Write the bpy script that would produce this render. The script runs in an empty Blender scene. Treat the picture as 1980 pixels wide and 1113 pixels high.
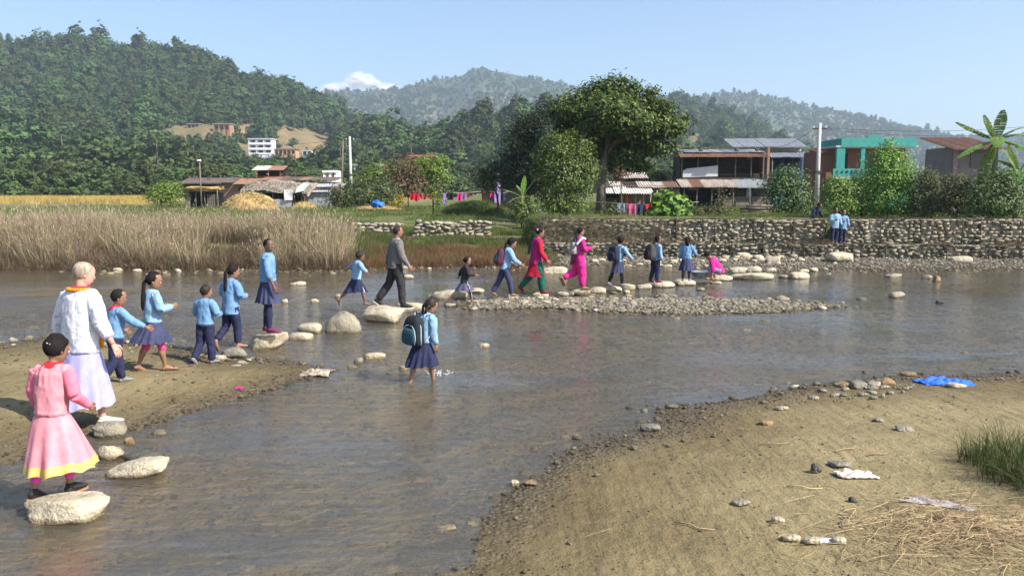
import bpy, bmesh, math, random
import numpy as np
from mathutils import Vector, Matrix, Euler

# ---------------------------------------------------------------- camera, sky, sun, exposure
S = bpy.context.scene
COL = S.collection
R = math.radians
CAM_H, PITCH, FPX, CX, CY = 2.7, R(6.77), 1570.0, 990.0, 556.5
cam_data = bpy.data.cameras.new("camera")
cam = bpy.data.objects.new("camera", cam_data); COL.objects.link(cam)
cam_data.sensor_width = 36.0; cam_data.lens = 36.0 * FPX / 1980.0
cam_data.clip_start = 0.05; cam_data.clip_end = 20000
cam.location = (0, 0, CAM_H); cam.rotation_euler = (R(90) - PITCH, 0, 0)
S.camera = cam
SUN_EL, SUN_AZ = R(43), math.atan2(1.0, -0.55)      # azimuth of the sun, clockwise from +Y
sun_dir = Vector((math.sin(SUN_AZ) * math.cos(SUN_EL), math.cos(SUN_AZ) * math.cos(SUN_EL), math.sin(SUN_EL)))
W = bpy.data.worlds.new("World"); S.world = W; W.use_nodes = True
wn = W.node_tree; wn.nodes.clear()
wo = wn.nodes.new("ShaderNodeOutputWorld"); wb = wn.nodes.new("ShaderNodeBackground")
sky = wn.nodes.new("ShaderNodeTexSky"); sky.sky_type = 'NISHITA'; sky.sun_disc = False
sky.sun_elevation = SUN_EL; sky.sun_rotation = SUN_AZ
sky.air_density = 1.0; sky.dust_density = 2.2; sky.ozone_density = 2.6; sky.altitude = 600
wn.links.new(sky.outputs[0], wb.inputs[0]); wn.links.new(wb.outputs[0], wo.inputs[0])
wb.inputs[1].default_value = 0.108
sl = bpy.data.lights.new("sun", 'SUN'); sl.energy = 5.0; sl.angle = R(0.5); sl.color = (1.0, 0.94, 0.85)
sun = bpy.data.objects.new("sun", sl); COL.objects.link(sun)
sun.rotation_euler = (-sun_dir).to_track_quat('-Z', 'Y').to_euler()
S.view_settings.view_transform = 'Standard'; S.view_settings.look = 'None'
S.view_settings.exposure = 0.98; S.view_settings.gamma = 1.0
S.view_settings.use_curve_mapping = False
S.render.engine = 'CYCLES'
S.cycles.use_denoising = True
S.cycles.max_bounces = 6; S.cycles.diffuse_bounces = 2; S.cycles.glossy_bounces = 2
S.cycles.transmission_bounces = 3; S.cycles.transparent_max_bounces = 14; S.cycles.volume_bounces = 0
S.cycles.use_adaptive_sampling = True; S.cycles.adaptive_threshold = 0.02

rng = np.random.default_rng(7)
random.seed(7)

# ---------------------------------------------------------------- picture <-> place
_ct, _st = math.cos(PITCH), math.sin(PITCH)
def ray(px, py):
    u = (px - CX) / FPX; v = -(py - CY) / FPX
    return (u, v * _st + _ct, v * _ct - _st)
def G(px, py, z=0.0):
    d = ray(px, py); t = (z - CAM_H) / d[2]
    return Vector((d[0] * t, d[1] * t, z))
def PD(px, py, y):
    d = ray(px, py); t = y / d[1]
    return Vector((d[0] * t, y, CAM_H + d[2] * t))
def ZD(py, y): return PD(CX, py, y).z
def XD(px, y, py=430): return PD(px, py, y).x
def ppm(y): return FPX / (y * _ct)           # pixels of the photograph per metre at depth y

# ---------------------------------------------------------------- noise
def _h(ix, iy, iz):
    n = (ix.astype(np.int64) * 374761393 + iy.astype(np.int64) * 668265263 + iz.astype(np.int64) * 2147483647) & 0xffffffff
    n = ((n ^ (n >> 13)) * 1274126177) & 0xffffffff
    n = (n ^ (n >> 16)) & 0xffffffff
    return n / 4294967295.0
def vnoise(x, y, z=0.0):
    x, y, z = np.broadcast_arrays(np.asarray(x, float), np.asarray(y, float), np.asarray(z, float))
    ix, iy, iz = np.floor(x), np.floor(y), np.floor(z)
    fx, fy, fz = x - ix, y - iy, z - iz
    fx, fy, fz = [f * f * (3 - 2 * f) for f in (fx, fy, fz)]
    r = 0
    for a in (0, 1):
        for b in (0, 1):
            for c in (0, 1):
                w = (fx if a else 1 - fx) * (fy if b else 1 - fy) * (fz if c else 1 - fz)
                r = r + w * _h(ix + a, iy + b, iz + c)
    return r * 2 - 1
def fbm(x, y, z=0.0, o=4):
    r, a, s = 0, 1.0, 0.0
    x, y, z = np.asarray(x, float), np.asarray(y, float), np.asarray(z, float)
    for i in range(o):
        r = r + a * vnoise(x + 17.3 * i, y - 9.1 * i, z + 3.7 * i); s += a; a *= 0.5
        x, y, z = x * 2.03, y * 2.03, z * 2.03
    return r / s
def smooth(a, b, x):
    t = np.clip((x - a) / (b - a), 0, 1); return t * t * (3 - 2 * t)

# ---------------------------------------------------------------- materials
def _nt(name):
    m = bpy.data.materials.new(name); m.use_nodes = True
    nt = m.node_tree; nt.nodes.clear()
    return m, nt, nt.nodes, nt.links
def ramp(nt, fac, stops):
    r = nt.nodes.new("ShaderNodeValToRGB"); cr = r.color_ramp
    while len(cr.elements) < len(stops): cr.elements.new(0.5)
    for e, (p, c) in zip(cr.elements, stops):
        e.position = p; e.color = (c[0], c[1], c[2], 1)
    if fac is not None: nt.links.new(fac, r.inputs[0])
    return r.outputs[0]
def noise_node(nt, vec, scale, detail=4, rough=0.55):
    n = nt.nodes.new("ShaderNodeTexNoise"); n.inputs['Scale'].default_value = scale
    n.inputs['Detail'].default_value = detail; n.inputs['Roughness'].default_value = rough
    nt.links.new(vec, n.inputs['Vector']); return n.outputs[0]
def mixc(nt, fac, a, b, mode='MIX'):
    m = nt.nodes.new("ShaderNodeMix"); m.data_type = 'RGBA'; m.blend_type = mode
    for s, v in ((m.inputs[0], fac), (m.inputs[6], a), (m.inputs[7], b)):
        if isinstance(v, (int, float)): s.default_value = v
        elif isinstance(v, tuple): s.default_value = (v[0], v[1], v[2], 1)
        else: nt.links.new(v, s)
    return m.outputs[2]
def mathn(nt, op, a, b=None, clamp=False):
    m = nt.nodes.new("ShaderNodeMath"); m.operation = op; m.use_clamp = clamp
    for s, v in zip(m.inputs, (a, b)):
        if v is None: continue
        if isinstance(v, (int, float)): s.default_value = v
        else: nt.links.new(v, s)
    return m.outputs[0]
def coord(nt, kind='Object', scale=None):
    t = nt.nodes.new("ShaderNodeTexCoord"); o = t.outputs[kind]
    if scale:
        mp = nt.nodes.new("ShaderNodeMapping"); mp.inputs['Scale'].default_value = scale
        nt.links.new(o, mp.inputs[0]); o = mp.outputs[0]
    return o
def worldpos(nt, scale=None):
    g = nt.nodes.new("ShaderNodeNewGeometry"); o = g.outputs['Position']
    if scale:
        mp = nt.nodes.new("ShaderNodeMapping"); mp.inputs['Scale'].default_value = scale
        nt.links.new(o, mp.inputs[0]); o = mp.outputs[0]
    return o
def finish(nt, colour, rough=0.85, bump=None, bstr=0.3, bdist=0.02, metallic=0.0, spec=0.3, trans=None):
    p = nt.nodes.new("ShaderNodeBsdfPrincipled"); o = nt.nodes.new("ShaderNodeOutputMaterial")
    if isinstance(colour, tuple): p.inputs['Base Color'].default_value = (*colour, 1)
    else: nt.links.new(colour, p.inputs['Base Color'])
    if isinstance(rough, (int, float)): p.inputs['Roughness'].default_value = rough
    else: nt.links.new(rough, p.inputs['Roughness'])
    p.inputs['Metallic'].default_value = metallic
    p.inputs['Specular IOR Level'].default_value = spec
    if bump is not None:
        b = nt.nodes.new("ShaderNodeBump"); b.inputs['Strength'].default_value = bstr; b.inputs['Distance'].default_value = bdist
        nt.links.new(bump, b.inputs['Height']); nt.links.new(b.outputs[0], p.inputs['Normal'])
    out = p.outputs[0]
    if trans:
        t = nt.nodes.new("ShaderNodeBsdfTranslucent")
        if isinstance(colour, tuple): t.inputs[0].default_value = (*colour, 1)
        else: nt.links.new(colour, t.inputs[0])
        mx = nt.nodes.new("ShaderNodeMixShader"); mx.inputs[0].default_value = trans
        nt.links.new(out, mx.inputs[1]); nt.links.new(t.outputs[0], mx.inputs[2]); out = mx.outputs[0]
    nt.links.new(out, o.inputs[0])
_mats = {}
def M(name, a, b=None, scale=6.0, rough=0.85, bstr=0.25, bdist=0.01, metallic=0, spec=0.3, stretch=None, detail=5, trans=None, fine=None):
    """plain two-tone weathered material"""
    if name in _mats: return _mats[name]
    m, nt, N, L = _nt(name)
    v = coord(nt, 'Object', stretch)
    n = noise_node(nt, v, scale, detail)
    b = b or tuple(c * 0.7 for c in a)
    col = ramp(nt, n, [(0.32, b), (0.68, a)])
    if fine:
        n2 = noise_node(nt, v, scale * fine, 2)
        col = mixc(nt, 0.5, col, ramp(nt, n2, [(0.3, tuple(c * 0.6 for c in b)), (0.7, tuple(min(1, c * 1.25) for c in a))]))
        n = n2
    finish(nt, col, rough, n, bstr, bdist, metallic, spec, trans)
    _mats[name] = m; return m
def leafmat(name, cols, trans=0.3, rough=0.5, spec=0.35, vr=0.5):
    if name in _mats: return _mats[name]
    m, nt, N, L = _nt(name)
    g = N.new("ShaderNodeNewGeometry")
    col = ramp(nt, g.outputs['Random Per Island'], [(i / max(1, len(cols) - 1), c) for i, c in enumerate(cols)])
    oi = N.new("ShaderNodeObjectInfo")
    hs = N.new("ShaderNodeHueSaturation"); L.new(col, hs.inputs['Color'])
    L.new(mathn(nt, 'ADD', mathn(nt, 'MULTIPLY', oi.outputs['Random'], vr), 1 - vr / 2), hs.inputs['Value'])
    L.new(mathn(nt, 'ADD', mathn(nt, 'MULTIPLY', oi.outputs['Random'], vr * .1), .5 - vr * .06), hs.inputs['Hue'])
    finish(nt, hs.outputs[0], rough, None, spec=spec, trans=trans)
    _mats[name] = m; return m

# ---------------------------------------------------------------- objects
def obj(name, me, mat=None, parent=None, loc=None, rz=None, **pr):
    if isinstance(me, MB): me = me.mesh(name)
    o = bpy.data.objects.new(name, me); COL.objects.link(o)
    if mat is not None and me is not None and not me.materials:
        for q in (mat if isinstance(mat, (list, tuple)) else [mat]): me.materials.append(q)
    if parent is not None: o.parent = parent
    if loc is not None: o.location = loc
    if rz is not None: o.rotation_euler = (0, 0, rz)
    tag(o, **pr); return o
def tag(o, label=None, cat=None, group=None, kind=None):
    if label: o['label'] = label
    if cat: o['category'] = cat
    if group: o['group'] = group
    if kind: o['kind'] = kind
    return o
def empty(name, loc=(0, 0, 0), rz=0, **pr):
    return obj(name, None, loc=loc, rz=rz, **pr)
def copy_tree(o, loc, rz=0, scale=None, label=None, parent=None):
    c = o.copy(); COL.objects.link(c)
    if parent is None:
        c.location = loc; c.rotation_euler = (0, 0, rz)
        if scale: c.scale = (scale,) * 3 if isinstance(scale, (int, float)) else scale
    else: c.parent = parent
    if label: c['label'] = label
    for ch in list(o.children): copy_tree(ch, None, parent=c)
    return c

class MB:
    """mesh builder"""
    def __init__(s): s.v, s.f, s.mi, s.n, s.sm = [], [], [], 0, []
    def add(s, V, F, mi=0, sm=False):
        V = np.asarray(V, float).reshape(-1, 3)
        s.v.append(V)
        for f in F: s.f.append([i + s.n for i in f]); s.mi.append(mi); s.sm.append(sm)
        s.n += len(V); return s
    def box(s, c, d, rz=0.0, mi=0, rot=None):
        x, y, z = [q / 2 for q in d]
        V = np.array([[-x, -y, -z], [x, -y, -z], [x, y, -z], [-x, y, -z], [-x, -y, z], [x, -y, z], [x, y, z], [-x, y, z]])
        if rot is not None: V = V @ np.array(rot.to_3x3()).T
        if rz: cz, sz = math.cos(rz), math.sin(rz); V = V @ np.array([[cz, sz, 0], [-sz, cz, 0], [0, 0, 1]])
        return s.add(V + np.array(c), [(0, 3, 2, 1), (4, 5, 6, 7), (0, 1, 5, 4), (1, 2, 6, 5), (2, 3, 7, 6), (3, 0, 4, 7)], mi)
    def rings(s, RR, mi=0, cap=True, sm=True, close=False):
        n = len(RR[0]); V = np.concatenate(RR); F = []
        m = len(RR)
        for i in range(m - 1 + (1 if close else 0)):
            for j in range(n):
                a, b = i * n + j, i * n + (j + 1) % n
                c, d = ((i + 1) % m) * n + (j + 1) % n, ((i + 1) % m) * n + j
                F.append((a, b, c, d))
        if cap and not close:
            F.append(tuple(range(n))[::-1]); F.append(tuple((m - 1) * n + j for j in range(n)))
        return s.add(V, F, mi, sm)
    def tube(s, pts, rad, n=8, mi=0, cap=True, flat=None, up=None, sm=True):
        """flat: ratio of second axis; up: hint for the first axis"""
        pts = [np.array(p, float) for p in pts]
        if isinstance(rad, (int, float)): rad = [rad] * len(pts)
        RR = []; U = None
        for i, p in enumerate(pts):
            t = (pts[min(i + 1, len(pts) - 1)] - pts[max(i - 1, 0)]); t = t / (np.linalg.norm(t) + 1e-9)
            if up is not None: U = np.array(up, float)
            elif U is None: U = np.array([0, 0, 1.0]) if abs(t[2]) < 0.9 else np.array([1.0, 0, 0])
            U = U - t * U.dot(t); U = U / (np.linalg.norm(U) + 1e-9); Vv = np.cross(t, U)
            a = np.arange(n) * 2 * math.pi / n
            r = rad[i]; r1, r2 = (r if isinstance(r, tuple) else (r, r * (flat or 1)))
            RR.append(p + np.outer(np.cos(a), U) * r1 + np.outer(np.sin(a), Vv) * r2)
        return s.rings(RR, mi, cap, sm)
    def lathe(s, c, prof, n=20, mi=0, cap=False, sx=1, sy=1):
        a = np.arange(n) * 2 * math.pi / n
        return s.rings([np.stack([c[0] + sx * r * np.cos(a), c[1] + sy * r * np.sin(a), np.full(n, c[2] + z)], 1) for r, z in prof], mi, cap)
    def ell(s, c, r, n=10, m=7, mi=0, rot=None):
        RR = []
        for i in range(m + 1):
            ph = -math.pi / 2 + math.pi * (i + 0.0) / m
            ph = max(-1.45, min(1.45, ph)); a = np.arange(n) * 2 * math.pi / n
            q = np.stack([np.cos(a) * math.cos(ph) * r[0], np.sin(a) * math.cos(ph) * r[1], np.full(n, math.sin(ph) * r[2])], 1)
            if rot is not None: q = q @ np.array(rot).T
            RR.append(q + np.array(c, float))
        return s.rings(RR, mi)
    def quad(s, a, b, c, d, mi=0): return s.add([a, b, c, d], [(0, 1, 2, 3)], mi)
    def mesh(s, name):
        me = bpy.data.meshes.new(name)
        V = np.concatenate(s.v) if s.v else np.zeros((0, 3))
        me.from_pydata(V.tolist(), [], s.f)
        me.polygons.foreach_set("material_index", s.mi); me.polygons.foreach_set("use_smooth", s.sm)
        me.update(); return me
def quads_mesh(name, V, smooth_=False):
    """V: (n,4,3) loose quads, fast"""
    n = len(V); me = bpy.data.meshes.new(name)
    me.vertices.add(n * 4); me.vertices.foreach_set("co", V.reshape(-1))
    me.loops.add(n * 4); me.loops.foreach_set("vertex_index", np.arange(n * 4, dtype=np.int32))
    me.polygons.add(n); me.polygons.foreach_set("loop_start", np.arange(n, dtype=np.int32) * 4)
    me.polygons.foreach_set("loop_total", np.full(n, 4, np.int32))
    me.update(calc_edges=True); return me
def grid_mesh(name, X, Y, Z, sm=True):
    ny, nx = X.shape; me = bpy.data.meshes.new(name)
    me.vertices.add(nx * ny); me.vertices.foreach_set("co", np.stack([X, Y, Z], -1).reshape(-1))
    i = np.arange(ny - 1)[:, None] * nx + np.arange(nx - 1)[None, :]
    q = np.stack([i, i + 1, i + 1 + nx, i + nx], -1).reshape(-1).astype(np.int32)
    n = len(q) // 4
    me.loops.add(n * 4); me.loops.foreach_set("vertex_index", q)
    me.polygons.add(n); me.polygons.foreach_set("loop_start", np.arange(n, dtype=np.int32) * 4)
    me.polygons.foreach_set("loop_total", np.full(n, 4, np.int32))
    me.update(calc_edges=True)
    me.polygons.foreach_set("use_smooth", np.full(n, sm)); return me
def attr(me, name, vals):
    a = me.attributes.new(name, 'FLOAT', 'POINT'); a.data.foreach_set("value", np.asarray(vals, np.float32).reshape(-1))

def scatter(name, protos, P, rot, scl, idx=None, label=None, **pr):
    """ONE stuff object: the meshes in protos instanced on points"""
    P = np.asarray(P, float); n = len(P)
    me = bpy.data.meshes.new(name); me.vertices.add(n); me.vertices.foreach_set("co", P.reshape(-1))
    a = me.attributes.new("rot", 'FLOAT_VECTOR', 'POINT'); a.data.foreach_set("vector", np.asarray(rot, np.float32).reshape(-1))
    scl = np.asarray(scl, np.float32)
    if scl.ndim == 1: scl = np.repeat(scl[:, None], 3, 1)
    a = me.attributes.new("scl", 'FLOAT_VECTOR', 'POINT'); a.data.foreach_set("vector", np.ascontiguousarray(scl).reshape(-1))
    if idx is None: idx = rng.integers(0, len(protos), n)
    a = me.attributes.new("idx", 'INT', 'POINT'); a.data.foreach_set("value", np.asarray(idx, np.int32))
    c = bpy.data.collections.new(name + "_kinds")
    for i, pm in enumerate(protos):
        o = bpy.data.objects.new("%s_kind_%02d" % (name, i), pm); c.objects.link(o)
    ng = bpy.data.node_groups.new(name + "_nodes", 'GeometryNodeTree')
    ng.interface.new_socket("Geometry", in_out='INPUT', socket_type='NodeSocketGeometry')
    ng.interface.new_socket("Geometry", in_out='OUTPUT', socket_type='NodeSocketGeometry')
    N, L = ng.nodes, ng.links
    gi = N.new("NodeGroupInput"); go = N.new("NodeGroupOutput")
    ip = N.new("GeometryNodeInstanceOnPoints"); ci = N.new("GeometryNodeCollectionInfo")
    ci.inputs['Collection'].default_value = c; ci.inputs['Separate Children'].default_value = True; ci.inputs['Reset Children'].default_value = True
    def na(nm, t):
        k = N.new("GeometryNodeInputNamedAttribute"); k.data_type = t; k.inputs['Name'].default_value = nm
        return k.outputs[0]
    m2p = N.new("GeometryNodeMeshToPoints"); L.new(gi.outputs[0], m2p.inputs[0]); L.new(m2p.outputs[0], ip.inputs['Points'])
    L.new(ci.outputs[0], ip.inputs['Instance']); ip.inputs['Pick Instance'].default_value = True
    L.new(na("idx", 'INT'), ip.inputs['Instance Index'])
    e2r = N.new("FunctionNodeEulerToRotation"); L.new(na("rot", 'FLOAT_VECTOR'), e2r.inputs[0]); L.new(e2r.outputs[0], ip.inputs['Rotation'])
    L.new(na("scl", 'FLOAT_VECTOR'), ip.inputs['Scale']); L.new(ip.outputs[0], go.inputs[0])
    o = obj(name, me, label=label, kind='stuff', **pr)
    md = o.modifiers.new("instances", 'NODES'); md.node_group = ng
    return o
# ---------------------------------------------------------------- the lie of the land
def poly(pts, z=0.0): return np.array([[G(a, b, z).x, G(a, b, z).y] for a, b in pts])
NEAR = np.concatenate([poly([(880, 1085), (905, 1050), (945, 985), (985, 935), (1060, 885), (1200, 845), (1330, 795), (1430, 772), (1500, 757), (1580, 745), (1640, 737), (1700, 727), (1780, 722), (1872, 724), (2000, 716)]),
                       np.array([[20, 12.5], [60, 14], [60, -20], [-30, -20], [-30, 1.5], [-6, 3.2], [-2.0, 4.2]])])
BAR_L = np.concatenate([poly([(655, 714), (625, 722), (560, 742), (480, 771), (400, 792), (330, 816), (285, 832), (190, 846), (105, 872), (0, 905)]), np.array([[-12, 7.2], [-20, 9], [-20, 13.6]]),
                        poly([(0, 668), (105, 650), (180, 655), (300, 664), (380, 684), (440, 694), (520, 694), (600, 706)])])
BAR_M = poly([(880, 590), (930, 580), (1050, 577), (1160, 579), (1260, 578), (1380, 579), (1480, 584), (1560, 588), (1620, 593), (1560, 600), (1440, 606), (1300, 608), (1180, 604), (1060, 597), (960, 597), (900, 599)])
FAR = np.concatenate([np.array([[-300, 31]]), poly([(-300, 517), (105, 521), (300, 523), (500, 523), (680, 523), (780, 517), (900, 516), (1000, 518), (1060, 513), (1150, 513), (1300, 516), (1420, 523), (1500, 527), (1580, 522), (1700, 521), (1872, 522), (2100, 522)]),
                      np.array([[300, 27], [300, 900], [-300, 900]])])
def sd_poly(x, y, P):
    x = np.asarray(x, float); y = np.asarray(y, float)
    d2 = np.full(x.shape, 1e18); inside = np.zeros(x.shape, bool)
    for i in range(len(P)):
        ax, ay = P[i]; bx, by = P[(i + 1) % len(P)]
        ex, ey = bx - ax, by - ay
        t = np.clip(((x - ax) * ex + (y - ay) * ey) / (ex * ex + ey * ey + 1e-12), 0, 1)
        d2 = np.minimum(d2, (x - ax - t * ex) ** 2 + (y - ay - t * ey) ** 2)
        c = ((ay > y) != (by > y)) & (x < (bx - ax) * (y - ay) / (by - ay + 1e-12) + ax)
        inside ^= c
    return np.where(inside, 1, -1) * np.sqrt(d2)
# front face of the gabion walls (x, y), upper tier and lower tier
def wall_y(x): return 33.3 - 0.10 * (np.asarray(x, float) - 1.0)      # upper tier front
def low_y(x): return wall_y(x) - 0.75                                 # lower tier front
def zt(x, y, full=False):
    x = np.asarray(x, float); y = np.asarray(y, float)
    wob = 0.25 * fbm(x * 0.9, y * 0.9, 3.1, 3)
    sN = sd_poly(x, y, NEAR) + wob; sL = sd_poly(x, y, BAR_L) + wob * 0.8; sM = sd_poly(x, y, BAR_M) + wob * 0.7; sF = sd_poly(x, y, FAR) + wob * 0.5
    s = np.maximum(np.maximum(sN, sL), np.maximum(sM, sF))
    bump = 0.018 * fbm(x * 2.2, y * 2.2, 0.5, 4) + 0.05 * fbm(x * 0.45, y * 0.45, 7.7, 2)
    bed = -np.minimum(0.24, 0.016 + 0.055 * np.maximum(-s, 0)) + bump * 0.8
    zN = 0.055 * np.maximum(sN, 0) + 0.9 * smooth(9.0, 13.0, np.maximum(sN, 0)) * 0 + bump * smooth(0, 0.8, sN)
    zN = np.minimum(zN, 0.5)
    zN = zN + 0.75 * smooth(3.5, 0.5, y) * (sN > 0)
    zL = np.minimum(0.10, 0.06 * np.maximum(sL, 0)) + bump * 0.6 * smooth(0, 0.8, sL)
    zM = np.minimum(0.075, 0.10 * np.maximum(sM, 0)) + bump * 0.4 * smooth(0, 0.5, sM)
    q = np.maximum(sF, 0)
    left = 0.75 * smooth(0.0, 2.6, q) + 0.5 * smooth(2.5, 9.0, q)
    mid = 0.06 * np.minimum(q, 4.0) + 0.50 * smooth(2.2, 6.5, q) + 0.50 * smooth(7, 12, q)
    wy = wall_y(x)
    right = np.where(y > wy + 0.35, 1.48, np.minimum(0.14, 0.05 * q))
    zF = left + (mid - left) * smooth(-8.0, -5.0, x)
    k = smooth(0.6, 1.3, x)
    zF = np.where(x > 1.0, right, zF * (1 - k) + right * k) 
    zF = zF + bump * 0.8 * smooth(0.2, 1.0, q) + 0.12 * fbm(x * 0.12, y * 0.12, 2.2, 2) * smooth(10, 20, q)
    zF = zF + 0.0025 * np.maximum(y - 60, 0)
    z = np.where(s <= 0, bed, 0)
    z = np.where((s > 0) & (sN >= s), zN, z); z = np.where((s > 0) & (sL >= s), zL, z)
    z = np.where((s > 0) & (sM >= s), zM, z); z = np.where((s > 0) & (sF >= s), zF, z)
    if full: return z, sN, sL, sM, sF
    return z
def Z(x, y): return float(zt(np.array([x]), np.array([y]))[0])
def GT(px, py, dz=0.0):
    """the place on the ground seen at a pixel"""
    z = 0.0
    for _ in range(8):
        p = G(px, py, z + dz); z = max(z * 0.4 + 0.6 * Z(p.x, p.y), -0.3)
    p = G(px, py, z + dz); return Vector((p.x, p.y, Z(p.x, p.y)))
def spread(a, b, fine_a, fine_b, step, grow):
    v = list(np.arange(fine_a, fine_b + 1e-6, step)); s = step; u = v[-1]
    while u < b: s *= grow; u += s; v.append(u)
    s = step; u = v[0]; lo = []
    while u > a: s *= grow; u -= s; lo.append(u)
    return np.array(lo[::-1] + v)
gx = spread(-3200, 3200, -14, 24, 0.125, 1.13); gy = spread(-60, 3500, 3.0, 37, 0.125, 1.12)
X, Y = np.meshgrid(gx, gy); Zg, sN, sL, sM, sF = zt(X, Y, True)
gm = grid_mesh("ground", X, Y, Zg)
attr(gm, "gravel", np.clip(smooth(.8, 0.0, sN) * (sN > -0.5) * smooth(4.5, 7.0, Y) + smooth(0.0, 0.4, sM) + (sF > 0) * (X > 0.5) * (Y < wall_y(X)) * 1.0 + 0.7 * (sL > -0.3) * smooth(1.0, 0.1, sL), 0, 1))
attr(gm, "grass", (sF > 0.4) * np.clip(smooth(0.4, 2.0, sF) * (1 - (X > 1.0) * (Y < wall_y(X))), 0, 1))
attr(gm, "field", smooth(70, 110, Y) * smooth(-8, -20, X) * (sF > 0))
m, nt, N, L = _nt("river ground")
pos = worldpos(nt)
def at(nm):
    a = nt.nodes.new("ShaderNodeAttribute"); a.attribute_name = nm; return a.outputs['Fac']
n1 = noise_node(nt, pos, 0.8, 6, 0.6); n2 = noise_node(nt, pos, 9, 6, 0.65); n3 = noise_node(nt, pos, 70, 3, 0.6)
n0 = noise_node(nt, pos, 0.33, 5, 0.55); sand = ramp(nt, n1, [(0.3, (0.17, 0.132, 0.058)), (0.5, (0.232, 0.184, 0.084)), (0.72, (0.30, 0.240, 0.116))])
sand = mixc(nt, ramp(nt, n0, [(0.44, (1, 1, 1)), (0.56, (0, 0, 0))]), sand, mixc(nt, 1.0, sand, (0.74, 0.70, 0.62), 'MULTIPLY'))
trk = N.new('ShaderNodeTexNoise'); trk.inputs['Scale'].default_value = 3.0; trk.inputs['Detail'].default_value = 4
tmp_ = N.new('ShaderNodeMapping'); tmp_.inputs['Rotation'].default_value = (0, 0, 0.55); tmp_.inputs['Scale'].default_value = (2.4, .22, 1); L.new(pos, tmp_.inputs[0]); L.new(tmp_.outputs[0], trk.inputs['Vector'])
sand = mixc(nt, 0.5, sand, mixc(nt, 1.0, sand, ramp(nt, trk.outputs[0], [(0.38, (0.80, 0.79, 0.77)), (0.6, (1.08, 1.08, 1.06))]), 'MULTIPLY'))
sand = mixc(nt, 0.55, sand, ramp(nt, n2, [(0.3, (0.14, 0.112, 0.055)), (0.6, (0.24, 0.19, 0.092)), (0.8, (0.32, 0.26, 0.135))]))
sand = mixc(nt, 0.35, sand, ramp(nt, n3, [(0.38, (0.10, 0.082, 0.045)), (0.62, (0.35, 0.29, 0.165))]))
vor = N.new("ShaderNodeTexVoronoi"); vor.inputs['Scale'].default_value = 24; L.new(pos, vor.inputs['Vector'])
grv = ramp(nt, vor.outputs['Color'], [(0.15, (0.09, 0.085, 0.075)), (0.5, (0.2, 0.18, 0.15)), (0.85, (0.36, 0.34, 0.3))])
grv = mixc(nt, mathn(nt, 'MULTIPLY', vor.outputs['Distance'], 1.2, True), grv, (0.05, 0.045, 0.035), 'MIX')
c = mixc(nt, mathn(nt, 'MULTIPLY', at("gravel"), mathn(nt, 'ADD', n2, 0.25), True), sand, grv)
grs = ramp(nt, noise_node(nt, pos, 1.7, 6, 0.7), [(0.3, (0.06, 0.075, 0.02)), (0.55, (0.11, 0.115, 0.04)), (0.75, (0.20, 0.165, 0.085))])
c = mixc(nt, at("grass"), c, grs)
c = mixc(nt, at("field"), c, ramp(nt, noise_node(nt, pos, 0.15, 4), [(0.3, (0.26, 0.2, 0.075)), (0.7, (0.34, 0.26, 0.1))]))
sep = N.new("ShaderNodeSeparateXYZ"); L.new(pos, sep.inputs[0])
wet = N.new("ShaderNodeMapRange"); wet.inputs[1].default_value = 0.045; wet.inputs[2].default_value = 0.0
L.new(mathn(nt, 'ADD', sep.outputs['Z'], mathn(nt, 'MULTIPLY', n1, 0.02)), wet.inputs[0])
c = mixc(nt, wet.outputs[0], c, mixc(nt, 1.0, c, (0.97, 0.90, 0.77), 'MULTIPLY'))
dmp = N.new('ShaderNodeMapRange'); dmp.inputs[1].default_value = 0.15; dmp.inputs[2].default_value = 0.05; L.new(mathn(nt, 'ADD', sep.outputs['Z'], mathn(nt, 'MULTIPLY', mathn(nt, 'SUBTRACT', n0, 0.42), 0.22)), dmp.inputs[0])
dm2 = N.new('ShaderNodeMapRange'); dm2.inputs[1].default_value = -0.03; dm2.inputs[2].default_value = 0.004; L.new(sep.outputs['Z'], dm2.inputs[0])
c = mixc(nt, mathn(nt, 'MULTIPLY', mathn(nt, 'MULTIPLY', dmp.outputs[0], dm2.outputs[0]), mathn(nt, 'SUBTRACT', 1.0, at('grass'), True)), c, mixc(nt, 1.0, c, (0.62, 0.585, 0.54), 'MULTIPLY'))
n4 = noise_node(nt, pos, 2.6, 7, .7); c = mixc(nt, 0.45, c, mixc(nt, 1.0, c, ramp(nt, n4, [(0.36, (0.70, 0.69, 0.67)), (0.5, (1.02, 1.02, 1.02)), (0.66, (1.16, 1.15, 1.12))]), 'MULTIPLY'))
hgt = mathn(nt, 'ADD', mathn(nt, 'ADD', mathn(nt, 'MULTIPLY', n2, 0.9), mathn(nt, 'MULTIPLY', mathn(nt, 'ADD', trk.outputs[0], noise_node(nt, pos, 4.5, 3, .5)), 1.3)), mathn(nt, 'ADD', mathn(nt, 'MULTIPLY', n3, 0.35), mathn(nt, 'MULTIPLY', mathn(nt, 'MULTIPLY', vor.outputs['Distance'], at("gravel")), -1.0)))
rgh = mathn(nt, 'SUBTRACT', 0.95, mathn(nt, 'MULTIPLY', wet.outputs[0], 0.35))
finish(nt, c, rgh, hgt, 0.9, 0.03)
obj("ground", gm, m, kind='structure', label="sandy river banks, gravel bed and far fields")

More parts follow.
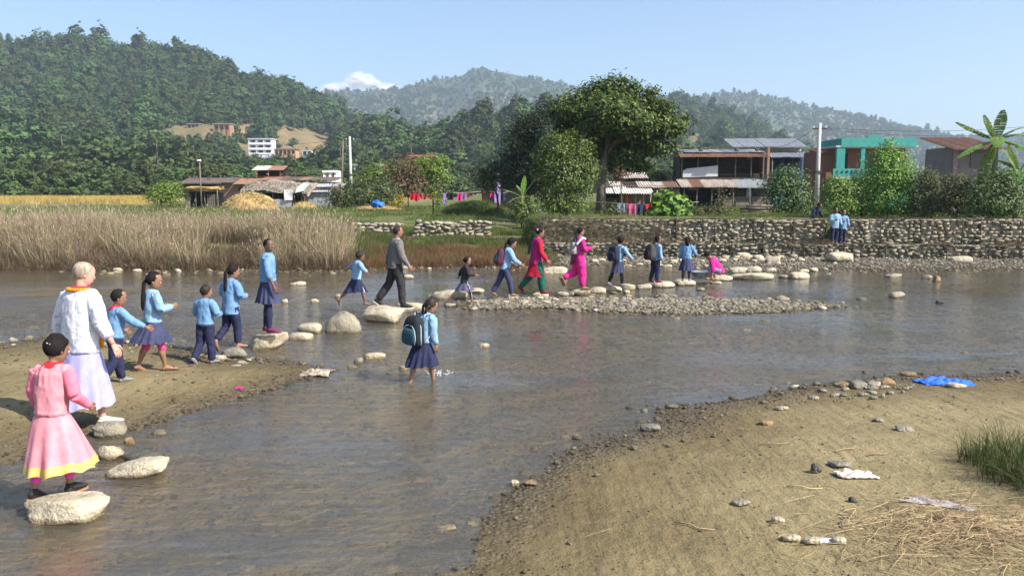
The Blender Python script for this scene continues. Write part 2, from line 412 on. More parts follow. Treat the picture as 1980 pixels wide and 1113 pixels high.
# ---------------------------------------------------------------- water
m, nt, N, L = _nt("river water")
pos = worldpos(nt, (1.0, 1.7, 1.0)); gpos_pre = N.new('ShaderNodeNewGeometry')
w1 = N.new("ShaderNodeTexNoise"); w1.inputs['Scale'].default_value = 3.2; w1.inputs['Detail'].default_value = 5; w1.inputs['Roughness'].default_value = 0.62; w1.inputs['Distortion'].default_value = 0.6
L.new(pos, w1.inputs['Vector'])
w2 = N.new("ShaderNodeTexNoise"); w2.inputs['Scale'].default_value = 0.22; w2.inputs['Detail'].default_value = 3; L.new(pos, w2.inputs['Vector'])
amp = ramp(nt, w2.outputs[0], [(0.38, (0.2,) * 3), (0.6, (1, 1, 1))])
# calmer pool behind the stepping stones
sp = N.new("ShaderNodeSeparateXYZ"); gpos = N.new("ShaderNodeNewGeometry"); L.new(gpos.outputs['Position'], sp.inputs[0])
calm = N.new("ShaderNodeMapRange"); calm.inputs[1].default_value = 17.5; calm.inputs[2].default_value = 21.0; calm.inputs[3].default_value = 1.0; calm.inputs[4].default_value = 0.35
L.new(sp.outputs['Y'], calm.inputs[0])
w3 = noise_node(nt, pos, 11, 3, .5)
fm = N.new('ShaderNodeMapping'); fm.inputs['Rotation'].default_value = (0, 0, -0.62); fm.inputs['Scale'].default_value = (.55, 4.2, 1); L.new(gpos_pre.outputs['Position'], fm.inputs[0])
wf = noise_node(nt, fm.outputs[0], 1.5, 3, .5); w3 = mathn(nt, 'ADD', w3, mathn(nt, 'MULTIPLY', wf, 4.2))
hh = mathn(nt, 'MULTIPLY', mathn(nt, 'MULTIPLY', mathn(nt, 'ADD', w1.outputs[0], mathn(nt, 'MULTIPLY', w3, .22)), amp), calm.outputs[0])
bmp = N.new("ShaderNodeBump"); bmp.inputs['Strength'].default_value = 1.0; bmp.inputs['Distance'].default_value = 0.05
L.new(hh, bmp.inputs['Height'])
fr = N.new("ShaderNodeFresnel"); fr.inputs[0].default_value = 1.42; L.new(bmp.outputs[0], fr.inputs['Normal'])
gl = N.new("ShaderNodeBsdfGlossy"); gl.inputs['Roughness'].default_value = 0.10; gl.inputs[0].default_value = (0.95, 0.95, 0.95, 1); L.new(bmp.outputs[0], gl.inputs['Normal'])
tr = N.new("ShaderNodeBsdfTransparent"); tr.inputs[0].default_value = (0.95, 0.90, 0.78, 1)
df = N.new("ShaderNodeBsdfDiffuse"); df.inputs[0].default_value = (0.44, 0.39, 0.29, 1)
ms = N.new("ShaderNodeMixShader"); ms.inputs[0].default_value = 0.13; L.new(tr.outputs[0], ms.inputs[1]); L.new(df.outputs[0], ms.inputs[2])
mx = N.new("ShaderNodeMixShader"); L.new(fr.outputs[0], mx.inputs[0]); L.new(ms.outputs[0], mx.inputs[1]); L.new(gl.outputs[0], mx.inputs[2])
o = N.new("ShaderNodeOutputMaterial"); L.new(mx.outputs[0], o.inputs[0])
water_mat = m
wm = MB(); wm.quad((-320, -10, 0), (320, -10, 0), (320, 60, 0), (-320, 60, 0))
obj("river_water", wm, m, kind='structure', label="shallow clear brownish river water")

# ---------------------------------------------------------------- hills with forest
def interp(px, pts):
    a = np.array(pts, float); return np.interp(px, a[:, 0], a[:, 1])
class Hill:
    def __init__(s, name, d0, d1, ridge, tree_px, x0, x1, expo, mat, nseed, rough=1.0, label=None, z0=1.5, step=12, depth_steps=60):
        s.d0, s.d1, s.ridge, s.tp, s.e, s.seed, s.rough, s.z0 = d0, d1, ridge, tree_px, expo, nseed, rough, z0
        px = np.arange(x0, x1 + 1, step); t = np.linspace(0, 1.5, depth_steps)
        PX, T = np.meshgrid(px, t); X, Y, Zv = s.pt(PX, T)
        s.x0, s.x1 = x0, x1
        me = grid_mesh(name, X, Y, Zv); attr(me, "t", T)
        s.o = obj(name, me, mat, kind='structure', label=label)
    def pt(s, PX, T):
        d = s.d0 + (s.d1 - s.d0) * T
        row = interp(PX, s.ridge) + s.tp
        zr = np.array([ZD(r, s.d1) for r in np.asarray(row).ravel()]).reshape(np.shape(row))
        tt = np.minimum(T, 1.0)
        prof = 0.18 * tt + 0.82 * tt ** s.e
        down = np.maximum(T - 1.0, 0) * 1.6
        X = (PX - CX) / FPX * d / _ct * 1.0
        z = s.z0 + (zr - s.z0) * (prof - down)
        gully = fbm(PX * 0.012 + s.seed, T * 1.5, s.seed, 4)
        z = z + gully * s.rough * (zr * 0.16) * np.sin(np.pi * np.clip(T, 0, 1)) 
        return X, d, z
    def sample(s, n, tlo=0, thi=1.02):
        px = rng.uniform(s.x0, s.x1, n); t = rng.uniform(tlo, thi, n)
        X, d, z = s.pt(px, t); return px, t, X, d, z
def hillmat(name, cols, scale):
    m, nt, N, L = _nt(name); p = worldpos(nt)
    a = noise_node(nt, p, scale, 7, 0.65)
    finish(nt, ramp(nt, a, [(0.36, cols[0]), (0.5, cols[1]), (0.64, cols[2])]), 0.95, noise_node(nt, p, scale * 12, 3), 1.0, 2.0)
    return m
hm_a = hillmat("wooded slope soil", [(0.07, 0.08, 0.028), (0.15, 0.12, 0.055), (0.24, 0.165, 0.09)], 0.012)
hm_b = hillmat("far mountain slope", [(0.04, 0.06, 0.03), (0.07, 0.085, 0.045), (0.16, 0.13, 0.09)], 0.004)
hA = Hill("wooded_hill", 230, 680, [(-500, 40), (-100, 52), (105, 60), (200, 74), (300, 64), (400, 80), (440, 100), (480, 118), (560, 128), (620, 160), (680, 195), (710, 228), (760, 290), (800, 345), (850, 372)], 33, -500, 850, 2.1, hm_a, 1.3, 0.8, "steep wooded hill on the left above the village")
hB = Hill("wooded_spur", 300, 430, [(560, 350), (640, 300), (700, 262), (760, 250), (850, 248), (900, 240), (950, 212), (1000, 218), (1060, 225), (1120, 245), (1200, 275), (1260, 305), (1330, 350), (1400, 372)], 30, 560, 1400, 1.2, hm_a, 5.1, 0.7, "low dark wooded spur in the middle of the valley")
hE = Hill("right_wooded_slope", 380, 900, [(1120, 372), (1180, 300), (1230, 215), (1290, 188), (1340, 192), (1400, 215), (1450, 238), (1500, 262), (1560, 300), (1620, 345), (1700, 375)], 12, 1120, 1700, 1.1, hm_a, 8.8, 0.7, "hazy wooded slope behind the tin roofed houses")
hC = Hill("far_mountain", 900, 2000, [(500, 260), (560, 200), (640, 172), (700, 170), (780, 165), (830, 150), (880, 145), (930, 127), (990, 136), (1050, 150), (1100, 158), (1180, 170), (1300, 190), (1400, 230), (1500, 300)], 6, 500, 1500, 1.15, hm_b, 11.7, 0.9, "far hazy mountain with a bare patch near its summit")
hD = Hill("far_ridge", 900, 1900, [(1000, 260), (1100, 205), (1250, 184), (1350, 180), (1430, 173), (1500, 186), (1560, 202), (1620, 216), (1680, 224), (1740, 240), (1800, 252), (1850, 262), (1900, 256), (2000, 262), (2200, 240), (2500, 200)], 7, 1000, 2500, 1.0, hm_b, 21.7, 0.8, "long hazy ridge falling away to the right")

leaf_forest = leafmat("forest leaves", [(0.036, 0.064, 0.022), (0.055, 0.091, 0.029), (0.075, 0.113, 0.036), (0.10, 0.13, 0.045)], trans=0.15, rough=0.8, spec=0.08, vr=.75)
bark = M("bark", (0.16, 0.13, 0.10), (0.07, 0.055, 0.045), 5, 0.95, 0.8, 0.03, stretch=(1, 1, 0.25))
bark_pale = M("pale bark", (0.30, 0.27, 0.22), (0.15, 0.13, 0.11), 5, 0.95, 0.5, 0.03, stretch=(1, 1, 0.25))
def leaf_quads(C, size, aspect=0.5, upbias=0.5, r=None, droop=0.0, axis=None, outn=None):
    """a leaf (folded lozenge) at each centre"""
    r = r or rng; n = len(C)
    nrm = r.normal(size=(n, 3)); nrm[:, 2] = np.abs(nrm[:, 2]) + upbias
    if outn is not None: nrm = nrm * .55 + outn
    nrm /= np.linalg.norm(nrm, axis=1)[:, None]; nrm /= np.linalg.norm(nrm, axis=1)[:, None]
    a = axis if axis is not None else r.normal(size=(n, 3))
    if droop: a = a + np.array([0, 0, -droop])
    a = a - nrm * np.sum(a * nrm, 1)[:, None]; a /= np.linalg.norm(a, axis=1)[:, None] + 1e-9
    b = np.cross(nrm, a); L_ = (size * r.uniform(0.65, 1.3, n))[:, None]
    V = np.stack([C - a * L_ * 0.5, C + b * L_ * aspect * 0.5 + a * L_ * 0.05, C + a * L_ * 0.5, C - b * L_ * aspect * 0.5 + a * L_ * 0.05], 1)
    return V
def lobe_points(lobes, n, r=None, shell=0.55, clump=18, cr=0.3):
    r = r or rng
    vol = np.array([a[1][0] * a[1][1] + a[1][0] * a[1][2] for a in lobes]); k = max(1, n // clump)
    which = r.choice(len(lobes), k, p=vol / vol.sum())
    c = np.array([lobes[i][0] for i in which], float); rd = np.array([lobes[i][1] for i in which], float)
    d = r.normal(size=(k, 3)); d /= np.linalg.norm(d, axis=1)[:, None]
    cc = c + d * rd * (r.uniform(shell ** 3, 1, k) ** (1 / 3))[:, None]
    P = np.repeat(cc, clump, 0); g = r.normal(size=P.shape) * cr * r.uniform(0.5, 1.3, len(P))[:, None]; g[:, 2] *= 0.7
    return P + g, cc
def outn(P, lobes, k=1.3):
    c = np.array([l[0] for l in lobes]); rd = np.array([l[1] for l in lobes]); d = P[:, None, :] - c[None]; q = np.sum((d / rd[None]) ** 2, 2); i = np.argmin(q, 1)
    o = d[np.arange(len(P)), i] / rd[i]; o /= np.linalg.norm(o, axis=1)[:, None] + 1e-6
    g = P - c.mean(0); g /= np.linalg.norm(g, axis=1)[:, None] + 1e-6
    return (o * .7 + g * .5) * k
def far_tree(seed, h, w, tall=False, n=1300, leaf=0.95, pale=False):
    r = np.random.default_rng(seed); lobes = []
    k = 9
    for i in range(k):
        t = i / (k - 1)
        zz = h * ((0.22 if not tall else 0.35) + 0.62 * t * (1 if not tall else .85)); rr = w * (0.5 if not tall else 0.36) * (1.0 - 0.55 * t ** 2.2) * r.uniform(.75, 1.15)
        a = r.uniform(0, 6.28)
        lobes.append(((math.cos(a) * rr * 0.55, math.sin(a) * rr * 0.55, zz), (rr * 0.62, rr * 0.62, h * 0.13)))
    lobes.append(((0, 0, h * 0.58), (w * 0.34, w * 0.34, h * 0.33)))
    P, cc = lobe_points(lobes, n, r, 0.72, 12, 0.42)
    me = quads_mesh("tree", leaf_quads(P, leaf, 0.7, 0.7, r, outn=outn(P, lobes)))
    bm = bmesh.new(); bm.from_mesh(me)
    t = MB(); t.tube([(0, 0, -1), (0.1, 0, h * 0.3), (0, 0.1, h * 0.6), (0, 0, h * 0.85)], [0.28, 0.2, 0.12, 0.04], 5, mi=1)
    for q in cc[:6]: t.tube([(0, 0.05, h * 0.45), tuple(q)], [0.1, 0.03], 4, mi=1)
    bm2 = t.mesh("t"); bm.from_mesh(bm2); me2 = bpy.data.meshes.new("forest_tree"); bm.to_mesh(me2); bm.free()
    bpy.data.meshes.remove(me); bpy.data.meshes.remove(bm2)
    me2.materials.append(leaf_forest); me2.materials.append(bark_pale if pale else bark); return me2
FT = [far_tree(1, 11, 12), far_tree(2, 10, 13), far_tree(3, 14, 9, True), far_tree(4, 8, 11), far_tree(5, 14, 10, True, pale=True), far_tree(6, 6, 9), far_tree(7, 12, 14)]
# clearings: (hill, px, row, half width, half height)
CLEAR = [(598, 280, 66, 40), (345, 270, 45, 30), (500, 255, 60, 14), (490, 297, 34, 26), (570, 305, 42, 16), (250, 268, 18, 10), (335, 345, 20, 20), (420, 250, 60, 8), (130, 316, 26, 9)]
def forest_pts(h, n, dens, tlo=0, thi=1.02, clear=True, sc=(0.75, 1.2)):
    px, t, X_, d, z = h.sample(n, tlo, thi)
    row = CY - FPX * np.tan(np.arctan2(z - CAM_H, d) + PITCH)
    keep = rng.uniform(0, 1, n) < dens * (0.55 + 0.9 * np.clip(fbm(px * 0.02, t * 6 + h.seed, 1.1, 3) + 0.5, 0, 1)) * (d / h.d1) ** 0.6
    if clear:
        for cx_, cy_, rx, ry in CLEAR: keep &= ~((((px - cx_) / rx) ** 2 + ((row - cy_) / ry) ** 2) < 1 + 0.4 * rng.normal(size=n))
    P = np.stack([X_, d, z - 0.3], 1)[keep]; px, d = px[keep], d[keep]; s = rng.lognormal(-.22, .32, len(P)) * rng.uniform(sc[0], sc[1], len(P)) * (0.95 + 0.4 * (vnoise(P[:, 0] * 0.02, P[:, 1] * 0.02))); s = np.clip(s, .35, 1.9)
    toprow = CY - FPX * np.tan(np.arctan2(P[:, 2] + 12 * s - CAM_H, d) + PITCH)
    bad = clear & ((((px > 476) & (px < 612) & (d < 432) & (toprow < 301))) | ((px > 535) & (px < 655) & (d < 470) & (toprow < 285)) | ((px > 366) & (px < 456) & (d < 472) & (toprow < 256))) & (h.seed == 1.3)
    P, s = P[~bad], s[~bad]
    return P, s
PA, sA = forest_pts(hA, 19000, 0.76)
PB, sB = forest_pts(hB, 2600, 0.95, sc=(0.8, 1.25))
PE, sE = forest_pts(hE, 4200, 0.7)
# valley floor woods at the foot of the left hill
k = 900; px = rng.uniform(-100, 900, k); dd = rng.uniform(150, 240, k)
low = np.array([[(a - CX) / FPX * b / _ct, b, 0] for a, b in zip(px, dd)]); low[:, 2] = zt(low[:, 0], low[:, 1]) - 0.2
keep = rng.uniform(0, 1, k) < np.where(px < 640, 0.30 + 0.5 * (dd > 215), 0.25 + 0.4 * (dd > 200)); low = low[keep]; sl_ = rng.uniform(0.4, 0.8, len(low))
PB_all = np.concatenate([PA, PB, low]); SB_all = np.concatenate([sA, sB, sl_])
# the 300 nearest in view are trees of their own
appear = SB_all * 10 / PB_all[:, 1]
inview = (np.abs(PB_all[:, 0] / PB_all[:, 1]) < 0.63)
order = np.argsort(-(appear * inview)); ind = order[:300]; rest = np.setdiff1d(np.arange(len(PB_all)), ind)
ti = rng.choice([0, 1, 3, 5, 6, 4], 300, p=[.22, .2, .2, .2, .13, .05])
for k_, i in enumerate(ind):
    o = bpy.data.objects.new("forest_tree", FT[ti[k_]]); COL.objects.link(o)
    o.location = PB_all[i]; o.rotation_euler = (0, 0, rng.uniform(0, 6.28)); s_ = SB_all[i]; o.scale = (s_ * rng.uniform(1.0, 1.25), s_ * 1.1, s_ * rng.uniform(.7, 1.0))
    tag(o, "round green tree of the wood at the foot of the hills", "tree", "trees at the foot of the wooded hills")
P_ = PB_all[rest]; s_ = SB_all[rest]
def rz(n): return np.stack([np.zeros(n), np.zeros(n), rng.uniform(0, 6.28, n)], 1)
scatter("hillside_forest", FT, P_, rz(len(P_)), s_, label="dense mixed forest covering the left hill and the spur")
scatter("slope_forest", FT, PE, rz(len(PE)), sE, label="pine and broadleaf forest on the hazy slope")
PC, sC = forest_pts(hC, 14000, 0.62, 0.02, 1.0, clear=False); 
sumpx = PC[:, 0] / PC[:, 1] * FPX + CX
bare = (sumpx > 800) & (sumpx < 960) & (PC[:, 1] > 2000) & (rng.uniform(0, 1, len(PC)) < 0.8)
PC, sC = PC[~bare], sC[~bare] * .72
scatter("mountain_forest", FT, PC, rz(len(PC)), sC * 1.1, label="thin forest over the far mountain")
PDd, sD = forest_pts(hD, 14000, 0.75, 0.02, 1.0, clear=False)
scatter("ridge_forest", FT, PDd, rz(len(PDd)), sD * .85, label="forest along the far ridge")

# ---------------------------------------------------------------- haze
hz = MB(); hz.box((0, 1900, 166), (7600, 4400, 336))
m, nt, N, L = _nt("valley haze")
pv = N.new("ShaderNodeVolumePrincipled"); pv.inputs['Color'].default_value = (0.68, 0.84, 1.0, 1); pv.inputs['Density'].default_value = 0.00028; pv.inputs['Anisotropy'].default_value = 0.2
o = N.new("ShaderNodeOutputMaterial"); L.new(pv.outputs[0], o.inputs['Volume'])
obj("haze", hz, m, kind='stuff', label="pale blue haze filling the valley")
# ---------------------------------------------------------------- stones
def rockmat(name, stops, scale=5, wetline=True, rough=0.85):
    m, nt, N, L = _nt(name); g = coord(nt, 'Object'); oi = N.new("ShaderNodeObjectInfo")
    base = ramp(nt, oi.outputs['Random'], stops)
    n = noise_node(nt, g, scale, 7, 0.65); n2 = noise_node(nt, g, scale * 7, 4, 0.6)
    c = mixc(nt, 1.0, base, ramp(nt, n, [(0.34, (0.50, 0.47, 0.43)), (0.48, (0.92, 0.89, 0.84)), (0.66, (1.12, 1.08, 1.0))]), 'MULTIPLY')
    c = mixc(nt, 0.6, c, mixc(nt, 1.0, c, ramp(nt, n2, [(0.3, (0.6, 0.58, 0.55)), (0.65, (1.1, 1.1, 1.1))]), 'MULTIPLY'))
    r = rough
    if wetline:
        p = worldpos(nt); sp = N.new("ShaderNodeSeparateXYZ"); L.new(p, sp.inputs[0])
        mr = N.new("ShaderNodeMapRange"); mr.inputs[1].default_value = 0.05; mr.inputs[2].default_value = 0.025
        L.new(mathn(nt, 'ADD', sp.outputs['Z'], mathn(nt, 'MULTIPLY', mathn(nt, 'SUBTRACT', noise_node(nt, p, 8, 3), 0.5), 0.07)), mr.inputs[0])
        c = mixc(nt, mr.outputs[0], c, mixc(nt, 1.0, c, (0.56, 0.52, 0.44), 'MULTIPLY'))
    finish(nt, c, r, mathn(nt, 'ADD', n, mathn(nt, 'MULTIPLY', n2, 0.5)), 1.0, 0.05); return m
ROCK_PALE = rockmat("pale river stone", [(0, (0.47, 0.42, 0.31)), (0.5, (0.52, 0.465, 0.36)), (1, (0.44, 0.40, 0.32))])
ROCK_GREY = rockmat("grey river stone", [(0, (0.22, 0.21, 0.18)), (0.5, (0.30, 0.275, 0.22)), (1, (0.36, 0.33, 0.26))])
ROCK_DARK = rockmat("dark wet stone", [(0, (0.07, 0.075, 0.07)), (0.5, (0.10, 0.10, 0.085)), (1, (0.15, 0.14, 0.11))], rough=0.5)
ROCK_WARM = rockmat("warm brown stone", [(0, (0.30, 0.21, 0.11)), (0.5, (0.26, 0.19, 0.12)), (1, (0.34, 0.24, 0.13))])
_ico = {}
def ico(sub):
    if sub not in _ico:
        b = bmesh.new(); bmesh.ops.create_icosphere(b, subdivisions=sub, radius=1)
        _ico[sub] = (np.array([v.co[:] for v in b.verts]), np.array([[v.index for v in f.verts] for f in b.faces])); b.free()
    return _ico[sub]
def rock_mesh(name, size, sub=3, seed=0, rough=0.22, box=0.75, facet=0.5, peak=0.0, tiltx=0.0):
    V, F = ico(sub); V = V.copy()
    V = np.sign(V) * np.abs(V) ** box; V /= np.max(np.abs(V))
    r = np.random.default_rng(seed)
    for _ in range(int(9 * facet)):                       # knock flat facets off
        d = r.normal(size=3); d /= np.linalg.norm(d); k = r.uniform(0.72, 0.95); q = V @ d
        m_ = q > k * 0.9; V[m_] -= np.outer(q[m_] - k * 0.9, d) * 0.85
    n = fbm(V[:, 0] * 1.7 + seed, V[:, 1] * 1.7, V[:, 2] * 1.7 + seed * 0.3, 4)
    n = n + .28 * fbm(V[:, 0] * 6 + seed, V[:, 1] * 6, V[:, 2] * 6, 3) * (sub >= 3)
    V *= (1 + rough * n)[:, None]
    if peak: V[:, :2] *= (1 - peak * np.clip(V[:, 2] * 0.5 + 0.5, 0, 1))[:, None]
    V *= np.array(size) / 2
    if tiltx: V[:, 2] += V[:, 0] * tiltx
    me = bpy.data.meshes.new(name); me.from_pydata(V.tolist(), [], F.tolist())
    me.polygons.foreach_set("use_smooth", np.ones(len(F), bool)); me.update(); return me
_rk = [100]
def rock(x0, x1, y0, y1, label=None, mat=None, group=None, name="stone", cat="stone", box=0.72, peak=0, tilt=0, Dk=0.72, rzv=None, sub=3, rough=0.2, onland=False):
    _rk[0] += 1; sd = _rk[0]
    cx_ = (x0 + x1) / 2
    f = GT(cx_, y1) if onland else G(cx_, y1, 0.0)
    s = ppm(f.y); w = (x1 - x0) / s; D = w * Dk; sa = CAM_H / math.hypot(f.y, CAM_H)
    h = max(0.045, (y1 - y0) / s - 0.55 * D * sa)
    sunk = max(0.05, 0.35 * h) if not onland else 0.3 * h
    me = rock_mesh(name, (w * 1.04, D, h + sunk), sub, sd, rough, box, 0.6, peak, tilt)
    o = obj(name, me, mat or ROCK_PALE, loc=(f.x, f.y + D * 0.42, f.z + (h - sunk) / 2), label=label, cat=cat, group=group)
    o.rotation_euler[2] = rzv if rzv is not None else random.uniform(-.2, .2)
    return h
SG = "stepping stones across the river"
def st(*a, **k): k.setdefault('group', SG); k.setdefault('name', 'stepping_stone'); k.setdefault('cat', 'stepping stone'); return rock(*a, **k)
st(22, 183, 944, 1012, "big pale slab under the girl in the pink dress", sub=4)
st(196, 308, 880, 925, "long slanting slab in front of the girl in pink", sub=4, tilt=.16, rzv=.15)
st(232, 306, 869, 890, "dark bluish wet stone tucked behind the slanting slab", mat=ROCK_DARK)
st(173, 237, 805, 846, "angular grey boulder on the sand edge by the lavender skirt", mat=ROCK_GREY, box=.85, sub=4)
st(182, 232, 856, 888, "rounded stone half in water beside the gold dress hem")
rock(238, 260, 843, 858, "small orange stone lying in the water by the angular boulder", ROCK_WARM, name="small_stone")
rock(292, 318, 829, 840, "small flat grey pebble alone in shallow water near the sand bar", ROCK_GREY, name="small_stone")
st(409, 438, 683, 697, "flat rounded stone at the feet of the boy seen from behind")
st(424, 476, 668, 692, "cracked stone between the flat rounded stone and the tilted slab", box=.85, mat=ROCK_GREY)
TZ = st(465, 549, 640, 675, "tilted slab the tall girl stands on", tilt=.17, sub=4, box=.6, rzv=.1)
st(553, 603, 641, 657, "thin flat stone in front of the blocky one"); st(574, 619, 623, 643, "blocky stone between the tall girl and the grey boulder", box=.6)
st(617, 705, 598, 644, "largest grey boulder with a peaked top", mat=ROCK_GREY, peak=.38, sub=4, box=.8, Dk=.8)
st(691, 778, 590, 624, "cream boulder with dark pits beside the peaked boulder", sub=4, box=.62)
st(762, 818, 584, 603, "pale flat slab under the striding man", box=.6)
st(834, 905, 556, 578, "broad pale slab behind the wading girl's head", box=.62); st(906, 936, 556, 566, "pale stone trailing the broad slab")
st(858, 881, 582, 593, "small round stone nearest the broad slab"); st(902, 927, 578, 589, "flat stone under the front foot of the child in black")
st(940, 958, 574, 583, "grey chip of a stone left of the reaching girl", mat=ROCK_GREY); st(958, 980, 575, 584, "low stone under the rear foot of the reaching girl")
st(978, 1001, 568, 580, "round stone under the reaching girl's front foot"); st(1003, 1022, 569, 578, "little oval stone between two rounder ones")
st(1026, 1061, 563, 577, "egg shaped stone before the woman in magenta"); st(1066, 1110, 561, 573, "double lobed stone between the two women")
st(1105, 1142, 556, 571, "wide stone under the woman in pink"); st(1140, 1173, 554, 567, "rounded stone right of the woman in pink")
st(1165, 1204, 551, 564, "sloping stone under the girl with black leggings"); st(1202, 1229, 547, 561, "steep rounded stone in front of black leggings girl")
st(1206, 1219, 560, 567, "small lemon shaped stone below the steep one"); st(1233, 1261, 547, 559, "squarish white stone left of the child with the black pack", box=.6)
st(1260, 1307, 543, 556, "long flat stone under the child with the black backpack"); st(1306, 1347, 539, 552, "wide yellowish stone in front of the standing girl", mat=ROCK_PALE)
st(1335, 1371, 535, 548, "pale slab under the metal basin"); st(1363, 1380, 535, 545, "grey upright stone touching the basin slab", mat=ROCK_GREY)
st(1375, 1420, 530, 543, "yellowish stone at the squatting woman's feet"); st(1374, 1397, 543, 549, "thin white stone below the yellowish one")
st(1347, 1364, 555, 562, "dark topped pebble stone below the line of stones", mat=ROCK_GREY)
BG = "flat slabs at the far water's edge"
rock(1417, 1500, 525, 541, "largest white slab at the end of the crossing", group=BG, box=.6); rock(1413, 1450, 515, 528, "stone behind the squatting woman's back", group=BG)
rock(1441, 1474, 514, 526, "flat stone leaning on the far gravel", group=BG); rock(1480, 1502, 517, 526, "small slab at the end of the far beach", group=BG)
rock(1526, 1568, 525, 539, "yellow slab standing alone in water below the wall gap", group=BG); rock(1508, 1527, 531, 538, "small slab left of the yellow one", group=BG, mat=ROCK_GREY)
rock(1543, 1566, 519, 528, "slab behind the yellow slab", group=BG); rock(1566, 1584, 517, 525, "pale slab touching the far gravel", group=BG)
rock(1050, 1098, 514, 530, "large flat whitish rock between the two women on the far bank", group=BG, box=.6)
rock(1606, 1657, 486, 508, "biggest boulder on the far beach below the two youths", group=BG, onland=True, box=.6, name="boulder", cat="boulder")
rock(1482, 1508, 494, 509, "square sided block of stone at the foot of the wall", group=BG, onland=True, box=.4, rough=.08, mat=rockmat("pinkish concrete stone", [(0, (0.40, 0.36, 0.31)), (1, (0.42, 0.37, 0.32))]))
rock(1844, 1885, 494, 507, "broad pale rock by the wall near the banana plant", group=BG, onland=True)
rock(1455, 1480, 492, 503, "whitish stone fallen from the wall left of the square block", group=BG, onland=True)
rock(1425, 1452, 487, 500, "yellowish fallen stone behind the squatting woman", group=BG, onland=True)
rock(1716, 1749, 528, 536, "low flat rock alone in the far water", group=BG, mat=ROCK_GREY); rock(1785, 1807, 531, 539, "flat grey rock beside the brown one", group=BG, mat=ROCK_GREY)
rock(1805, 1823, 532, 545, "brown pointed rock in the far water", group=BG, mat=ROCK_WARM, peak=.4); rock(1723, 1752, 562, 576, "rock with a pale crest standing in mid river", group=BG, mat=ROCK_GREY)
rock(1811, 1826, 580, 587, "dark wet rock breaking the ripples", group=BG, mat=ROCK_DARK)
for a, l, mt in (((702, 744, 680, 694), "smooth oval stone with dark waterline left of the wading girl", ROCK_PALE), ((683, 702, 690, 703), "greenish grey stone just left of the smooth oval", ROCK_GREY), ((671, 690, 703, 711), "small flat stone below the greenish one", ROCK_GREY),
                 ((770, 790, 705, 715), "small round stone nearest the wading girl's feet", ROCK_PALE), ((922, 946, 662, 671), "oval stone alone in the middle of the river", ROCK_PALE), ((558, 588, 543, 552), "flat whitish stone behind the tall girl", ROCK_PALE),
                 ((600, 616, 577, 586), "white stone low in the water above the blocky stone", ROCK_PALE), ((545, 556, 577, 586), "tiny dark based stone right of the tall girl's skirt", ROCK_PALE), ((779, 798, 530, 539), "cream stone behind the man's legs", ROCK_PALE),
                 ((646, 660, 567, 576), "small stone behind the running girl", ROCK_GREY), ((453, 482, 696, 705), "flat oval pebble on the sand below the cracked stone", ROCK_PALE), ((440, 470, 705, 712), "thin stone chip on the sand bar tip", ROCK_PALE)):
    rock(*a, l, mt, name="river_stone", cat="stone")
for a, l, mt in (((1647, 1682, 733, 752), "green grey domed stone on the near shore", ROCK_GREY), ((1625, 1649, 737, 750), "brown stone left of the domed one", ROCK_WARM), ((1680, 1710, 736, 750), "oval grey stone right of the domed one", ROCK_GREY),
                 ((1700, 1738, 729, 745), "reddish brown stone at the end of the shore row", ROCK_WARM), ((1744, 1778, 719, 727), "flat brown slab at the water's edge near the blue cloth", ROCK_WARM), ((1838, 1874, 738, 750), "pale yellow stone holding down the blue cloth", ROCK_PALE),
                 ((1240, 1280, 818, 835), "long grey stone on the near gravel edge", ROCK_GREY), ((1500, 1530, 783, 793), "dark stone in the shore gravel", ROCK_GREY), ((1468, 1498, 812, 822), "brown flat stone among shore gravel", ROCK_WARM),
                 ((1570, 1592, 893, 916), "dark green upright stone on the sand", ROCK_DARK), ((1418, 1455, 965, 978), "half buried grey stone on the open sand", ROCK_GREY), ((1494, 1520, 998, 1012), "small white stone near the bottom of the sand", ROCK_PALE),
                 ((1515, 1552, 1030, 1048), "white grey stone by the lower stick", ROCK_PALE), ((1556, 1602, 1034, 1054), "pale flat stone next to the lower stick", ROCK_PALE), ((1612, 1640, 1040, 1052), "small pale stone at the right of three", ROCK_PALE),
                 ((1642, 1660, 962, 972), "small dark stone with a white patch", ROCK_DARK), ((1605, 1655, 890, 905), "long flat sandy slab above the crumpled bag", ROCK_GREY), ((1818, 1876, 986, 1008), "brown flat stone under the muddy cloth", ROCK_WARM),
                 ((1735, 1775, 822, 834), "pale half buried stone left of the grass tuft", ROCK_GREY), ((1690, 1712, 808, 816), "thin stone chip on the drier sand", ROCK_GREY), ((985, 1004, 925, 940), "white pebble at the corner of the near shore", ROCK_PALE),
                 ((898, 925, 1008, 1020), "greenish stone at the near water's edge", ROCK_GREY), ((1010, 1040, 925, 940), "brown wet stone by the near corner", ROCK_WARM), ((840, 884, 1010, 1032), "yellowish stone under shallow water at the bottom edge", ROCK_PALE)):
    rock(*a, l, mt, name="shore_stone", cat="stone", onland=True)
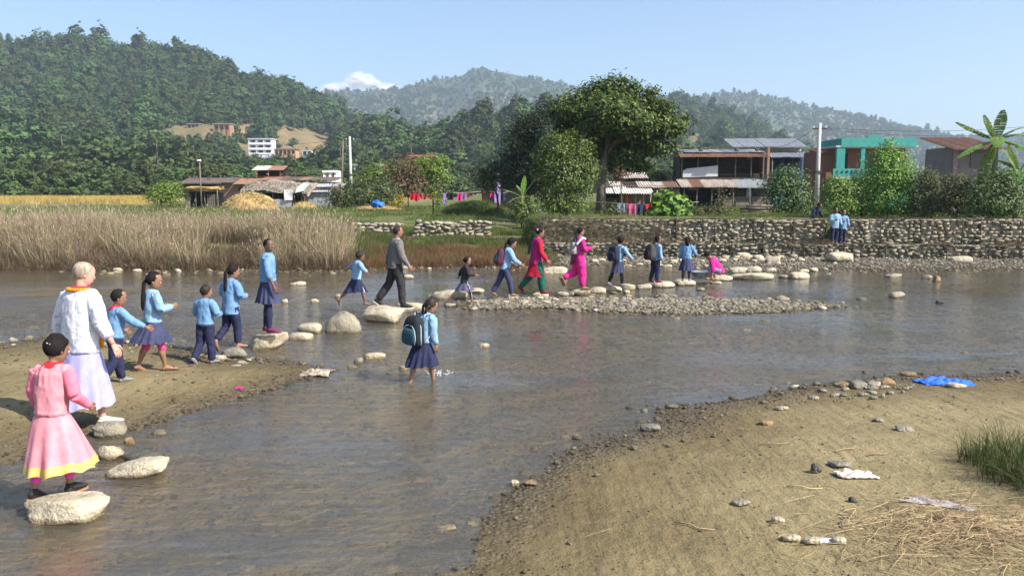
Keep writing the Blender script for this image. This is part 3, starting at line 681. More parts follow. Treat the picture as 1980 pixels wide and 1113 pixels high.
# lesser stones that nothing tells apart
small = []
r_ = np.random.default_rng(3)
for (a, b, c, d, n, g, l, mt) in ((920, 1240, 572, 592, 46, "small stones beside the stepping stones", "small flat stone in the shallows below the stepping stones", ROCK_PALE), (1380, 1500, 488, 512, 30, "tumbled stones at the foot of the wall", "whitish stone tumbled at the foot of the wall", ROCK_PALE),
                         (1500, 1620, 492, 512, 22, "tumbled stones at the foot of the wall", "whitish stone tumbled at the foot of the wall", ROCK_PALE), (1150, 1400, 503, 520, 26, "stones on the far beach", "pale stone on the far gravel beach", ROCK_PALE),
                         (110, 200, 525, 545, 10, "stones in the far shallows", "pale stone in the shallows under the dry reeds", ROCK_PALE), (190, 330, 650, 672, 26, "stones along the sand bar edge", "small pale stone along the upper edge of the sand bar", ROCK_PALE),
                         (110, 185, 655, 668, 10, "stones along the sand bar edge", "small pale stone along the upper edge of the sand bar", ROCK_PALE), (560, 900, 530, 560, 12, "stones in the calm pool", "small stone barely breaking the calm pool", ROCK_GREY),
                         (1560, 1760, 740, 775, 26, "stones on the near shore", "grey stone in the band of near shore gravel", ROCK_GREY), (1660, 1870, 545, 600, 12, "stones breaking the ripples", "dark stone just breaking the rippled water", ROCK_DARK), (200, 270, 525, 535, 8, "stones in the far shallows", "pale stone in the shallows under the dry reeds", ROCK_PALE)):
    for _ in range(n):
        x_ = r_.uniform(a, b); y_ = r_.uniform(c, d); w_ = r_.uniform(7, 19) * (1 if y_ < 640 else 1.2)
        rock(x_ - w_ / 2, x_ + w_ / 2, y_ - w_ * .42, y_, l, mt if r_.uniform() < .75 else ROCK_GREY, group=g, name="loose_stone", cat="stone", sub=2, onland=True)

# ---------------------------------------------------------------- pebbles nobody could count
PEB = [rock_mesh("pebble", (1, 0.75, 0.5), 1, 300 + i, .2, .85, .4) for i in range(8)]
PEB2 = [rock_mesh("gravel stone", (1, 0.8, 0.6), 1, 340 + i, .3, .8, .8) for i in range(6)]
pebmat = rockmat("bed pebble", [(0, (0.19, 0.175, 0.135)), (0.35, (0.27, 0.24, 0.18)), (0.6, (0.27, 0.235, 0.18)), (0.85, (0.40, 0.37, 0.30)), (0.93, (0.6, 0.57, 0.5)), (1, (0.75, 0.72, 0.66))], 2.5)
for q in PEB: q.materials.append(pebmat)
for q in PEB2: q.materials.append(rockmat("bar gravel", [(0, (0.12, 0.11, 0.09)), (0.3, (0.25, 0.23, 0.18)), (0.7, (0.36, 0.33, 0.265)), (1, (0.52, 0.48, 0.40))], 2.5) if q is PEB2[0] else PEB2[0].materials[0])
def pebbles(name, x, y, s, protos, label, lift=0.12):
    z = zt(x, y); P = np.stack([x, y, z + s * lift], 1); n = len(x)
    rot = np.stack([rng.normal(0, .2, n), rng.normal(0, .2, n), rng.uniform(0, 6.28, n)], 1)
    sc = np.stack([s * rng.uniform(.8, 1.3, n), s, s * rng.uniform(.6, 1.1, n)], 1)
    scatter(name, protos, P, rot, sc, label=label)
def cand(n, x0, x1, y0, y1, pw=1.0):
    u = rng.uniform(0, 1, n) ** pw; return rng.uniform(x0, x1, n), y0 + (y1 - y0) * u
x, y = cand(100000, -12, 16, 4.5, 31, 1.6); ok = np.abs(x / y) < .66; x, y = x[ok], y[ok]; z, sN, sL, sM, sF = zt(x, y, True)
water = np.maximum(np.maximum(sN, sL), np.maximum(sM, sF)) < 0.1
k = water & (rng.uniform(0, 1, len(x)) < 0.55 + 0.5 * fbm(x * .5, y * .5, 1.0, 3)); x1_, y1_ = x[k], y[k]
pebbles("bed_pebbles", x1_, y1_, np.minimum(rng.lognormal(-3.25, .55, len(x1_)), .22) * np.clip(y1_ / 10, .8, 2), PEB, "pebbles on the river bed seen through shallow water")
k = (sM > -0.35) & (y > 14); x2, y2 = x[k], y[k]
xx, yy = cand(110000, -1, 13, 16, 24); z, a_, b_, sM2, c_ = zt(xx, yy, True); k = sM2 > -.25 * rng.uniform(0, 1, len(xx)); xx, yy = xx[k], yy[k]
pebbles("gravel_bar", xx, yy, rng.uniform(.035, .09, len(xx)) * (1 + .6 * (rng.uniform(0, 1, len(xx)) < .1)), PEB2, "gravel heaped in a low bar in mid river", .25)
xx, yy = cand(30000, .8, 26, 26, 33); z, a_, b_, c_, sF2 = zt(xx, yy, True); k = (sF2 > -.3) & (yy < low_y(xx)) & (rng.uniform(0, 1, len(xx)) < .55); xx, yy = xx[k], yy[k]
pebbles("beach_gravel", xx, yy, rng.uniform(.03, .12, len(xx)), PEB2, "pale gravel on the far beach below the wall", .2)
xx, yy = cand(90000, -3, 12, 4.5, 15, 1.3); z, sN2, b_, c_, d_ = zt(xx, yy, True)
dens = np.clip(.75 * np.exp(-(np.maximum(sN2, 0) / .5)) * smooth(6.0, 9.5, yy) + .16 + .22 * (fbm(xx, yy * 1, 4.0, 3) > .12), 0, 1); k = (sN2 > -.12) & (rng.uniform(0, 1, len(xx)) < dens); xx, yy, sN2 = xx[k], yy[k], sN2[k]
pebbles("shore_gravel", xx, yy, np.minimum(rng.lognormal(-4.5, .65, len(xx)), .11) * np.where(sN2 < .8, 1.2, .62), PEB, "gravel and grit along the near shore", .2)
xx, yy = cand(26000, -10, -2, 8, 15); z, a_, sL2, c_, d_ = zt(xx, yy, True)
dens = np.clip(.9 * np.exp(-(np.maximum(sL2, 0) / .25)) + .07, 0, 1); k = (sL2 > -.1) & (rng.uniform(0, 1, len(xx)) < dens); xx, yy = xx[k], yy[k]
pebbles("sandbar_gravel", xx, yy, np.minimum(rng.lognormal(-3.9, .6, len(xx)), .12), PEB, "grit and small stones round the sand bar", .2)

# ---------------------------------------------------------------- walls of stacked stone
WS = []
for i in range(10):
    me = rock_mesh("wall stone", (1, 1, 1), 1, 500 + i, .30, .48, 1.0); WS.append(me)
wallmat = rockmat("gabion stone", [(0, (0.22, 0.205, 0.17)), (0.25, (0.33, 0.31, 0.25)), (0.5, (0.40, 0.37, 0.29)), (0.65, (0.35, 0.35, 0.29)), (0.82, (0.46, 0.40, 0.30)), (0.94, (0.29, 0.21, 0.16)), (1, (0.52, 0.47, 0.37))], 1.6, wetline=False, rough=.92)
for q in WS: q.materials.append(wallmat)
core = M("dark rubble core", (0.30, 0.27, 0.20), (0.16, 0.145, 0.11), 6, .95, 1.0, .05)
wire = M("rusty cage wire", (0.09, 0.065, 0.05), (0.05, 0.035, 0.03), 20, .8, metallic=.3)
def stone_wall(x0, x1, z0, z1, front, label, thick=.7, sw=(.13, .34), sh=(.08, .16), cage=True, name="gabion_wall", cat="gabion wall", group="gabion walls along the far bank", slope=0, top=True, rows_z=None, limit=300, uneven=0):
    root = empty(name, ((x0 + x1) / 2, float(front((x0 + x1) / 2)), z0), label=label, cat=cat, group=group)
    ox, oy, oz = root.location
    cb = MB(); n = max(2, int((x1 - x0) / 1.0)); xs = np.linspace(x0 + .03, x1 - .03, n + 1)
    for a, b in zip(xs[:-1], xs[1:]):
        m_ = (a + b) / 2; tp = z1 - .05 - (uneven * (0.5 + .5 * float(vnoise(m_ * 1.3, 0.3))) if uneven else 0)
        cb.box((m_ - ox, float(front(m_)) + .1 + thick / 2 - oy, (z0 + tp) / 2 - oz - .1), (b - a, thick, tp - z0 + .2))
    obj("rubble_core", cb, core, root)
    stones = []; z = z0
    while z < z1 - .04:
        h = random.uniform(*sh); h = min(h, z1 - z + .02); x = x0 + random.uniform(-.1, .1)
        while x < x1:
            w = random.uniform(*sw) * (1 if random.random() > .12 else 1.35); hh = h * random.uniform(.8, 1.15)
            lim = z1 - (uneven * (0.5 + .5 * float(vnoise((x + w / 2) * 1.3, 0.3))) if uneven else 0)
            if z < lim - .03: stones.append((x + w / 2, z + h / 2 + random.uniform(-.03, .03) + .025 * math.sin(x * 2.1 + z * 9), w * 1.05, hh * 1.12, random.uniform(.24, .36), random.uniform(-.05, .06)))
            x += w
        z += h * .93
    if top:
        for j in range(2):
            x = x0
            while x < x1:
                w = random.uniform(.22, .45); stones.append((x + w / 2, (z1 - .03 - (uneven * (0.5 + .5 * float(vnoise((x + w / 2) * 1.3, 0.3))) if uneven else 0)), w, random.uniform(.08, .14), .3, .16 + j * .3)); x += w
    stones.sort(key=lambda q: -q[2] * q[3]); many = stones[limit:]
    for (sx_, sz_, w, h, d, oyy) in stones[:limit]:
        o = bpy.data.objects.new("stone", random.choice(WS)); COL.objects.link(o); o.parent = root
        o.location = (sx_ - ox, float(front(sx_)) + .1 + oyy - oy + slope * (sz_ - z0), sz_ - oz); o.scale = (w, d, h); o.rotation_euler = (random.uniform(-.1, .1), random.uniform(-.25, .25), random.uniform(-.15, .15) + (math.pi if random.random() < .5 else 0))
    if many:
        mb = MB()
        for (sx_, sz_, w, h, d, oyy) in many:
            V, F = ico(1); mb.add(np.sign(V) * np.abs(V) ** .6 * (1 + .12 * fbm(V[:, 0] * 2 + sx_ * 9, V[:, 1] * 2, V[:, 2] * 2 + sz_ * 9, 2))[:, None] * [w / 2, d / 2, h / 2] + [sx_ - ox, float(front(sx_)) + .1 + oyy - oy, sz_ - oz], F.tolist(), sm=True)
        obj("filler_stones", mb, wallmat, root, kind='stuff')
    if cage:
        wb = MB(); x = x0
        while x <= x1:
            f = float(front(x)) - .06 - oy
            wb.tube([(x - ox, f, -.02), (x - ox, f, z1 - z0 + .04)], .022, 4); wb.tube([(x - ox, f, z1 - z0 + .05), (x - ox, f + thick, z1 - z0 + .05)], .015, 4)
            x += 1.52
        for zz in (0.03, z1 - z0 + .04): wb.tube([(x0 - ox, float(front(x0)) - .06 - oy, zz), (x1 - ox, float(front(x1)) - .06 - oy, zz)], .016, 4)
        obj("cage_wire", wb, wire, root, kind='stuff')
    return root
GX0, GX1 = 12.35, 12.95
stone_wall(1.25, 6.6, .62, 1.56, wall_y, "upper gabion wall overgrown with dry vines behind the women on the crossing")
stone_wall(6.6, GX0, .62, 1.56, wall_y, "upper gabion wall from the pink squatting woman to the gap")
stone_wall(GX1, 18.2, .62, 1.60, lambda x: wall_y(x) + .02, "upper gabion wall just right of the gap")
stone_wall(18.2, 24, .62, 1.63, lambda x: wall_y(x) + .04, "upper gabion wall at the far right below the banana plant")
stone_wall(1.0, 9.8, .0, .66, low_y, "lower gabion tier left of the square block")
stone_wall(9.8, 16.6, .0, .66, low_y, "lower gabion tier under the gap and the big boulder")
stone_wall(16.6, 24, .0, .66, low_y, "lower gabion tier darkened with damp at the far right")  # stones share the other tiers' colours, with no darkening of their own
# steps in the gap
root = empty("stone_steps", ((GX0 + GX1) / 2, float(wall_y(12.6)), .6), label="rough stone steps climbing through the gap in the gabion wall", cat="steps")
for i in range(4):
    for j in range(2): obj("step_stone", rock_mesh("step_stone", (.36, .34, .25), 2, 620 + i * 2 + j, .12, .5), ROCK_WARM if i == 0 else ROCK_GREY, root, loc=(-.15 + .3 * j, .25 + i * .24, .1 + i * .23))
# dry stone walls on the left bank
wy2 = lambda x: 35.4 + .05 * np.asarray(x, float)
def seg(px0, px1): return XD(px0, 35.4), XD(px1, 35.4)
a, b = seg(682, 772)
stone_wall(a, b, zt(np.array([a]), np.array([35.4]))[0] - .1, ZD(429, 35.4), wy2, "low tumbled dry stone wall topped with straw by the reeds", cage=False, name="dry_stone_wall", cat="stone wall", group="dry stone walls on the left bank", sw=(.16, .42), sh=(.1, .19), thick=.5, uneven=.16)
a, b = seg(800, 940)
stone_wall(a, b, zt(np.array([a]), np.array([35.4]))[0] - .1, ZD(426, 35.4), wy2, "longer dry stone wall behind the man in the sweater", cage=False, name="dry_stone_wall", cat="stone wall", group="dry stone walls on the left bank", sw=(.16, .42), sh=(.1, .19), thick=.5, uneven=.2)
# ---------------------------------------------------------------- people
SOFT = []
def soft(name, mb, mat, parent, voxel=0.012, sm=3, fold=0.0, ff=14.0, stretch=(1, 1, 0.55), extra=None, **pr):
    o = obj(name, mb, mat, parent, **pr)
    r = o.modifiers.new("r", 'REMESH'); r.mode = 'VOXEL'; r.voxel_size = voxel; r.use_smooth_shade = True
    if sm:
        q = o.modifiers.new("s", 'SMOOTH'); q.factor = 0.5; q.iterations = sm
    SOFT.append((o, fold, ff, stretch, extra)); return o
def finish_soft():
    bpy.context.view_layer.update(); dg = bpy.context.evaluated_depsgraph_get(); out = []
    for o, fold, ff, st, extra in SOFT: out.append(bpy.data.meshes.new_from_object(o.evaluated_get(dg)))
    for (o, fold, ff, st, extra), me in zip(SOFT, out):
        mats = list(o.data.materials); o.modifiers.clear(); old = o.data; o.data = me; bpy.data.meshes.remove(old)
        me.materials.clear()
        for q in mats: me.materials.append(q)
        n = len(me.vertices); co = np.empty(n * 3); me.vertices.foreach_get("co", co); co = co.reshape(-1, 3)
        if fold:
            nr = np.empty(n * 3); me.vertices.foreach_get("normal", nr); nr = nr.reshape(-1, 3)
            sd = (hash(o.name) % 97) * 0.37
            q = co * np.array(st) * ff
            w = 1 - 2 * np.abs(fbm(q[:, 0] + sd, q[:, 1], q[:, 2], 3))
            me.vertices.foreach_set("co", (co + nr * (w * fold)[:, None]).reshape(-1)); me.update()
        if extra: extra(me, co)
        if me.attributes.get("extra_hair") is None: pass
        me.polygons.foreach_set("use_smooth", np.ones(len(me.polygons), bool)); me.update()
    for o, *_ in SOFT:
        if o.get('_add'): 
            a = bpy.data.objects[o['_add']]; bm = bmesh.new(); bm.from_mesh(o.data); bm.from_mesh(a.data)
            bm.to_mesh(o.data); bm.free(); bpy.data.objects.remove(a); del o['_add']
    SOFT.clear()
def cloth(name, a, b=None, scale=9, spec=0.15, rough=0.9, fine=None): return M(name, a, b or tuple(c * 0.82 for c in a), scale, rough, 0.8, 0.012, spec=spec, fine=fine)
SKIN = {'brown': M("brown skin", (0.27, 0.14, 0.085), (0.21, 0.105, 0.065), 8, 0.55, 0.1, 0.002, spec=0.4),
        'dark': M("dark brown skin", (0.17, 0.085, 0.055), (0.13, 0.065, 0.042), 8, 0.5, 0.1, 0.002, spec=0.4),
        'fair': M("fair skin", (0.62, 0.33, 0.25), (0.52, 0.25, 0.19), 8, 0.55, 0.1, 0.002, spec=0.4)}
hair_black = M("black hair", (0.018, 0.014, 0.013), (0.008, 0.007, 0.007), 30, 0.8, 0.9, 0.006, spec=0.12, stretch=(1, 1, 0.15))
hair_grey = M("grey blonde hair", (0.40, 0.33, 0.25), (0.17, 0.13, 0.095), 26, 0.55, 0.9, 0.008, stretch=(1, 1, 0.2))
hair_dark = M("dark brown hair", (0.035, 0.022, 0.018), (0.015, 0.01, 0.009), 30, 0.65, 0.8, 0.006, spec=0.25, stretch=(1, 1, 0.15))
SKY_SHIRT = cloth("sky blue school cotton", (0.155, 0.28, 0.455), (0.12, 0.235, 0.40))
PALE_SHIRT = cloth("pale washed blue cotton", (0.23, 0.36, 0.50), (0.18, 0.30, 0.44))
NAVY = cloth("navy school cloth", (0.028, 0.032, 0.075), (0.018, 0.021, 0.05))
NAVY2 = cloth("faded navy cloth", (0.055, 0.06, 0.12), (0.035, 0.04, 0.085))
BLACKC = cloth("black cloth", (0.018, 0.018, 0.022), (0.01, 0.01, 0.013))
eye_w = M("eye white", (0.75, 0.73, 0.7), (0.7, 0.68, 0.65), rough=0.3); eye_d = M("dark iris", (0.02, 0.012, 0.01), (0.015, 0.01, 0.01), rough=0.2)
lip = M("lips", (0.20, 0.08, 0.07), (0.16, 0.06, 0.055), rough=0.5)
def vdir(flex, abd, side):
    """limb direction hanging from a joint; flex swings it forward, abd away from the body"""
    a, b = R(flex), R(abd)
    return np.array([side * math.sin(b), math.sin(a) * math.cos(b), -math.cos(a) * math.cos(b)])
def rotm(yaw=0, pitch=0, roll=0):
    """yaw turns to the right, pitch bends forward, roll tips to the right"""
    return np.array((Euler((0, 0, -R(yaw))).to_matrix() @ Euler((-R(pitch), 0, 0)).to_matrix() @ Euler((0, R(roll), 0)).to_matrix()))
PEOPLE = {}
class Person:
    def __init__(s, H, foot, yaw, child=True, legs=None, arms=None, lean=4, tilt=0, twist=0, head=(0, 0, 0), skin='brown', stance='R', dz=0.0,
                 label="", group=None, z=None, fat=1.0, vox=0.012, sit=False, at_=None, pelvis_z=None):
        s.H = H; s.skin = SKIN[skin]; s.fat = fat; s.vox = vox; s.child = child
        p = dict(th=.225, sh=.215, ank=.04, tor=.315, neck=.035, head=.165, up=.16, fo=.135, shw=.108, hw=.05) if child else \
            dict(th=.245, sh=.245, ank=.04, tor=.295, neck=.045, head=.132, up=.17, fo=.145, shw=.112, hw=.053)
        for k in p: p[k] *= H
        s.p = p
        legs = legs or {}; arms = arms or {}
        P = {}; s.P = P
        T = rotm(0, lean, tilt); s.T = T; Tt = T @ rotm(twist); s.Tc = Tt
        pel = np.zeros(3); up = T @ np.array([0, 0, 1.0])
        P['pel'] = pel; P['neck'] = pel + up * p['tor']; P['up'] = up
        s.cr = Tt @ np.array([1.0, 0, 0]); s.cf = Tt @ np.array([0, 1.0, 0])
        for side, k in ((-1, 'L'), (1, 'R')):
            lf = legs.get(k, (0, 3, 0)); flex, abd, knee = lf[:3]; fp = lf[3] if len(lf) > 3 else 0; ft = lf[4] if len(lf) > 4 else 8
            hip = pel + np.array([side * p['hw'], 0, -0.02 * H]); kn = hip + vdir(flex, abd, side) * p['th']
            an = kn + vdir(flex - knee, abd * 0.4, side) * p['sh']
            P['hip' + k], P['kn' + k], P['an' + k] = hip, kn, an
            fd = np.array([side * math.sin(R(ft)) * math.cos(R(fp)), math.cos(R(fp)) * math.cos(R(ft)), -math.sin(R(fp))])
            P['fd' + k] = fd
            sd = vdir(flex - knee, abd * 0.4, side); n_ = -sd; n_ = n_ - fd * n_.dot(fd); P['fn' + k] = n_ / np.linalg.norm(n_)
            ar = arms.get(k, (0, 10, 12)); af, aa, el = ar[:3]; ea = ar[3] if len(ar) > 3 else 0
            sh = P['neck'] - up * 0.025 * H + s.cr * side * p['shw']
            ud = Tt @ vdir(af, aa, side); e = sh + ud * p['up']
            fdv = Tt @ vdir(af + el, aa + ea, side); w = e + fdv * p['fo']
            P['sh' + k], P['el' + k], P['wr' + k], P['hd' + k] = sh, e, w, fdv
        st = P['an' + stance]; off = np.array([-st[0], -st[1], -(st[2] - p['ank'])])
        if pelvis_z is not None: off[2] = pelvis_z
        for k in list(P):
            if k[:2] not in ('fd', 'fn', 'hd', 'up'): P[k] = P[k] + off
        base = at_ if at_ is not None else GT(*foot)
        if z is not None: base = G(foot[0], foot[1], z)
        s.loc = Vector((base[0], base[1], base[2] + dz))
        s.yaw = yaw
        s.root = empty("person", s.loc, -R(yaw), label=label, cat="person", group=group)
        s.Hm = Tt @ rotm(*head); s.hc = P['neck'] + up * p['neck'] * 0.9 + s.Hm @ np.array([0, 0.01 * H, 0])
        s.build_body()
    def M4(s): return Matrix.LocRotScale(s.loc, Euler((0, 0, -R(s.yaw))), None)
    def head_pt(s, x, y, z):
        h = s.p['head']; return s.hc + s.Hm @ (np.array([x, y, z]) * h)
    def torso_ring(s, t, w, d, n=20, off=(0, 0), exp=1.0):
        c = s.P['pel'] + (s.P['neck'] - s.P['pel']) * t; k = np.clip(t, 0, 1)
        r = s.cr * k + np.array([1.0, 0, 0]) * (1 - k); f = s.cf * k + (s.T @ np.array([0, 1.0, 0])) * (1 - k)
        r /= np.linalg.norm(r); f /= np.linalg.norm(f)
        a = np.arange(n) * 2 * math.pi / n
        ca, sa = np.cos(a), np.sin(a); e = 0.85
        return c + np.outer(np.sign(ca) * np.abs(ca) ** e, r) * w * s.H * s.fat + np.outer(np.sign(sa) * np.abs(sa) ** e, f) * d * s.H * s.fat + f * off[1] * s.H
    def build_body(s):
        H, P, p = s.H, s.P, s.p; b = MB(); F = s.fat
        b.rings([s.torso_ring(t, w, d) for t, w, d in ((-.16, .05, .04), (-.06, .078, .055), (.06, .082, .058), (.3, .07, .05), (.6, .08, .056), (.85, .09, .055), (.97, .07, .045), (1.04, .035, .03))])
        b.tube([P['neck'] - P['up'] * .03 * H, s.hc + s.Hm @ np.array([0, -0.01 * H, .03 * H])], [.034 * H, .028 * H if s.child else .032 * H], 10)
        # head: rings from chin to crown
        hh = p['head']
        prof = ((.0, .13, .14, .16), (.05, .20, .22, .10), (.18, .28, .33, .05), (.32, .315, .39, .02), (.47, .335, .43, 0), (.62, .345, .45, -.01), (.76, .33, .43, -.015), (.88, .265, .35, -.02), (.96, .16, .22, -.02), (1.0, .05, .07, -.02))
        RR = []
        for t, w, d, oy in prof:
            a = np.arange(18) * 2 * math.pi / 18
            RR.append(np.stack([np.cos(a) * w * .93, np.sin(a) * d + oy, np.full(18, t)], 1) * hh @ s.Hm.T + s.hc)
        b.rings(RR)
        rt = s.Hm
        b.ell(s.head_pt(0, .43, .36), (hh * .05, hh * .08, hh * .07), 8, 6, rot=rt)          # nose
        b.tube([s.head_pt(0, .40, .50), s.head_pt(0, .455, .36)], [hh * .035, hh * .05], 6)
        b.ell(s.head_pt(0, .37, .19), (hh * .10, hh * .06, hh * .045), 8, 6, rot=rt)          # mouth
        b.tube([s.head_pt(-.22, .34, .53), s.head_pt(0, .42, .54), s.head_pt(.22, .34, .53)], hh * .045, 6)
        for sd in (-1, 1): b.ell(s.head_pt(sd * .335, -.02, .42), (hh * .035, hh * .075, hh * .11), 8, 6, rot=rt)
        for k, sd in (('L', -1), ('R', 1)):
            b.tube([P['neck'] - P['up'] * .03 * H, P['sh' + k]], [.04 * H, .032 * H], 8)
            e = P['el' + k]; b.tube([P['sh' + k], P['sh' + k] * .5 + e * .5, e], [.031 * H * F, .027 * H * F, .021 * H], 10)
            w = P['wr' + k]; b.tube([e, e * .65 + w * .35, w], [.022 * H, .0225 * H * F, .0135 * H], 10)
            h_, kn, an = P['hip' + k], P['kn' + k], P['an' + k]
            b.tube([h_, h_ * .5 + kn * .5, kn], [.056 * H * F, .047 * H * F, .034 * H], 12)
            cf = (h_ * 0 + kn * .68 + an * .32); sd_ = (an - kn) / np.linalg.norm(an - kn)
            back = np.array([0, -1.0, 0]); back = back - sd_ * back.dot(sd_)
            b.tube([kn, cf + back * .010 * H, kn * .3 + an * .7, an], [.033 * H, .036 * H * F, .024 * H, .0185 * H], 10)
            s.foot(b, k, 0)
        o = soft("body", b, s.skin, s.root, s.vox, 2)
        s.body = o
        hb = MB()
        for k, sd in (('L', -1), ('R', 1)): s.hand(hb, k, sd)
        ho = obj("hands_tmp", hb, s.skin); o['_add'] = ho.name
    def foot(s, b, k, grow):
        H = s.H; an, fd, n = s.P['an' + k], s.P['fd' + k], s.P['fn' + k]; fd = fd / np.linalg.norm(fd); r = np.cross(fd, n)
        g = 1 + grow; heel = an - n * .018 * H - fd * .022 * H
        pts = [heel - fd * .012 * H, heel, an - n * .012 * H + fd * .02 * H, an - n * .022 * H + fd * .065 * H, an - n * .028 * H + fd * .105 * H, an - n * .03 * H + fd * .125 * H]
        rad = [(.012 * H * g, .012 * H * g), (.02 * H * g, .021 * H * g), (.027 * H * g, .024 * H * g), (.0185 * H * g, .029 * H * g), (.012 * H * g, .030 * H * g), (.007 * H * g, .02 * H * g)]
        b.tube(pts, rad, 12, up=n)
        b.tube([an + n * .02 * H, an - n * .015 * H], [.02 * H * g, .024 * H * g], 10)
    def hand(s, b, k, sd):
        H = s.H; w, d = s.P['wr' + k], s.P['hd' + k]; d = d / np.linalg.norm(d)
        # palm faces the body
        side = s.cr * sd; n = -side + d * side.dot(d); n = n / np.linalg.norm(n); a = np.cross(d, n); 
        if a.dot(s.cf) < 0: a = -a                                    # towards the thumb
        L = .048 * H
        b.tube([w - d * .01 * H, w + d * .012 * H, w + d * L * .75, w + d * L], [(.0135 * H, .012 * H), (.019 * H, .011 * H), (.024 * H, .010 * H), (.022 * H, .008 * H)], 8, up=a)
        for i, (o_, ln) in enumerate(((.017, .042), (.0057, .047), (-.0057, .043), (-.017, .034))):
            q = w + d * L * .95 + a * o_ * H; sp = a * o_ * .25
            dd = d + sp; m1 = q + dd * ln * H * .5 + n * .004 * H; m2 = m1 + (dd * .8 + n * .45) * ln * H * .35; m3 = m2 + (dd * .6 + n * .75) * ln * H * .25
            b.tube([q - d * .006 * H, m1, m2, m3], [.0062 * H, .0058 * H, .005 * H, .0038 * H], 6)
        q = w + d * .014 * H + a * .014 * H; m1 = q + (d * .7 + a * .8) * .02 * H; m2 = m1 + (d * .95 + a * .2 + n * .2) * .018 * H; m3 = m2 + (d + n * .3) * .014 * H
        b.tube([q, m1, m2, m3], [.0085 * H, .0075 * H, .006 * H, .0045 * H], 6)
    # ---- clothes
    def shirt(s, mat, hem=-.16, slack=1.0, sleeve=.93, name="shirt", flare=0, collar=True, fold=.0135):
        H, P = s.H, s.P; b = MB(); e = .012 * slack
        prof = [(hem, .088 + e + flare, .064 + e + flare), (hem * .4, .088 + e + flare * .5, .064 + e + flare * .5), (.12, .086 + e, .062 + e), (.35, .082 + e * 1.2, .06 + e * 1.2), (.6, .088 + e, .063 + e), (.85, .094 + e, .06 + e * .8), (.97, .08 + e * .6, .05 + e * .5), (1.05, .045, .04)]
        if hem > -.05: prof = [(hem, .082, .06), (hem + .07, .092 + e, .068 + e)] + prof[2:]
        b.rings([s.torso_ring(t, w, d) for t, w, d in prof])
        for k in 'LR':
            sh, el, wr = P['sh' + k], P['el' + k], P['wr' + k]; c = el * (1 - sleeve) + wr * sleeve
            b.tube([P['neck'] - P['up'] * .035 * H, sh], [.042 * H, .04 * H], 10)
            if sleeve < 0: continue
            b.tube([sh, sh * .5 + el * .5, el], [.041 * H, .037 * H * slack, .031 * H * slack], 12)
            b.tube([el, el * .5 + c * .5, c], [.032 * H * slack, .029 * H * slack, .0225 * H * slack], 12)
        o = soft(name, b, mat, s.root, s.vox, 2, fold * H / 1.3, 9 / H * 1.4)
        if collar:
            cb = MB(); n0 = P['neck'] + P['up'] * .012 * H
            RR = []
            for t, r_ in ((-.02, .05), (0.0, .043), (.018, .038), (.006, .047), (-.022, .058)):
                a = np.arange(18) * 2 * math.pi / 18
                RR.append(n0 + P['up'] * t * H + np.outer(np.cos(a), s.cr) * r_ * H + np.outer(np.sin(a), s.cf) * r_ * H * .92)
            cb.rings(RR, cap=False); obj("collar", cb, mat, s.root)
        return o
    def skirt(s, mat, length=.2, flare=.155, top=.05, pleats=16, n=96, name="skirt", amp=.07, sway=(0, 0), hem=None, tier=None):
        H, P = s.H, s.P; RR = []; m = 14
        mid = (P['knL'] + P['knR']) / 2; c0 = P['pel'] + P['up'] * top * s.p['tor']
        dirn = np.array([(mid[0] - c0[0]) * .25 + sway[0] * H, (mid[1] - c0[1]) * .35 + sway[1] * H, -length * H])
        a = np.arange(n) * 2 * math.pi / n; sd = rng.uniform(0, 50)
        for i in range(m):
            t = i / (m - 1); c = c0 + dirn * t
            spread_y = abs(P['knL'][1] - P['knR'][1]) * .35 * t
            fw = max(1, s.fat * 1.05); w = (.088 + (flare * .93 - .088) * t ** .62) * H * fw; d = fw * (.066 + (flare * .85 - .066) * t ** .8) * H + spread_y
            q = 1 + amp * t * np.cos(pleats * a + 1.6 * np.sin(2 * a + sd)) * (1 + .5 * np.sin(3 * a + sd)) + .10 * t * vnoise(np.cos(a) * 2 + sd, np.sin(a) * 2, t)
            RR.append(np.stack([c[0] + np.cos(a) * w * q, c[1] + np.sin(a) * d * q, np.full(n, c[2]) + .008 * H * t * np.cos(pleats * a) + .015 * H * t * vnoise(np.cos(a) * 1.5 + sd, np.sin(a) * 1.5, 3)], 1))
        b = MB(); b.rings(RR, cap=False); b.rings([RR[-1], RR[-1] * [1, 1, 1] * 1.0 + (c0 + dirn - RR[-1]) * .04 * [1, 1, 0] + [0, 0, .01]], cap=False)
        if hem is not None:
            nf = len(b.mi); 
            for i in range(n * (m - 1) - n * hem[0], n * (m - 1)): b.mi[i] = 1
            return obj(name, b, [mat, hem[1]], s.root)
        return obj(name, b, mat, s.root)
    def trousers(s, mat, cut=.93, slack=1.0, name="trousers", balloon=0, top=.06, fold=.011):
        H, P = s.H, s.P; b = MB()
        b.rings([s.torso_ring(t, w, d) for t, w, d in ((-.2, .06, .05), (-.1, .088, .065), (top, .09, .066))])
        for k in 'LR':
            h_, kn, an = P['hip' + k], P['kn' + k], P['an' + k]; c = kn * (1 - cut) + an * cut
            b.tube([h_ + np.array([0, 0, .02 * H]), h_ * .5 + kn * .5, kn], [.06 * H * slack, .054 * H * slack + balloon * H, .044 * H * slack + balloon * H], 14)
            b.tube([kn, kn * .5 + c * .5, c], [.044 * H * slack + balloon * H, .041 * H * slack + balloon * .8 * H, .036 * H * slack], 14)
        return soft(name, b, mat, s.root, s.vox, 2, fold * H / 1.3, 8 / H * 1.4, (1, 1, 0.8))
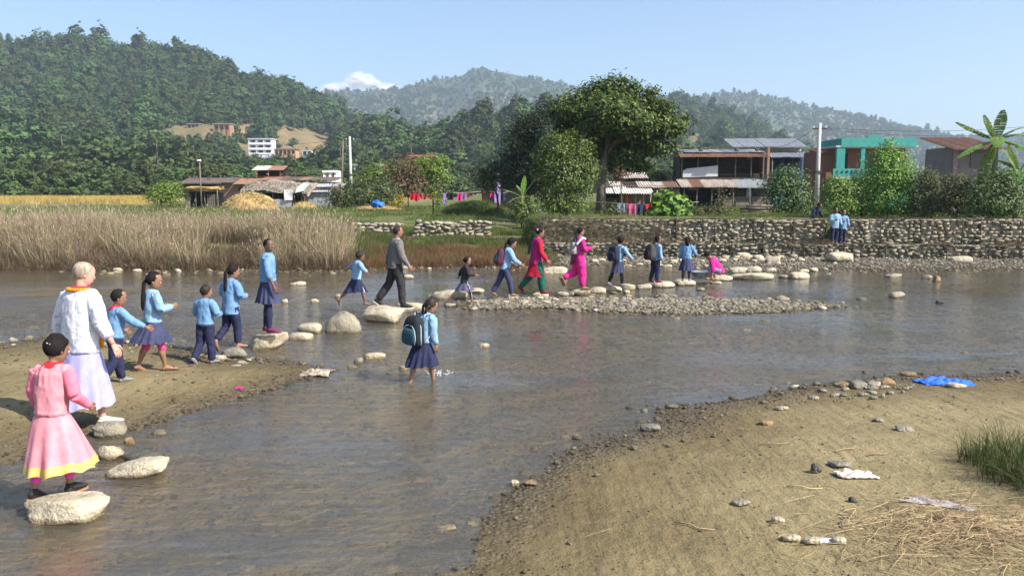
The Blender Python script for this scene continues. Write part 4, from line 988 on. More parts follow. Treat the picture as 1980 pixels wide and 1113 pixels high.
    def leggings(s, mat, cut=.95, name="leggings", top=0.0):
        H, P = s.H, s.P; b = MB()
        for k in 'LR':
            h_, kn, an = P['hip' + k], P['kn' + k], P['an' + k]; c = kn * (1 - cut) + an * cut
            b.tube([h_ * (1 - top) + kn * top, kn], [.052 * H, .038 * H], 12)
            b.tube([kn, kn * .65 + c * .35, c], [.038 * H, .041 * H, .026 * H], 12)
        return soft(name, b, mat, s.root, s.vox, 2, .003, 12)
    def shoes(s, mat, name="shoe", sole=None, grow=.22):
        for k in 'LR':
            b = MB(); s.foot(b, k, grow); o = obj(name, b, mat, s.root)
            if sole is not None:
                H = s.H; an, fd, n = s.P['an' + k], s.P['fd' + k], s.P['fn' + k]; q = an - n * .044 * H; r = np.cross(fd, n)
                sb = MB(); out = []
                for u, w_ in ((-.042, .012), (-.03, .022), (0, .026), (.04, .027), (.085, .034), (.115, .030), (.132, .014)): out.append((u, w_))
                top = [q + fd * u * H + r * w_ * H for u, w_ in out] + [q + fd * u * H - r * w_ * H for u, w_ in out[::-1]]
                bot = [v - n * .010 * H for v in top]; nn = len(top); V = top + bot
                sb.add(V, [tuple(range(nn)), tuple(range(nn, 2 * nn))[::-1]] + [(i, i + nn, (i + 1) % nn + nn, (i + 1) % nn) for i in range(nn)])
                obj("sole", sb, sole, o)
    def sandals(s, mat):
        for k in 'LR':
            H = s.H; an, fd, n = s.P['an' + k], s.P['fd' + k], s.P['fn' + k]; r = np.cross(fd, n); q = an - n * .046 * H
            b = MB(); out = ((-.042, .012), (-.03, .022), (0, .026), (.04, .027), (.085, .034), (.115, .030), (.132, .014))
            top = [q + fd * u * H + r * w_ * H for u, w_ in out] + [q + fd * u * H - r * w_ * H for u, w_ in out[::-1]]
            nn = len(top); V = top + [v - n * .012 * H for v in top]
            b.add(V, [tuple(range(nn)), tuple(range(nn, 2 * nn))[::-1]] + [(i, i + nn, (i + 1) % nn + nn, (i + 1) % nn) for i in range(nn)])
            o = obj("sandal", b, mat, s.root)
            for u in (.0, .08):
                sb = MB(); sb.tube([q + fd * u * H + r * .029 * H, q + fd * u * H + r * .02 * H + n * .03 * H, q + fd * u * H + n * (.05 if u == 0 else .04) * H, q + fd * u * H - r * .02 * H + n * .03 * H, q + fd * u * H - r * .029 * H], (.009 * H, .004 * H) if False else .006 * H, 6)
                obj("strap", sb, mat, o)
    def hair(s, mat, style='short', length=.2, back=.06, tie=None, vol=1.0, face=.07):
        H = s.H; b = MB(); hh = s.p['head']; n, m = 22, 14
        RR = []
        for i in range(m):
            ph = -1.0 + (2.5) * i / (m - 1); a = np.arange(n) * 2 * math.pi / n
            q = np.stack([np.cos(a) * math.cos(ph) * .375 * vol, np.sin(a) * math.cos(ph) * .44 * vol - face, np.full(n, .60 + math.sin(ph) * .46 * vol)], 1)
            # hairline: pull the lower front in
            fr = np.clip((q[:, 1] - .05) / .25, 0, 1) * np.clip((.72 - q[:, 2]) / .12, 0, 1)
            q[:, 1] -= fr * .16; 
            q *= 1 + .06 * vnoise(q[:, 0] * 7 + s.H * 31, q[:, 1] * 7, q[:, 2] * 5)[:, None]
            RR.append(q * hh @ s.Hm.T + s.hc)
        b.rings(RR)
        if style in ('braid', 'tail', 'twin', 'long'):
            starts = {'twin': (-.3, .3)}.get(style, (0,))
            for x0 in starts:
                p0 = s.head_pt(x0, -.42 if x0 == 0 else -.22, .5); p1 = s.head_pt(x0 * 1.3, -.56 if x0 == 0 else -.35, .28)
                pts = [p0, p1]; N_ = 10
                for i in range(1, N_ + 1):
                    t = i / N_; q = s.P['neck'] - P_up(s) * t * length * H - s.cf * (back + .012 * math.sin(t * 3)) * H + s.cr * (x0 * .3 * s.p['head'] + .01 * math.sin(t * 4) * H)
                    pts.append(q)
                rad = []
                for i in range(len(pts)):
                    t = i / (len(pts) - 1); base = (.024 if style != 'long' else .045) * H * (1 - .5 * t ** 2) * (.75 if style == 'twin' else 1)
                    rad.append(base * ((.8 if i % 2 else 1.12) if style in ('braid', 'twin') else 1))
                rad[-1] *= .4
                b.tube(pts, [(r_, r_ * .75) for r_ in rad], 9, up=s.cr)
        if style == 'bun': b.ell(s.head_pt(0, -.5, .55), (hh * .2, hh * .18, hh * .2), 10, 8)
        o = obj("hair", b, mat, s.root)
        if tie is not None:
            tb = MB()
            for i in range(7):
                a = i * .9; q = s.head_pt(math.cos(a) * .13 - (.18 if style != 'bun' else 0), -.44 + .03 * math.sin(3 * a), .66 + math.sin(a) * .12); tb.ell(q, (hh * .09, hh * .07, hh * .09), 7, 5)
            obj("hair_tie", tb, tie, s.root)
        return o
    def face(s):
        hh = s.p['head']
        for sd in (-1, 1):
            b = MB(); b.ell(s.head_pt(sd * .14, .385, .45), (hh * .055, hh * .03, hh * .032), 10, 6, rot=s.Hm)
            b.ell(s.head_pt(sd * .14, .408, .45), (hh * .026, hh * .012, hh * .027), 8, 6, mi=1, rot=s.Hm)
            obj("eye", b, [eye_w, eye_d], s.root)
            b = MB(); b.tube([s.head_pt(sd * .07, .43, .535), s.head_pt(sd * .15, .41, .56), s.head_pt(sd * .22, .36, .53)], hh * .014, 5)
            obj("eyebrow", b, hair_black, s.root)
        b = MB(); b.tube([s.head_pt(-.10, .39, .195), s.head_pt(0, .435, .19), s.head_pt(.10, .39, .195)], [hh * .012, hh * .028, hh * .012], 6)
        obj("mouth", b, lip, s.root)
    def belt(s, mat, t=.05, name="belt"):
        b = MB(); b.rings([s.torso_ring(t - .03, .095, .072, 24), s.torso_ring(t + .03, .095, .072, 24)], cap=False); obj(name, b, mat, s.root)
    def scarf(s, mat, tri=True):
        H = s.H; b = MB(); n0 = s.P['neck'] + P_up(s) * .01 * H; n = 22; RR = []
        for i, (t, r_) in enumerate(((-.03, .062), (-.012, .064), (.008, .052), (.022, .043), (.01, .04))):
            a = np.arange(n) * 2 * math.pi / n; q = n0 + P_up(s) * t * H + np.outer(np.cos(a), s.cr) * r_ * 1.05 * H + np.outer(np.sin(a), s.cf) * r_ * H
            q += .004 * H * vnoise(a * 3, i * 1.0, 0.5)[:, None]
            if tri and i == 0:
                bk = np.clip(-np.sin(a), 0, 1) ** 3; q += -np.outer(bk, P_up(s)) * .05 * H - np.outer(bk, s.cf) * .012 * H
            RR.append(q)
        b.rings(RR, cap=False); obj("neck_scarf", b, mat, s.root)
    # ---- a bag on the back, a thing of its own
    def backpack(s, label, main, trim=None, w=.29, d=.17, h=.38, drop=.02, group="school bags carried on the back", pocket=None, tip=0, xo=0.0, category="backpack"):
        H = s.H; back = s.P['neck'] - P_up(s) * (drop * H + h) - s.cf * (.062 * H) + s.cr * xo
        m3 = Matrix((s.cr, s.cf, P_up(s))).transposed()
        if tip: m3 = m3 @ Euler((R(-tip), 0, 0)).to_matrix()
        m = s.M4() @ (Matrix.Translation(Vector(back)) @ m3.to_4x4())
        root = empty("backpack", label=label, cat=category, group=group); root.matrix_world = m; root.location = m.to_translation(); root.rotation_euler = m.to_euler()
        def sq(cx, cy, z, a_, b_, n=24, e=.5):
            t = np.arange(n) * 2 * math.pi / n; c_, s_ = np.cos(t), np.sin(t)
            return np.stack([cx + np.sign(c_) * np.abs(c_) ** e * a_, cy + np.sign(s_) * np.abs(s_) ** e * b_, np.full(n, z)], 1)
        b = MB(); pr = ((.0, .42, .40), (.03, .49, .48), (.3, .5, .52), (.6, .48, .5), (.8, .42, .44), (.92, .32, .34), (1.0, .16, .18))
        b.rings([sq(0, -d * .5 - d * .04 * math.sin(t * 3), t * h, w * a_, d * b_) for t, a_, b_ in pr]); obj("pack_body", b, main, root)
        pm = pocket or main
        b = MB(); pr = ((.06, .30, .16), (.1, .38, .2), (.35, .39, .24), (.5, .34, .2), (.58, .22, .12))
        b.rings([sq(0, -d * 1.0, t * h, w * a_, d * b_) for t, a_, b_ in pr]); obj("front_pocket", b, pm, root)
        for sd in (-1, 1):
            b = MB(); b.tube([(sd * w * .27, -.02, h * .86), (sd * w * .29, .02, h * 1.03), (sd * w * .31, .10 * H * .9, h * 1.04), (sd * w * .36, .145 * H, h * .8), (sd * w * .42, .12 * H, h * .45), (sd * w * .46, .02, h * .2), (sd * w * .44, -.03, h * .1)],
                             [(.006, .022)] * 7, 8, up=None); obj("strap", b, trim or main, root)
            if trim is not None:
                b = MB(); pts = [(sd * w * .40, -d * 1.02 - .01, h * .06), (sd * w * .43, -d * 1.07, h * .3), (sd * w * .36, -d * 1.06, h * .52), (sd * w * .2, -d * 1.0, h * .66), (0, -d * .97, h * .7)]
                b.tube(pts, .006, 6); obj("piping", b, trim, root)
                b = MB(); b.tube([(sd * w * .495, -d * .55, h * .04), (sd * w * .505, -d * .6, h * .3), (sd * w * .47, -d * .6, h * .65), (sd * w * .3, -d * .6, h * .9)], .007, 6); obj("piping", b, trim, root)
        b = MB(); b.tube([(-.04, -.02, h * .95), (-.035, -.03, h * 1.08), (.035, -.03, h * 1.08), (.04, -.02, h * .95)], .01, 6); obj("handle", b, main, root)
        return root
def P_up(s): return s.P['up']
# ---------------------------------------------------------------- the people at the crossing
red = cloth("bright red cotton", (0.62, 0.03, 0.04), (0.5, 0.02, 0.03)); hotpink = cloth("hot pink cotton", (0.68, 0.035, 0.24), (0.58, 0.02, 0.19))
sole_tan = M("tan rubber sole", (0.42, 0.22, 0.12)); shoe_blk = M("black leather shoe", (0.03, 0.028, 0.027), rough=0.5); shoe_grey = M("grey canvas shoe", (0.22, 0.22, 0.22))
sandal_br = M("dark brown sandal", (0.09, 0.05, 0.035)); white_rub = M("white rubber sole", (0.7, 0.7, 0.68))
VN, VF = 0.0095, 0.0125
GK = None
# boy with red scarf
p = Person(1.30, (236, 738), 42, legs={'R': (-14, 3, 24, 48), 'L': (12, 4, 4, 0)}, arms={'R': (42, 34, 24, 0), 'L': (8, 14, 55, -20)}, lean=6, head=(22, 6, 0), stance='L', vox=VN,
           label="boy in blue shirt and red neck scarf striding with one heel lifted")
p.shirt(SKY_SHIRT, hem=-.0, slack=1.15); p.trousers(NAVY, slack=1.08); p.belt(BLACKC, .03); p.scarf(red); p.hair(hair_black, 'short', face=.06); p.face(); p.shoes(shoe_grey, sole=sole_tan)
# girl with braid, navy skirt, pink leggings
p = Person(1.46, (320, 716), 48, legs={'R': (16, 3, 10, 0), 'L': (-12, 3, 14, 20)}, arms={'R': (12, 20, 92, -42), 'L': (10, 20, 88, -38)}, lean=3, head=(28, 6, 0), stance='R', vox=VN,
           label="girl in pleated navy skirt with a long ponytail and lilac hair tie")
p.shirt(PALE_SHIRT, hem=-.0, slack=1.15); p.skirt(NAVY2, .205, .175, pleats=18, amp=.08, sway=(0, -.03)); p.belt(BLACKC, .03)
p.hair(hair_black, 'tail', .19, back=.085, tie=M("lilac ribbon", (0.5, 0.4, 0.72))); p.face(); p.leggings(cloth("pink leggings", (0.5, 0.05, 0.15), (0.7, 0.1, 0.28)), cut=.28); p.sandals(sandal_br)
# boy from behind
p = Person(1.22, (410, 702), 18, legs={'R': (3, 4, 4, 0), 'L': (-8, 4, 26, 50)}, arms={'R': (6, 24, 80, -45), 'L': (6, 24, 80, -45)}, lean=3, head=(18, 4, 0), stance='R', vox=VN,
           label="small boy in blue shirt seen from behind with elbows bent by the water")
p.shirt(SKY_SHIRT, hem=-.02, slack=1.2); p.trousers(NAVY, slack=1.12); p.hair(hair_dark, 'short', face=.06); p.face(); p.shoes(shoe_grey, sole=M("dark rubber sole", (0.07, 0.07, 0.075)))
# girl in trousers
p = Person(1.38, (461, 672), 32, legs={'R': (10, 3, 10, 0), 'L': (-6, 4, 38, 62)}, arms={'R': (6, 18, 82, -42), 'L': (6, 20, 86, -42)}, lean=4, head=(20, 12, 0), stance='R', vox=VN, z=.12,
           label="girl in blue shirt and navy trousers with a braid stepping barefoot onto stones")
p.shirt(SKY_SHIRT, hem=-.26, slack=1.2, flare=.008); p.trousers(NAVY, cut=.85); p.hair(hair_black, 'braid', .13, back=.08); p.face()
# tall girl
p = Person(1.57, (521, 643), 84, legs={'R': (2, 1, 2, 0), 'L': (-5, 1, 2, 2)}, arms={'R': (10, 7, 14, 0), 'L': (2, 8, 18, 0)}, lean=2, head=(42, 2, 0), skin='dark', stance='R', vox=VN, child=False, z=.30,
           label="tall girl in blue blouse and navy skirt standing on slanted rock looking back")
p.shirt(SKY_SHIRT, hem=-.0, slack=1.0, sleeve=.35); p.skirt(NAVY2, .235, .14, pleats=14, amp=.06); p.hair(hair_black, 'short', face=.1); p.face(); p.leggings(NAVY); p.belt(NAVY, .04)
b = MB(); b.tube([p.P['neck'] + p.cf * .055 * p.H, p.P['neck'] - p.P['up'] * .06 * p.H + p.cf * .088 * p.H, p.P['neck'] - p.P['up'] * .2 * p.H + p.cf * .09 * p.H], [(.004, .014), (.004, .02), (.004, .026)], 6); obj("school_tie", b, BLACKC, p.root)
p.shoes(cloth("red and navy shoe", (0.26, 0.03, 0.06), (0.04, 0.04, 0.10), scale=26), grow=.15)
# small running girl
p = Person(1.16, (706, 590), 62, legs={'R': (30, 4, 22, 0), 'L': (-34, 6, 16, 72)}, arms={'R': (14, 62, 24, 0), 'L': (-22, 66, 10, 0)}, lean=10, head=(0, 8, 0), skin='dark', stance='R', vox=.011, z=.34,
           label="small barefoot girl leaping between boulders with both arms spread")
p.shirt(PALE_SHIRT, hem=-.0, slack=1.2); p.skirt(NAVY, .24, .15, pleats=12, amp=.08); p.hair(hair_dark, 'short', vol=1.06, face=.1); p.face(); p.leggings(cloth("grey white leggings", (0.5, 0.48, 0.5), (0.3, 0.28, 0.33)), cut=.12)
# man in grey sweater
p = Person(1.74, (779, 594), 72, child=False, legs={'R': (12, 3, 8, 0), 'L': (-18, 3, 18, 38)}, arms={'R': (16, 10, 20, 0), 'L': (-18, 18, 12, 0)}, lean=3, head=(0, 4, 0), stance='R', vox=.012, z=0.20, fat=1.08,
           label="man in grey knitted sweater and dark trousers striding over the stones")
p.shirt(cloth("grey knitted wool", (0.16, 0.155, 0.15), (0.11, 0.105, 0.10), 30), hem=-.14, slack=1.2, collar=False); p.trousers(cloth("charcoal trousers", (0.035, 0.034, 0.036)), slack=1.05)
q = p.torso_ring(-.14, .106, .08, 24); b = MB(); b.rings([p.torso_ring(-.17, .104, .08, 24), p.torso_ring(-.135, .107, .083, 24)], cap=False); obj("shirt_hem", b, cloth("cream shirt hem", (0.55, 0.5, 0.42)), p.root)
for k in 'LR':
    b = MB(); e, w = p.P['el' + k], p.P['wr' + k]; b.tube([e * .12 + w * .88, e * .0 + w * 1.0], [.022 * p.H, .021 * p.H], 12); obj("shirt_cuff", b, cloth("blue cuff", (0.25, 0.36, 0.75)), p.root)
cb = MB(); cb.tube([p.P['neck'] + p.P['up'] * .0 * p.H, p.P['neck'] + p.P['up'] * .022 * p.H], [.047 * p.H, .04 * p.H], 14); obj("shirt_collar", cb, cloth("light collar", (0.5, 0.55, 0.65)), p.root)
p.hair(hair_dark, 'short', face=.09, vol=.98); p.face(); p.shoes(shoe_blk, sole=white_rub)
# wading girl with backpack
p = Person(1.28, (838, 742), 38, legs={'R': (20, 2, 12, 0), 'L': (-14, 2, 10, 22)}, arms={'R': (4, 10, 14, 0), 'L': (8, 14, 60, -20)}, lean=9, tilt=3, head=(22, 20, 6), stance='R', vox=.009, z=-.07,
           label="girl wading barefoot through the shallow river with a large backpack")
p.shirt(PALE_SHIRT, hem=-.02, slack=1.25); p.skirt(NAVY, .27, .165, pleats=12, amp=.09, sway=(0, -.01)); p.hair(hair_dark, 'twin', .09, back=.04, vol=1.02); p.face()
teal = cloth("teal blue webbing", (0.12, 0.30, 0.42)); 
p.backpack("black and teal school backpack with pale piping on the wading girl", cloth("black nylon", (0.022, 0.026, 0.032)), trim=cloth("pale blue piping", (0.42, 0.6, 0.72)), w=.32, d=.19, h=.42, drop=-.0, pocket=cloth("dark teal nylon", (0.035, 0.085, 0.11)), tip=-8)
# child in dark jacket
p = Person(1.08, (912, 584), 78, legs={'R': (26, 3, 14, 0), 'L': (-34, 3, 12, 45)}, arms={'R': (18, 10, 78, 0), 'L': (-30, 34, 20, 0)}, lean=8, head=(10, 0, 0), stance='R', vox=VF, z=.12,
           label="small child in black jacket and dotted leggings hurrying across")
p.shirt(cloth("black padded jacket", (0.03, 0.032, 0.036)), hem=-.2, slack=1.25, collar=True); p.skirt(cloth("dusty purple tunic", (0.10, 0.09, 0.16)), .19, .13, top=-.05, pleats=8)
m, nt, N, L = _nt("dotted fabric"); vo = N.new("ShaderNodeTexVoronoi"); vo.inputs['Scale'].default_value = 38; vo.inputs['Randomness'].default_value = .15; L.new(coord(nt), vo.inputs[0])
finish(nt, ramp(nt, vo.outputs['Distance'], [(0.33, (0.7, 0.68, 0.65)), (0.37, (0.02, 0.02, 0.025))]), 0.9)
p.trousers(m, slack=.85, name="dotted_leggings"); p.hair(hair_black, 'bun', face=.1); p.face()
# girl with arm out
p = Person(1.46, (990, 573), 78, legs={'R': (20, 2, 10, 0), 'L': (-22, 2, 8, 26)}, arms={'R': (36, 14, 34, 0), 'L': (14, 10, 60, 0)}, lean=14, head=(4, 10, 0), stance='R', vox=VF, z=.15,
           label="girl in blue shirt and navy trousers reaching an arm forward for balance")
p.shirt(PALE_SHIRT, hem=-.1, slack=1.2); p.trousers(NAVY2, slack=.95); p.hair(hair_black, 'braid', .10, back=.07, vol=1.05); p.face()
p.backpack("dark red and navy backpack on the girl reaching forward", cloth("maroon navy nylon", (0.14, 0.02, 0.035), (0.02, 0.035, 0.07), scale=5), w=.29, h=.40, pocket=cloth("dark teal pocket", (0.03, 0.07, 0.08)))
# woman in magenta kurta
p = Person(1.63, (1048, 568), 76, child=False, legs={'R': (14, 3, 10, 0), 'L': (-16, 3, 24, 44)}, arms={'R': (10, 12, 30, 0), 'L': (-8, 12, 20, 0)}, lean=5, head=(10, 18, 0), stance='R', vox=VF, z=.15, fat=1.08,
           label="woman in magenta and red cardigan with red kurta and green trousers")
o = p.shirt(cloth("magenta cardigan", (0.36, 0.02, 0.13), (0.28, 0.015, 0.10)), hem=-.3, slack=1.2, flare=.006, collar=False, sleeve=-1, name="cardigan")
b = MB()
for k in 'LR':
    sh, el, wr = p.P['sh' + k], p.P['el' + k], p.P['wr' + k]
    b.tube([sh, el], [.046 * p.H, .036 * p.H], 12); b.tube([el, wr], [.036 * p.H, .026 * p.H], 12)
soft("sleeves", b, cloth("red cardigan sleeve", (0.5, 0.02, 0.04)), p.root, VF, 2, .006, 8)
p.skirt(cloth("red kurta", (0.42, 0.015, 0.04), (0.28, 0.01, 0.03)), .25, .12, top=-.1, pleats=7, amp=.06, name="kurta"); 
p.trousers(cloth("green salwar", (0.015, 0.12, 0.085), (0.008, 0.07, 0.05)), slack=1.0, balloon=.012); p.hair(hair_black, 'bun', tie=M("pale flower", (0.7, 0.6, 0.55)), vol=.97); p.face(); p.shoes(cloth("maroon shoe", (0.16, 0.02, 0.05)), grow=.12)
b = MB(); b.tube([p.P['shL'] - p.cf * .05 * p.H, p.P['shL'] - p.cf * .09 * p.H - p.P['up'] * .15, p.P['pel'] - p.cf * .1 * p.H + np.array([-.12, 0, .1])], [(.01, .07), (.012, .10), (.01, .09)], 8); obj("shawl", b, cloth("dark green shawl", (0.02, 0.07, 0.055)), p.root)
# woman in pink
p = Person(1.56, (1126, 559), 70, child=False, legs={'R': (8, 2, 6, 0), 'L': (-4, 4, 62, 60)}, arms={'R': (12, 8, 96, -10), 'L': (0, 10, 60, 0)}, lean=2, head=(10, 8, 0), stance='R', vox=VF, z=.2,
           label="woman in bright pink suit lifting one foot behind on the stones")
p.shirt(cloth("deep pink kurta", (0.52, 0.03, 0.22)), hem=-.34, slack=1.1, flare=.004); p.trousers(hotpink, slack=1.0, balloon=.022); p.hair(hair_black, 'tail', .05, back=.05); p.face(); p.sandals(sandal_br)
b = MB(); b.tube([p.P['shR'] + p.cf * .05 * p.H + P_up(p) * .02, p.P['shR'] - P_up(p) * -.06, p.P['shR'] - p.cf * .1 * p.H - P_up(p) * .12], [(.03, .05), (.03, .07), (.02, .05)], 8, flat=1)
soft("shawl", b, cloth("white shawl", (0.62, 0.62, 0.64)), p.root, VF, 2, .01, 8)
b = MB(); b.tube([p.P['neck'] - p.cf * .085 * p.H - P_up(p) * .02, p.P['pel'] - p.cf * .11 * p.H, p.P['knL'] * .3 + p.P['pel'] * .7 - p.cf * .12 * p.H - P_up(p) * .1], [(.08, .01), (.09, .012), (.07, .01)], 8, up=p.cr); obj("scarf_end", b, cloth("dark grey dupatta", (0.10, 0.09, 0.12)), p.root)
p.backpack("small silver grey patterned rucksack on the woman in pink", cloth("silver patterned nylon", (0.5, 0.5, 0.47), (0.10, 0.11, 0.11), scale=22), w=.27, d=.13, h=.30, drop=.07)
# girl with backpack and black leggings
p = Person(1.33, (1203, 553), 52, legs={'R': (10, 4, 6, 0), 'L': (-20, 8, 4, 24)}, arms={'R': (24, 30, 14, 0), 'L': (-6, 16, 30, 0)}, lean=7, head=(4, 12, 0), stance='R', vox=VF, z=.17, skin='dark',
           label="girl with navy backpack and black leggings stepping with one arm out")
p.shirt(PALE_SHIRT, hem=-.02, slack=1.15); p.skirt(NAVY2, .24, .13, pleats=10); p.leggings(BLACKC); p.hair(hair_black, 'short', vol=1.08, face=.1); p.face(); p.shoes(shoe_grey, grow=.12)
p.backpack("bulky navy backpack on the girl with black leggings", cloth("navy nylon", (0.025, 0.03, 0.055)), w=.33, d=.2, h=.42, drop=0)
# child with two-tone backpack
p = Person(1.30, (1270, 546), 66, legs={'R': (4, 2, 8, 0), 'L': (-6, 2, 12, 20)}, arms={'R': (4, 10, 14, 0), 'L': (4, 12, 30, 0)}, lean=5, head=(6, 4, 0), stance='R', vox=VF, z=.17, skin='dark',
           label="child in pale blue shirt with a bulky black backpack on the stones")
p.shirt(PALE_SHIRT, hem=-.08, slack=1.1); p.trousers(NAVY, slack=1.05); p.hair(hair_black, 'braid', .07, back=.06, face=.1, vol=.95); p.face(); p.shoes(cloth("maroon shoe", (0.16, 0.02, 0.05)), grow=.15)
p.backpack("black backpack with brown side hanging off the child's shoulders", cloth("black grey nylon", (0.03, 0.032, 0.034), (0.07, 0.075, 0.07), scale=7), w=.34, d=.22, h=.46, drop=-.01, pocket=cloth("dark brown pocket", (0.05, 0.02, 0.018)))
# girl standing
p = Person(1.24, (1333, 543), 22, legs={'R': (4, 4, 6, 0), 'L': (-4, 4, 4, 8)}, arms={'R': (10, 24, 70, -20), 'L': (0, 12, 20, 0)}, lean=4, head=(0, 14, 0), stance='R', vox=VF, z=.17, skin='dark',
           label="girl in flared navy skirt standing beside the metal basin")
p.shirt(SKY_SHIRT, hem=-.02, slack=1.2); p.skirt(NAVY2, .27, .175, pleats=10, amp=.06); p.leggings(NAVY2); p.hair(hair_black, 'long', .03, back=.03, vol=1.05, face=.1); p.face(); p.shoes(shoe_grey, grow=.12)
# squatting woman
p = Person(1.50, (1379, 537), -76, child=False, legs={'R': (128, 12, 142, 0), 'L': (118, 10, 136, 0)}, arms={'R': (10, 12, 34, 0), 'L': (28, 10, 14, 0)}, lean=36, head=(0, 18, 0), stance='R', vox=VF, z=.15,
           label="woman in hot pink top squatting on a stone to wash")
p.shirt(hotpink, hem=-.12, slack=1.2, sleeve=.4, collar=False); p.trousers(cloth("grey washed trousers", (0.12, 0.14, 0.17), (0.3, 0.26, 0.4), scale=4), slack=1.05, cut=.7); p.hair(hair_black, 'bun', vol=1.05, face=.1); p.face()
# woman with the garland
p = Person(1.86, (200, 822), 26, child=False, legs={'R': (10, 3, 6, 0), 'L': (-14, 3, 12, 20)}, arms={'R': (2, 19, 18, 0), 'L': (-8, 20, 14, 0)}, lean=3, head=(26, 10, 0), skin='fair', stance='R', vox=VN, fat=1.14,
           label="older woman in white floral top and lavender skirt wearing a marigold garland")
m, nt, N, L = _nt("white floral jersey"); cc = coord(nt); n1 = noise_node(nt, cc, 13, 5, 0.75); n2 = noise_node(nt, cc, 34, 3, 0.7)
vo = N.new("ShaderNodeTexVoronoi"); vo.inputs['Scale'].default_value = 22; L.new(cc, vo.inputs[0])
c1 = ramp(nt, n1, [(0.52, (0.70, 0.68, 0.71)), (0.60, (0.32, 0.34, 0.52)), (0.70, (0.62, 0.5, 0.70))]); c2 = mixc(nt, ramp(nt, n2, [(0.60, (0, 0, 0)), (0.64, (1, 1, 1))]), c1, (0.34, 0.35, 0.42))
finish(nt, c2, 0.9, n1, 0.2, 0.005); FLORAL = m
p.shirt(FLORAL, hem=-.24, slack=1.25, sleeve=.62, collar=False, fold=.009)
p.skirt(cloth("lavender skirt", (0.36, 0.35, 0.58), (0.30, 0.29, 0.52)), .37, .135, top=-.1, pleats=9, amp=.06)
p.hair(hair_grey, 'short', face=.08, vol=1.02); p.face(); p.shoes(M("cream sandal", (0.6, 0.55, 0.45)), grow=.1)
gb = MB(); n0 = p.P['neck']
for i in range(34):
    a = i / 34 * 2 * math.pi; y_ = -math.cos(a)
    r_ = .068 if y_ < 0.3 else .068 + (y_ - .3) * .035; dz_ = .012 - max(0, y_ - .1) * .26
    q = n0 + p.cr * math.sin(a) * r_ * 1.02 * p.H + p.cf * (y_ * r_ + (.03 if y_ > .3 else -.004)) * p.H + p.P['up'] * dz_ * p.H
    gb.ell(q, (.023, .023, .02), 7, 5)
go_ = obj("garland", gb, M("marigold petals", (0.85, 0.34, 0.01), (0.72, 0.17, 0.005), 40, 0.9, 1.0, 0.01)); go_.parent = p.root
gb = MB()
for i in range(9): gb.ell(p.P['pel'] + p.cr * .118 * p.H + p.cf * .05 * p.H + p.P['up'] * (.16 - i * .03), (.022, .022, .02), 7, 5)
obj("garland_end", gb, _mats["marigold petals"], p.root)
p.scarf(M("red sash", (0.5, 0.04, 0.06)), tri=False)
b = MB(); w, e = p.P['wrR'], p.P['elR']; b.tube([w * .93 + e * .07, w * .96 + e * .04], [.0175 * p.H] * 2, 12, cap=False); obj("bracelet", b, M("red gold bangle", (0.55, 0.12, 0.05)), p.root)
# girl in pink dress
p = Person(1.36, (136, 950), 8, legs={'R': (12, 3, 14, 0), 'L': (-12, 3, 6, 16)}, arms={'R': (-4, 20, 62, -14), 'L': (8, 16, 40, 0)}, lean=8, head=(18, 10, 0), stance='R', vox=VN, z=.12,
           label="little girl in pale pink dress with gold hem and red neck scarf")
pk = cloth("pale pink satin", (0.66, 0.27, 0.30), (0.58, 0.20, 0.24), spec=0.4, rough=0.6); gold = cloth("gold satin hem", (0.68, 0.48, 0.16), (0.5, 0.33, 0.08), spec=0.5, rough=0.45)
p.shirt(pk, hem=.02, slack=1.1, sleeve=-1, name="bodice", collar=False)
b = MB()
for k in 'LR':
    sh, el, wr = p.P['sh' + k], p.P['el' + k], p.P['wr' + k]
    b.tube([sh, el], [.044 * p.H, .035 * p.H], 12); b.tube([el, wr], [.034 * p.H, .024 * p.H], 12)
soft("sleeves", b, cloth("coral pink jersey", (0.78, 0.22, 0.30), (0.68, 0.15, 0.22)), p.root, VN, 2, .007, 9)
p.skirt(pk, .36, .20, top=.1, pleats=11, amp=.07, name="dress_skirt", sway=(.02, .02), hem=(2, gold)); p.scarf(red, tri=False)
p.hair(hair_black, 'short', vol=1.05); p.face(); p.leggings(cloth("bright pink legging", (0.75, 0.08, 0.4)), cut=.75); p.shoes(shoe_blk, sole=sole_tan)
b = MB(); b.tube([p.head_pt(-.05, -.47, .62), p.head_pt(.08, -.50, .66), p.head_pt(.2, -.44, .62)], .006, 6); obj("hair_clip", b, M("pale hair clip", (0.7, 0.7, 0.7)), p.root)
# two youths by the gap in the wall
ly = float(low_y(12.7)) + .3
for (px_, dd, H_, lab, skin_, shirt_) in ((1609, 0.0, 1.42, "youth in loose blue shirt standing before the gap in the wall", 'dark', PALE_SHIRT), (1625, 0.2, 1.32, "youth in blue striped shirt standing half behind the other at the wall gap", 'brown', SKY_SHIRT)):
    c = PD(px_, 466, ly + dd)
    p = Person(H_, None, 176, at_=(c.x, ly + dd, .66), legs={'R': (4, 3, 2, 0), 'L': (-3, 3, 2, 0)}, arms={'R': (6, 12, 100, -40), 'L': (6, 10, 20, 0)}, lean=1, head=(0, 2, 0), skin=skin_, vox=VF, label=lab)
    p.shirt(shirt_, hem=-.2, slack=1.25, sleeve=.8); p.trousers(NAVY); p.hair(hair_black, 'short', face=.1); p.face(); p.shoes(shoe_grey)
    if dd: p.backpack("dark maroon backpack worn by the youth behind", cloth("maroon nylon", (0.12, 0.015, 0.05)), w=.28, h=.36)
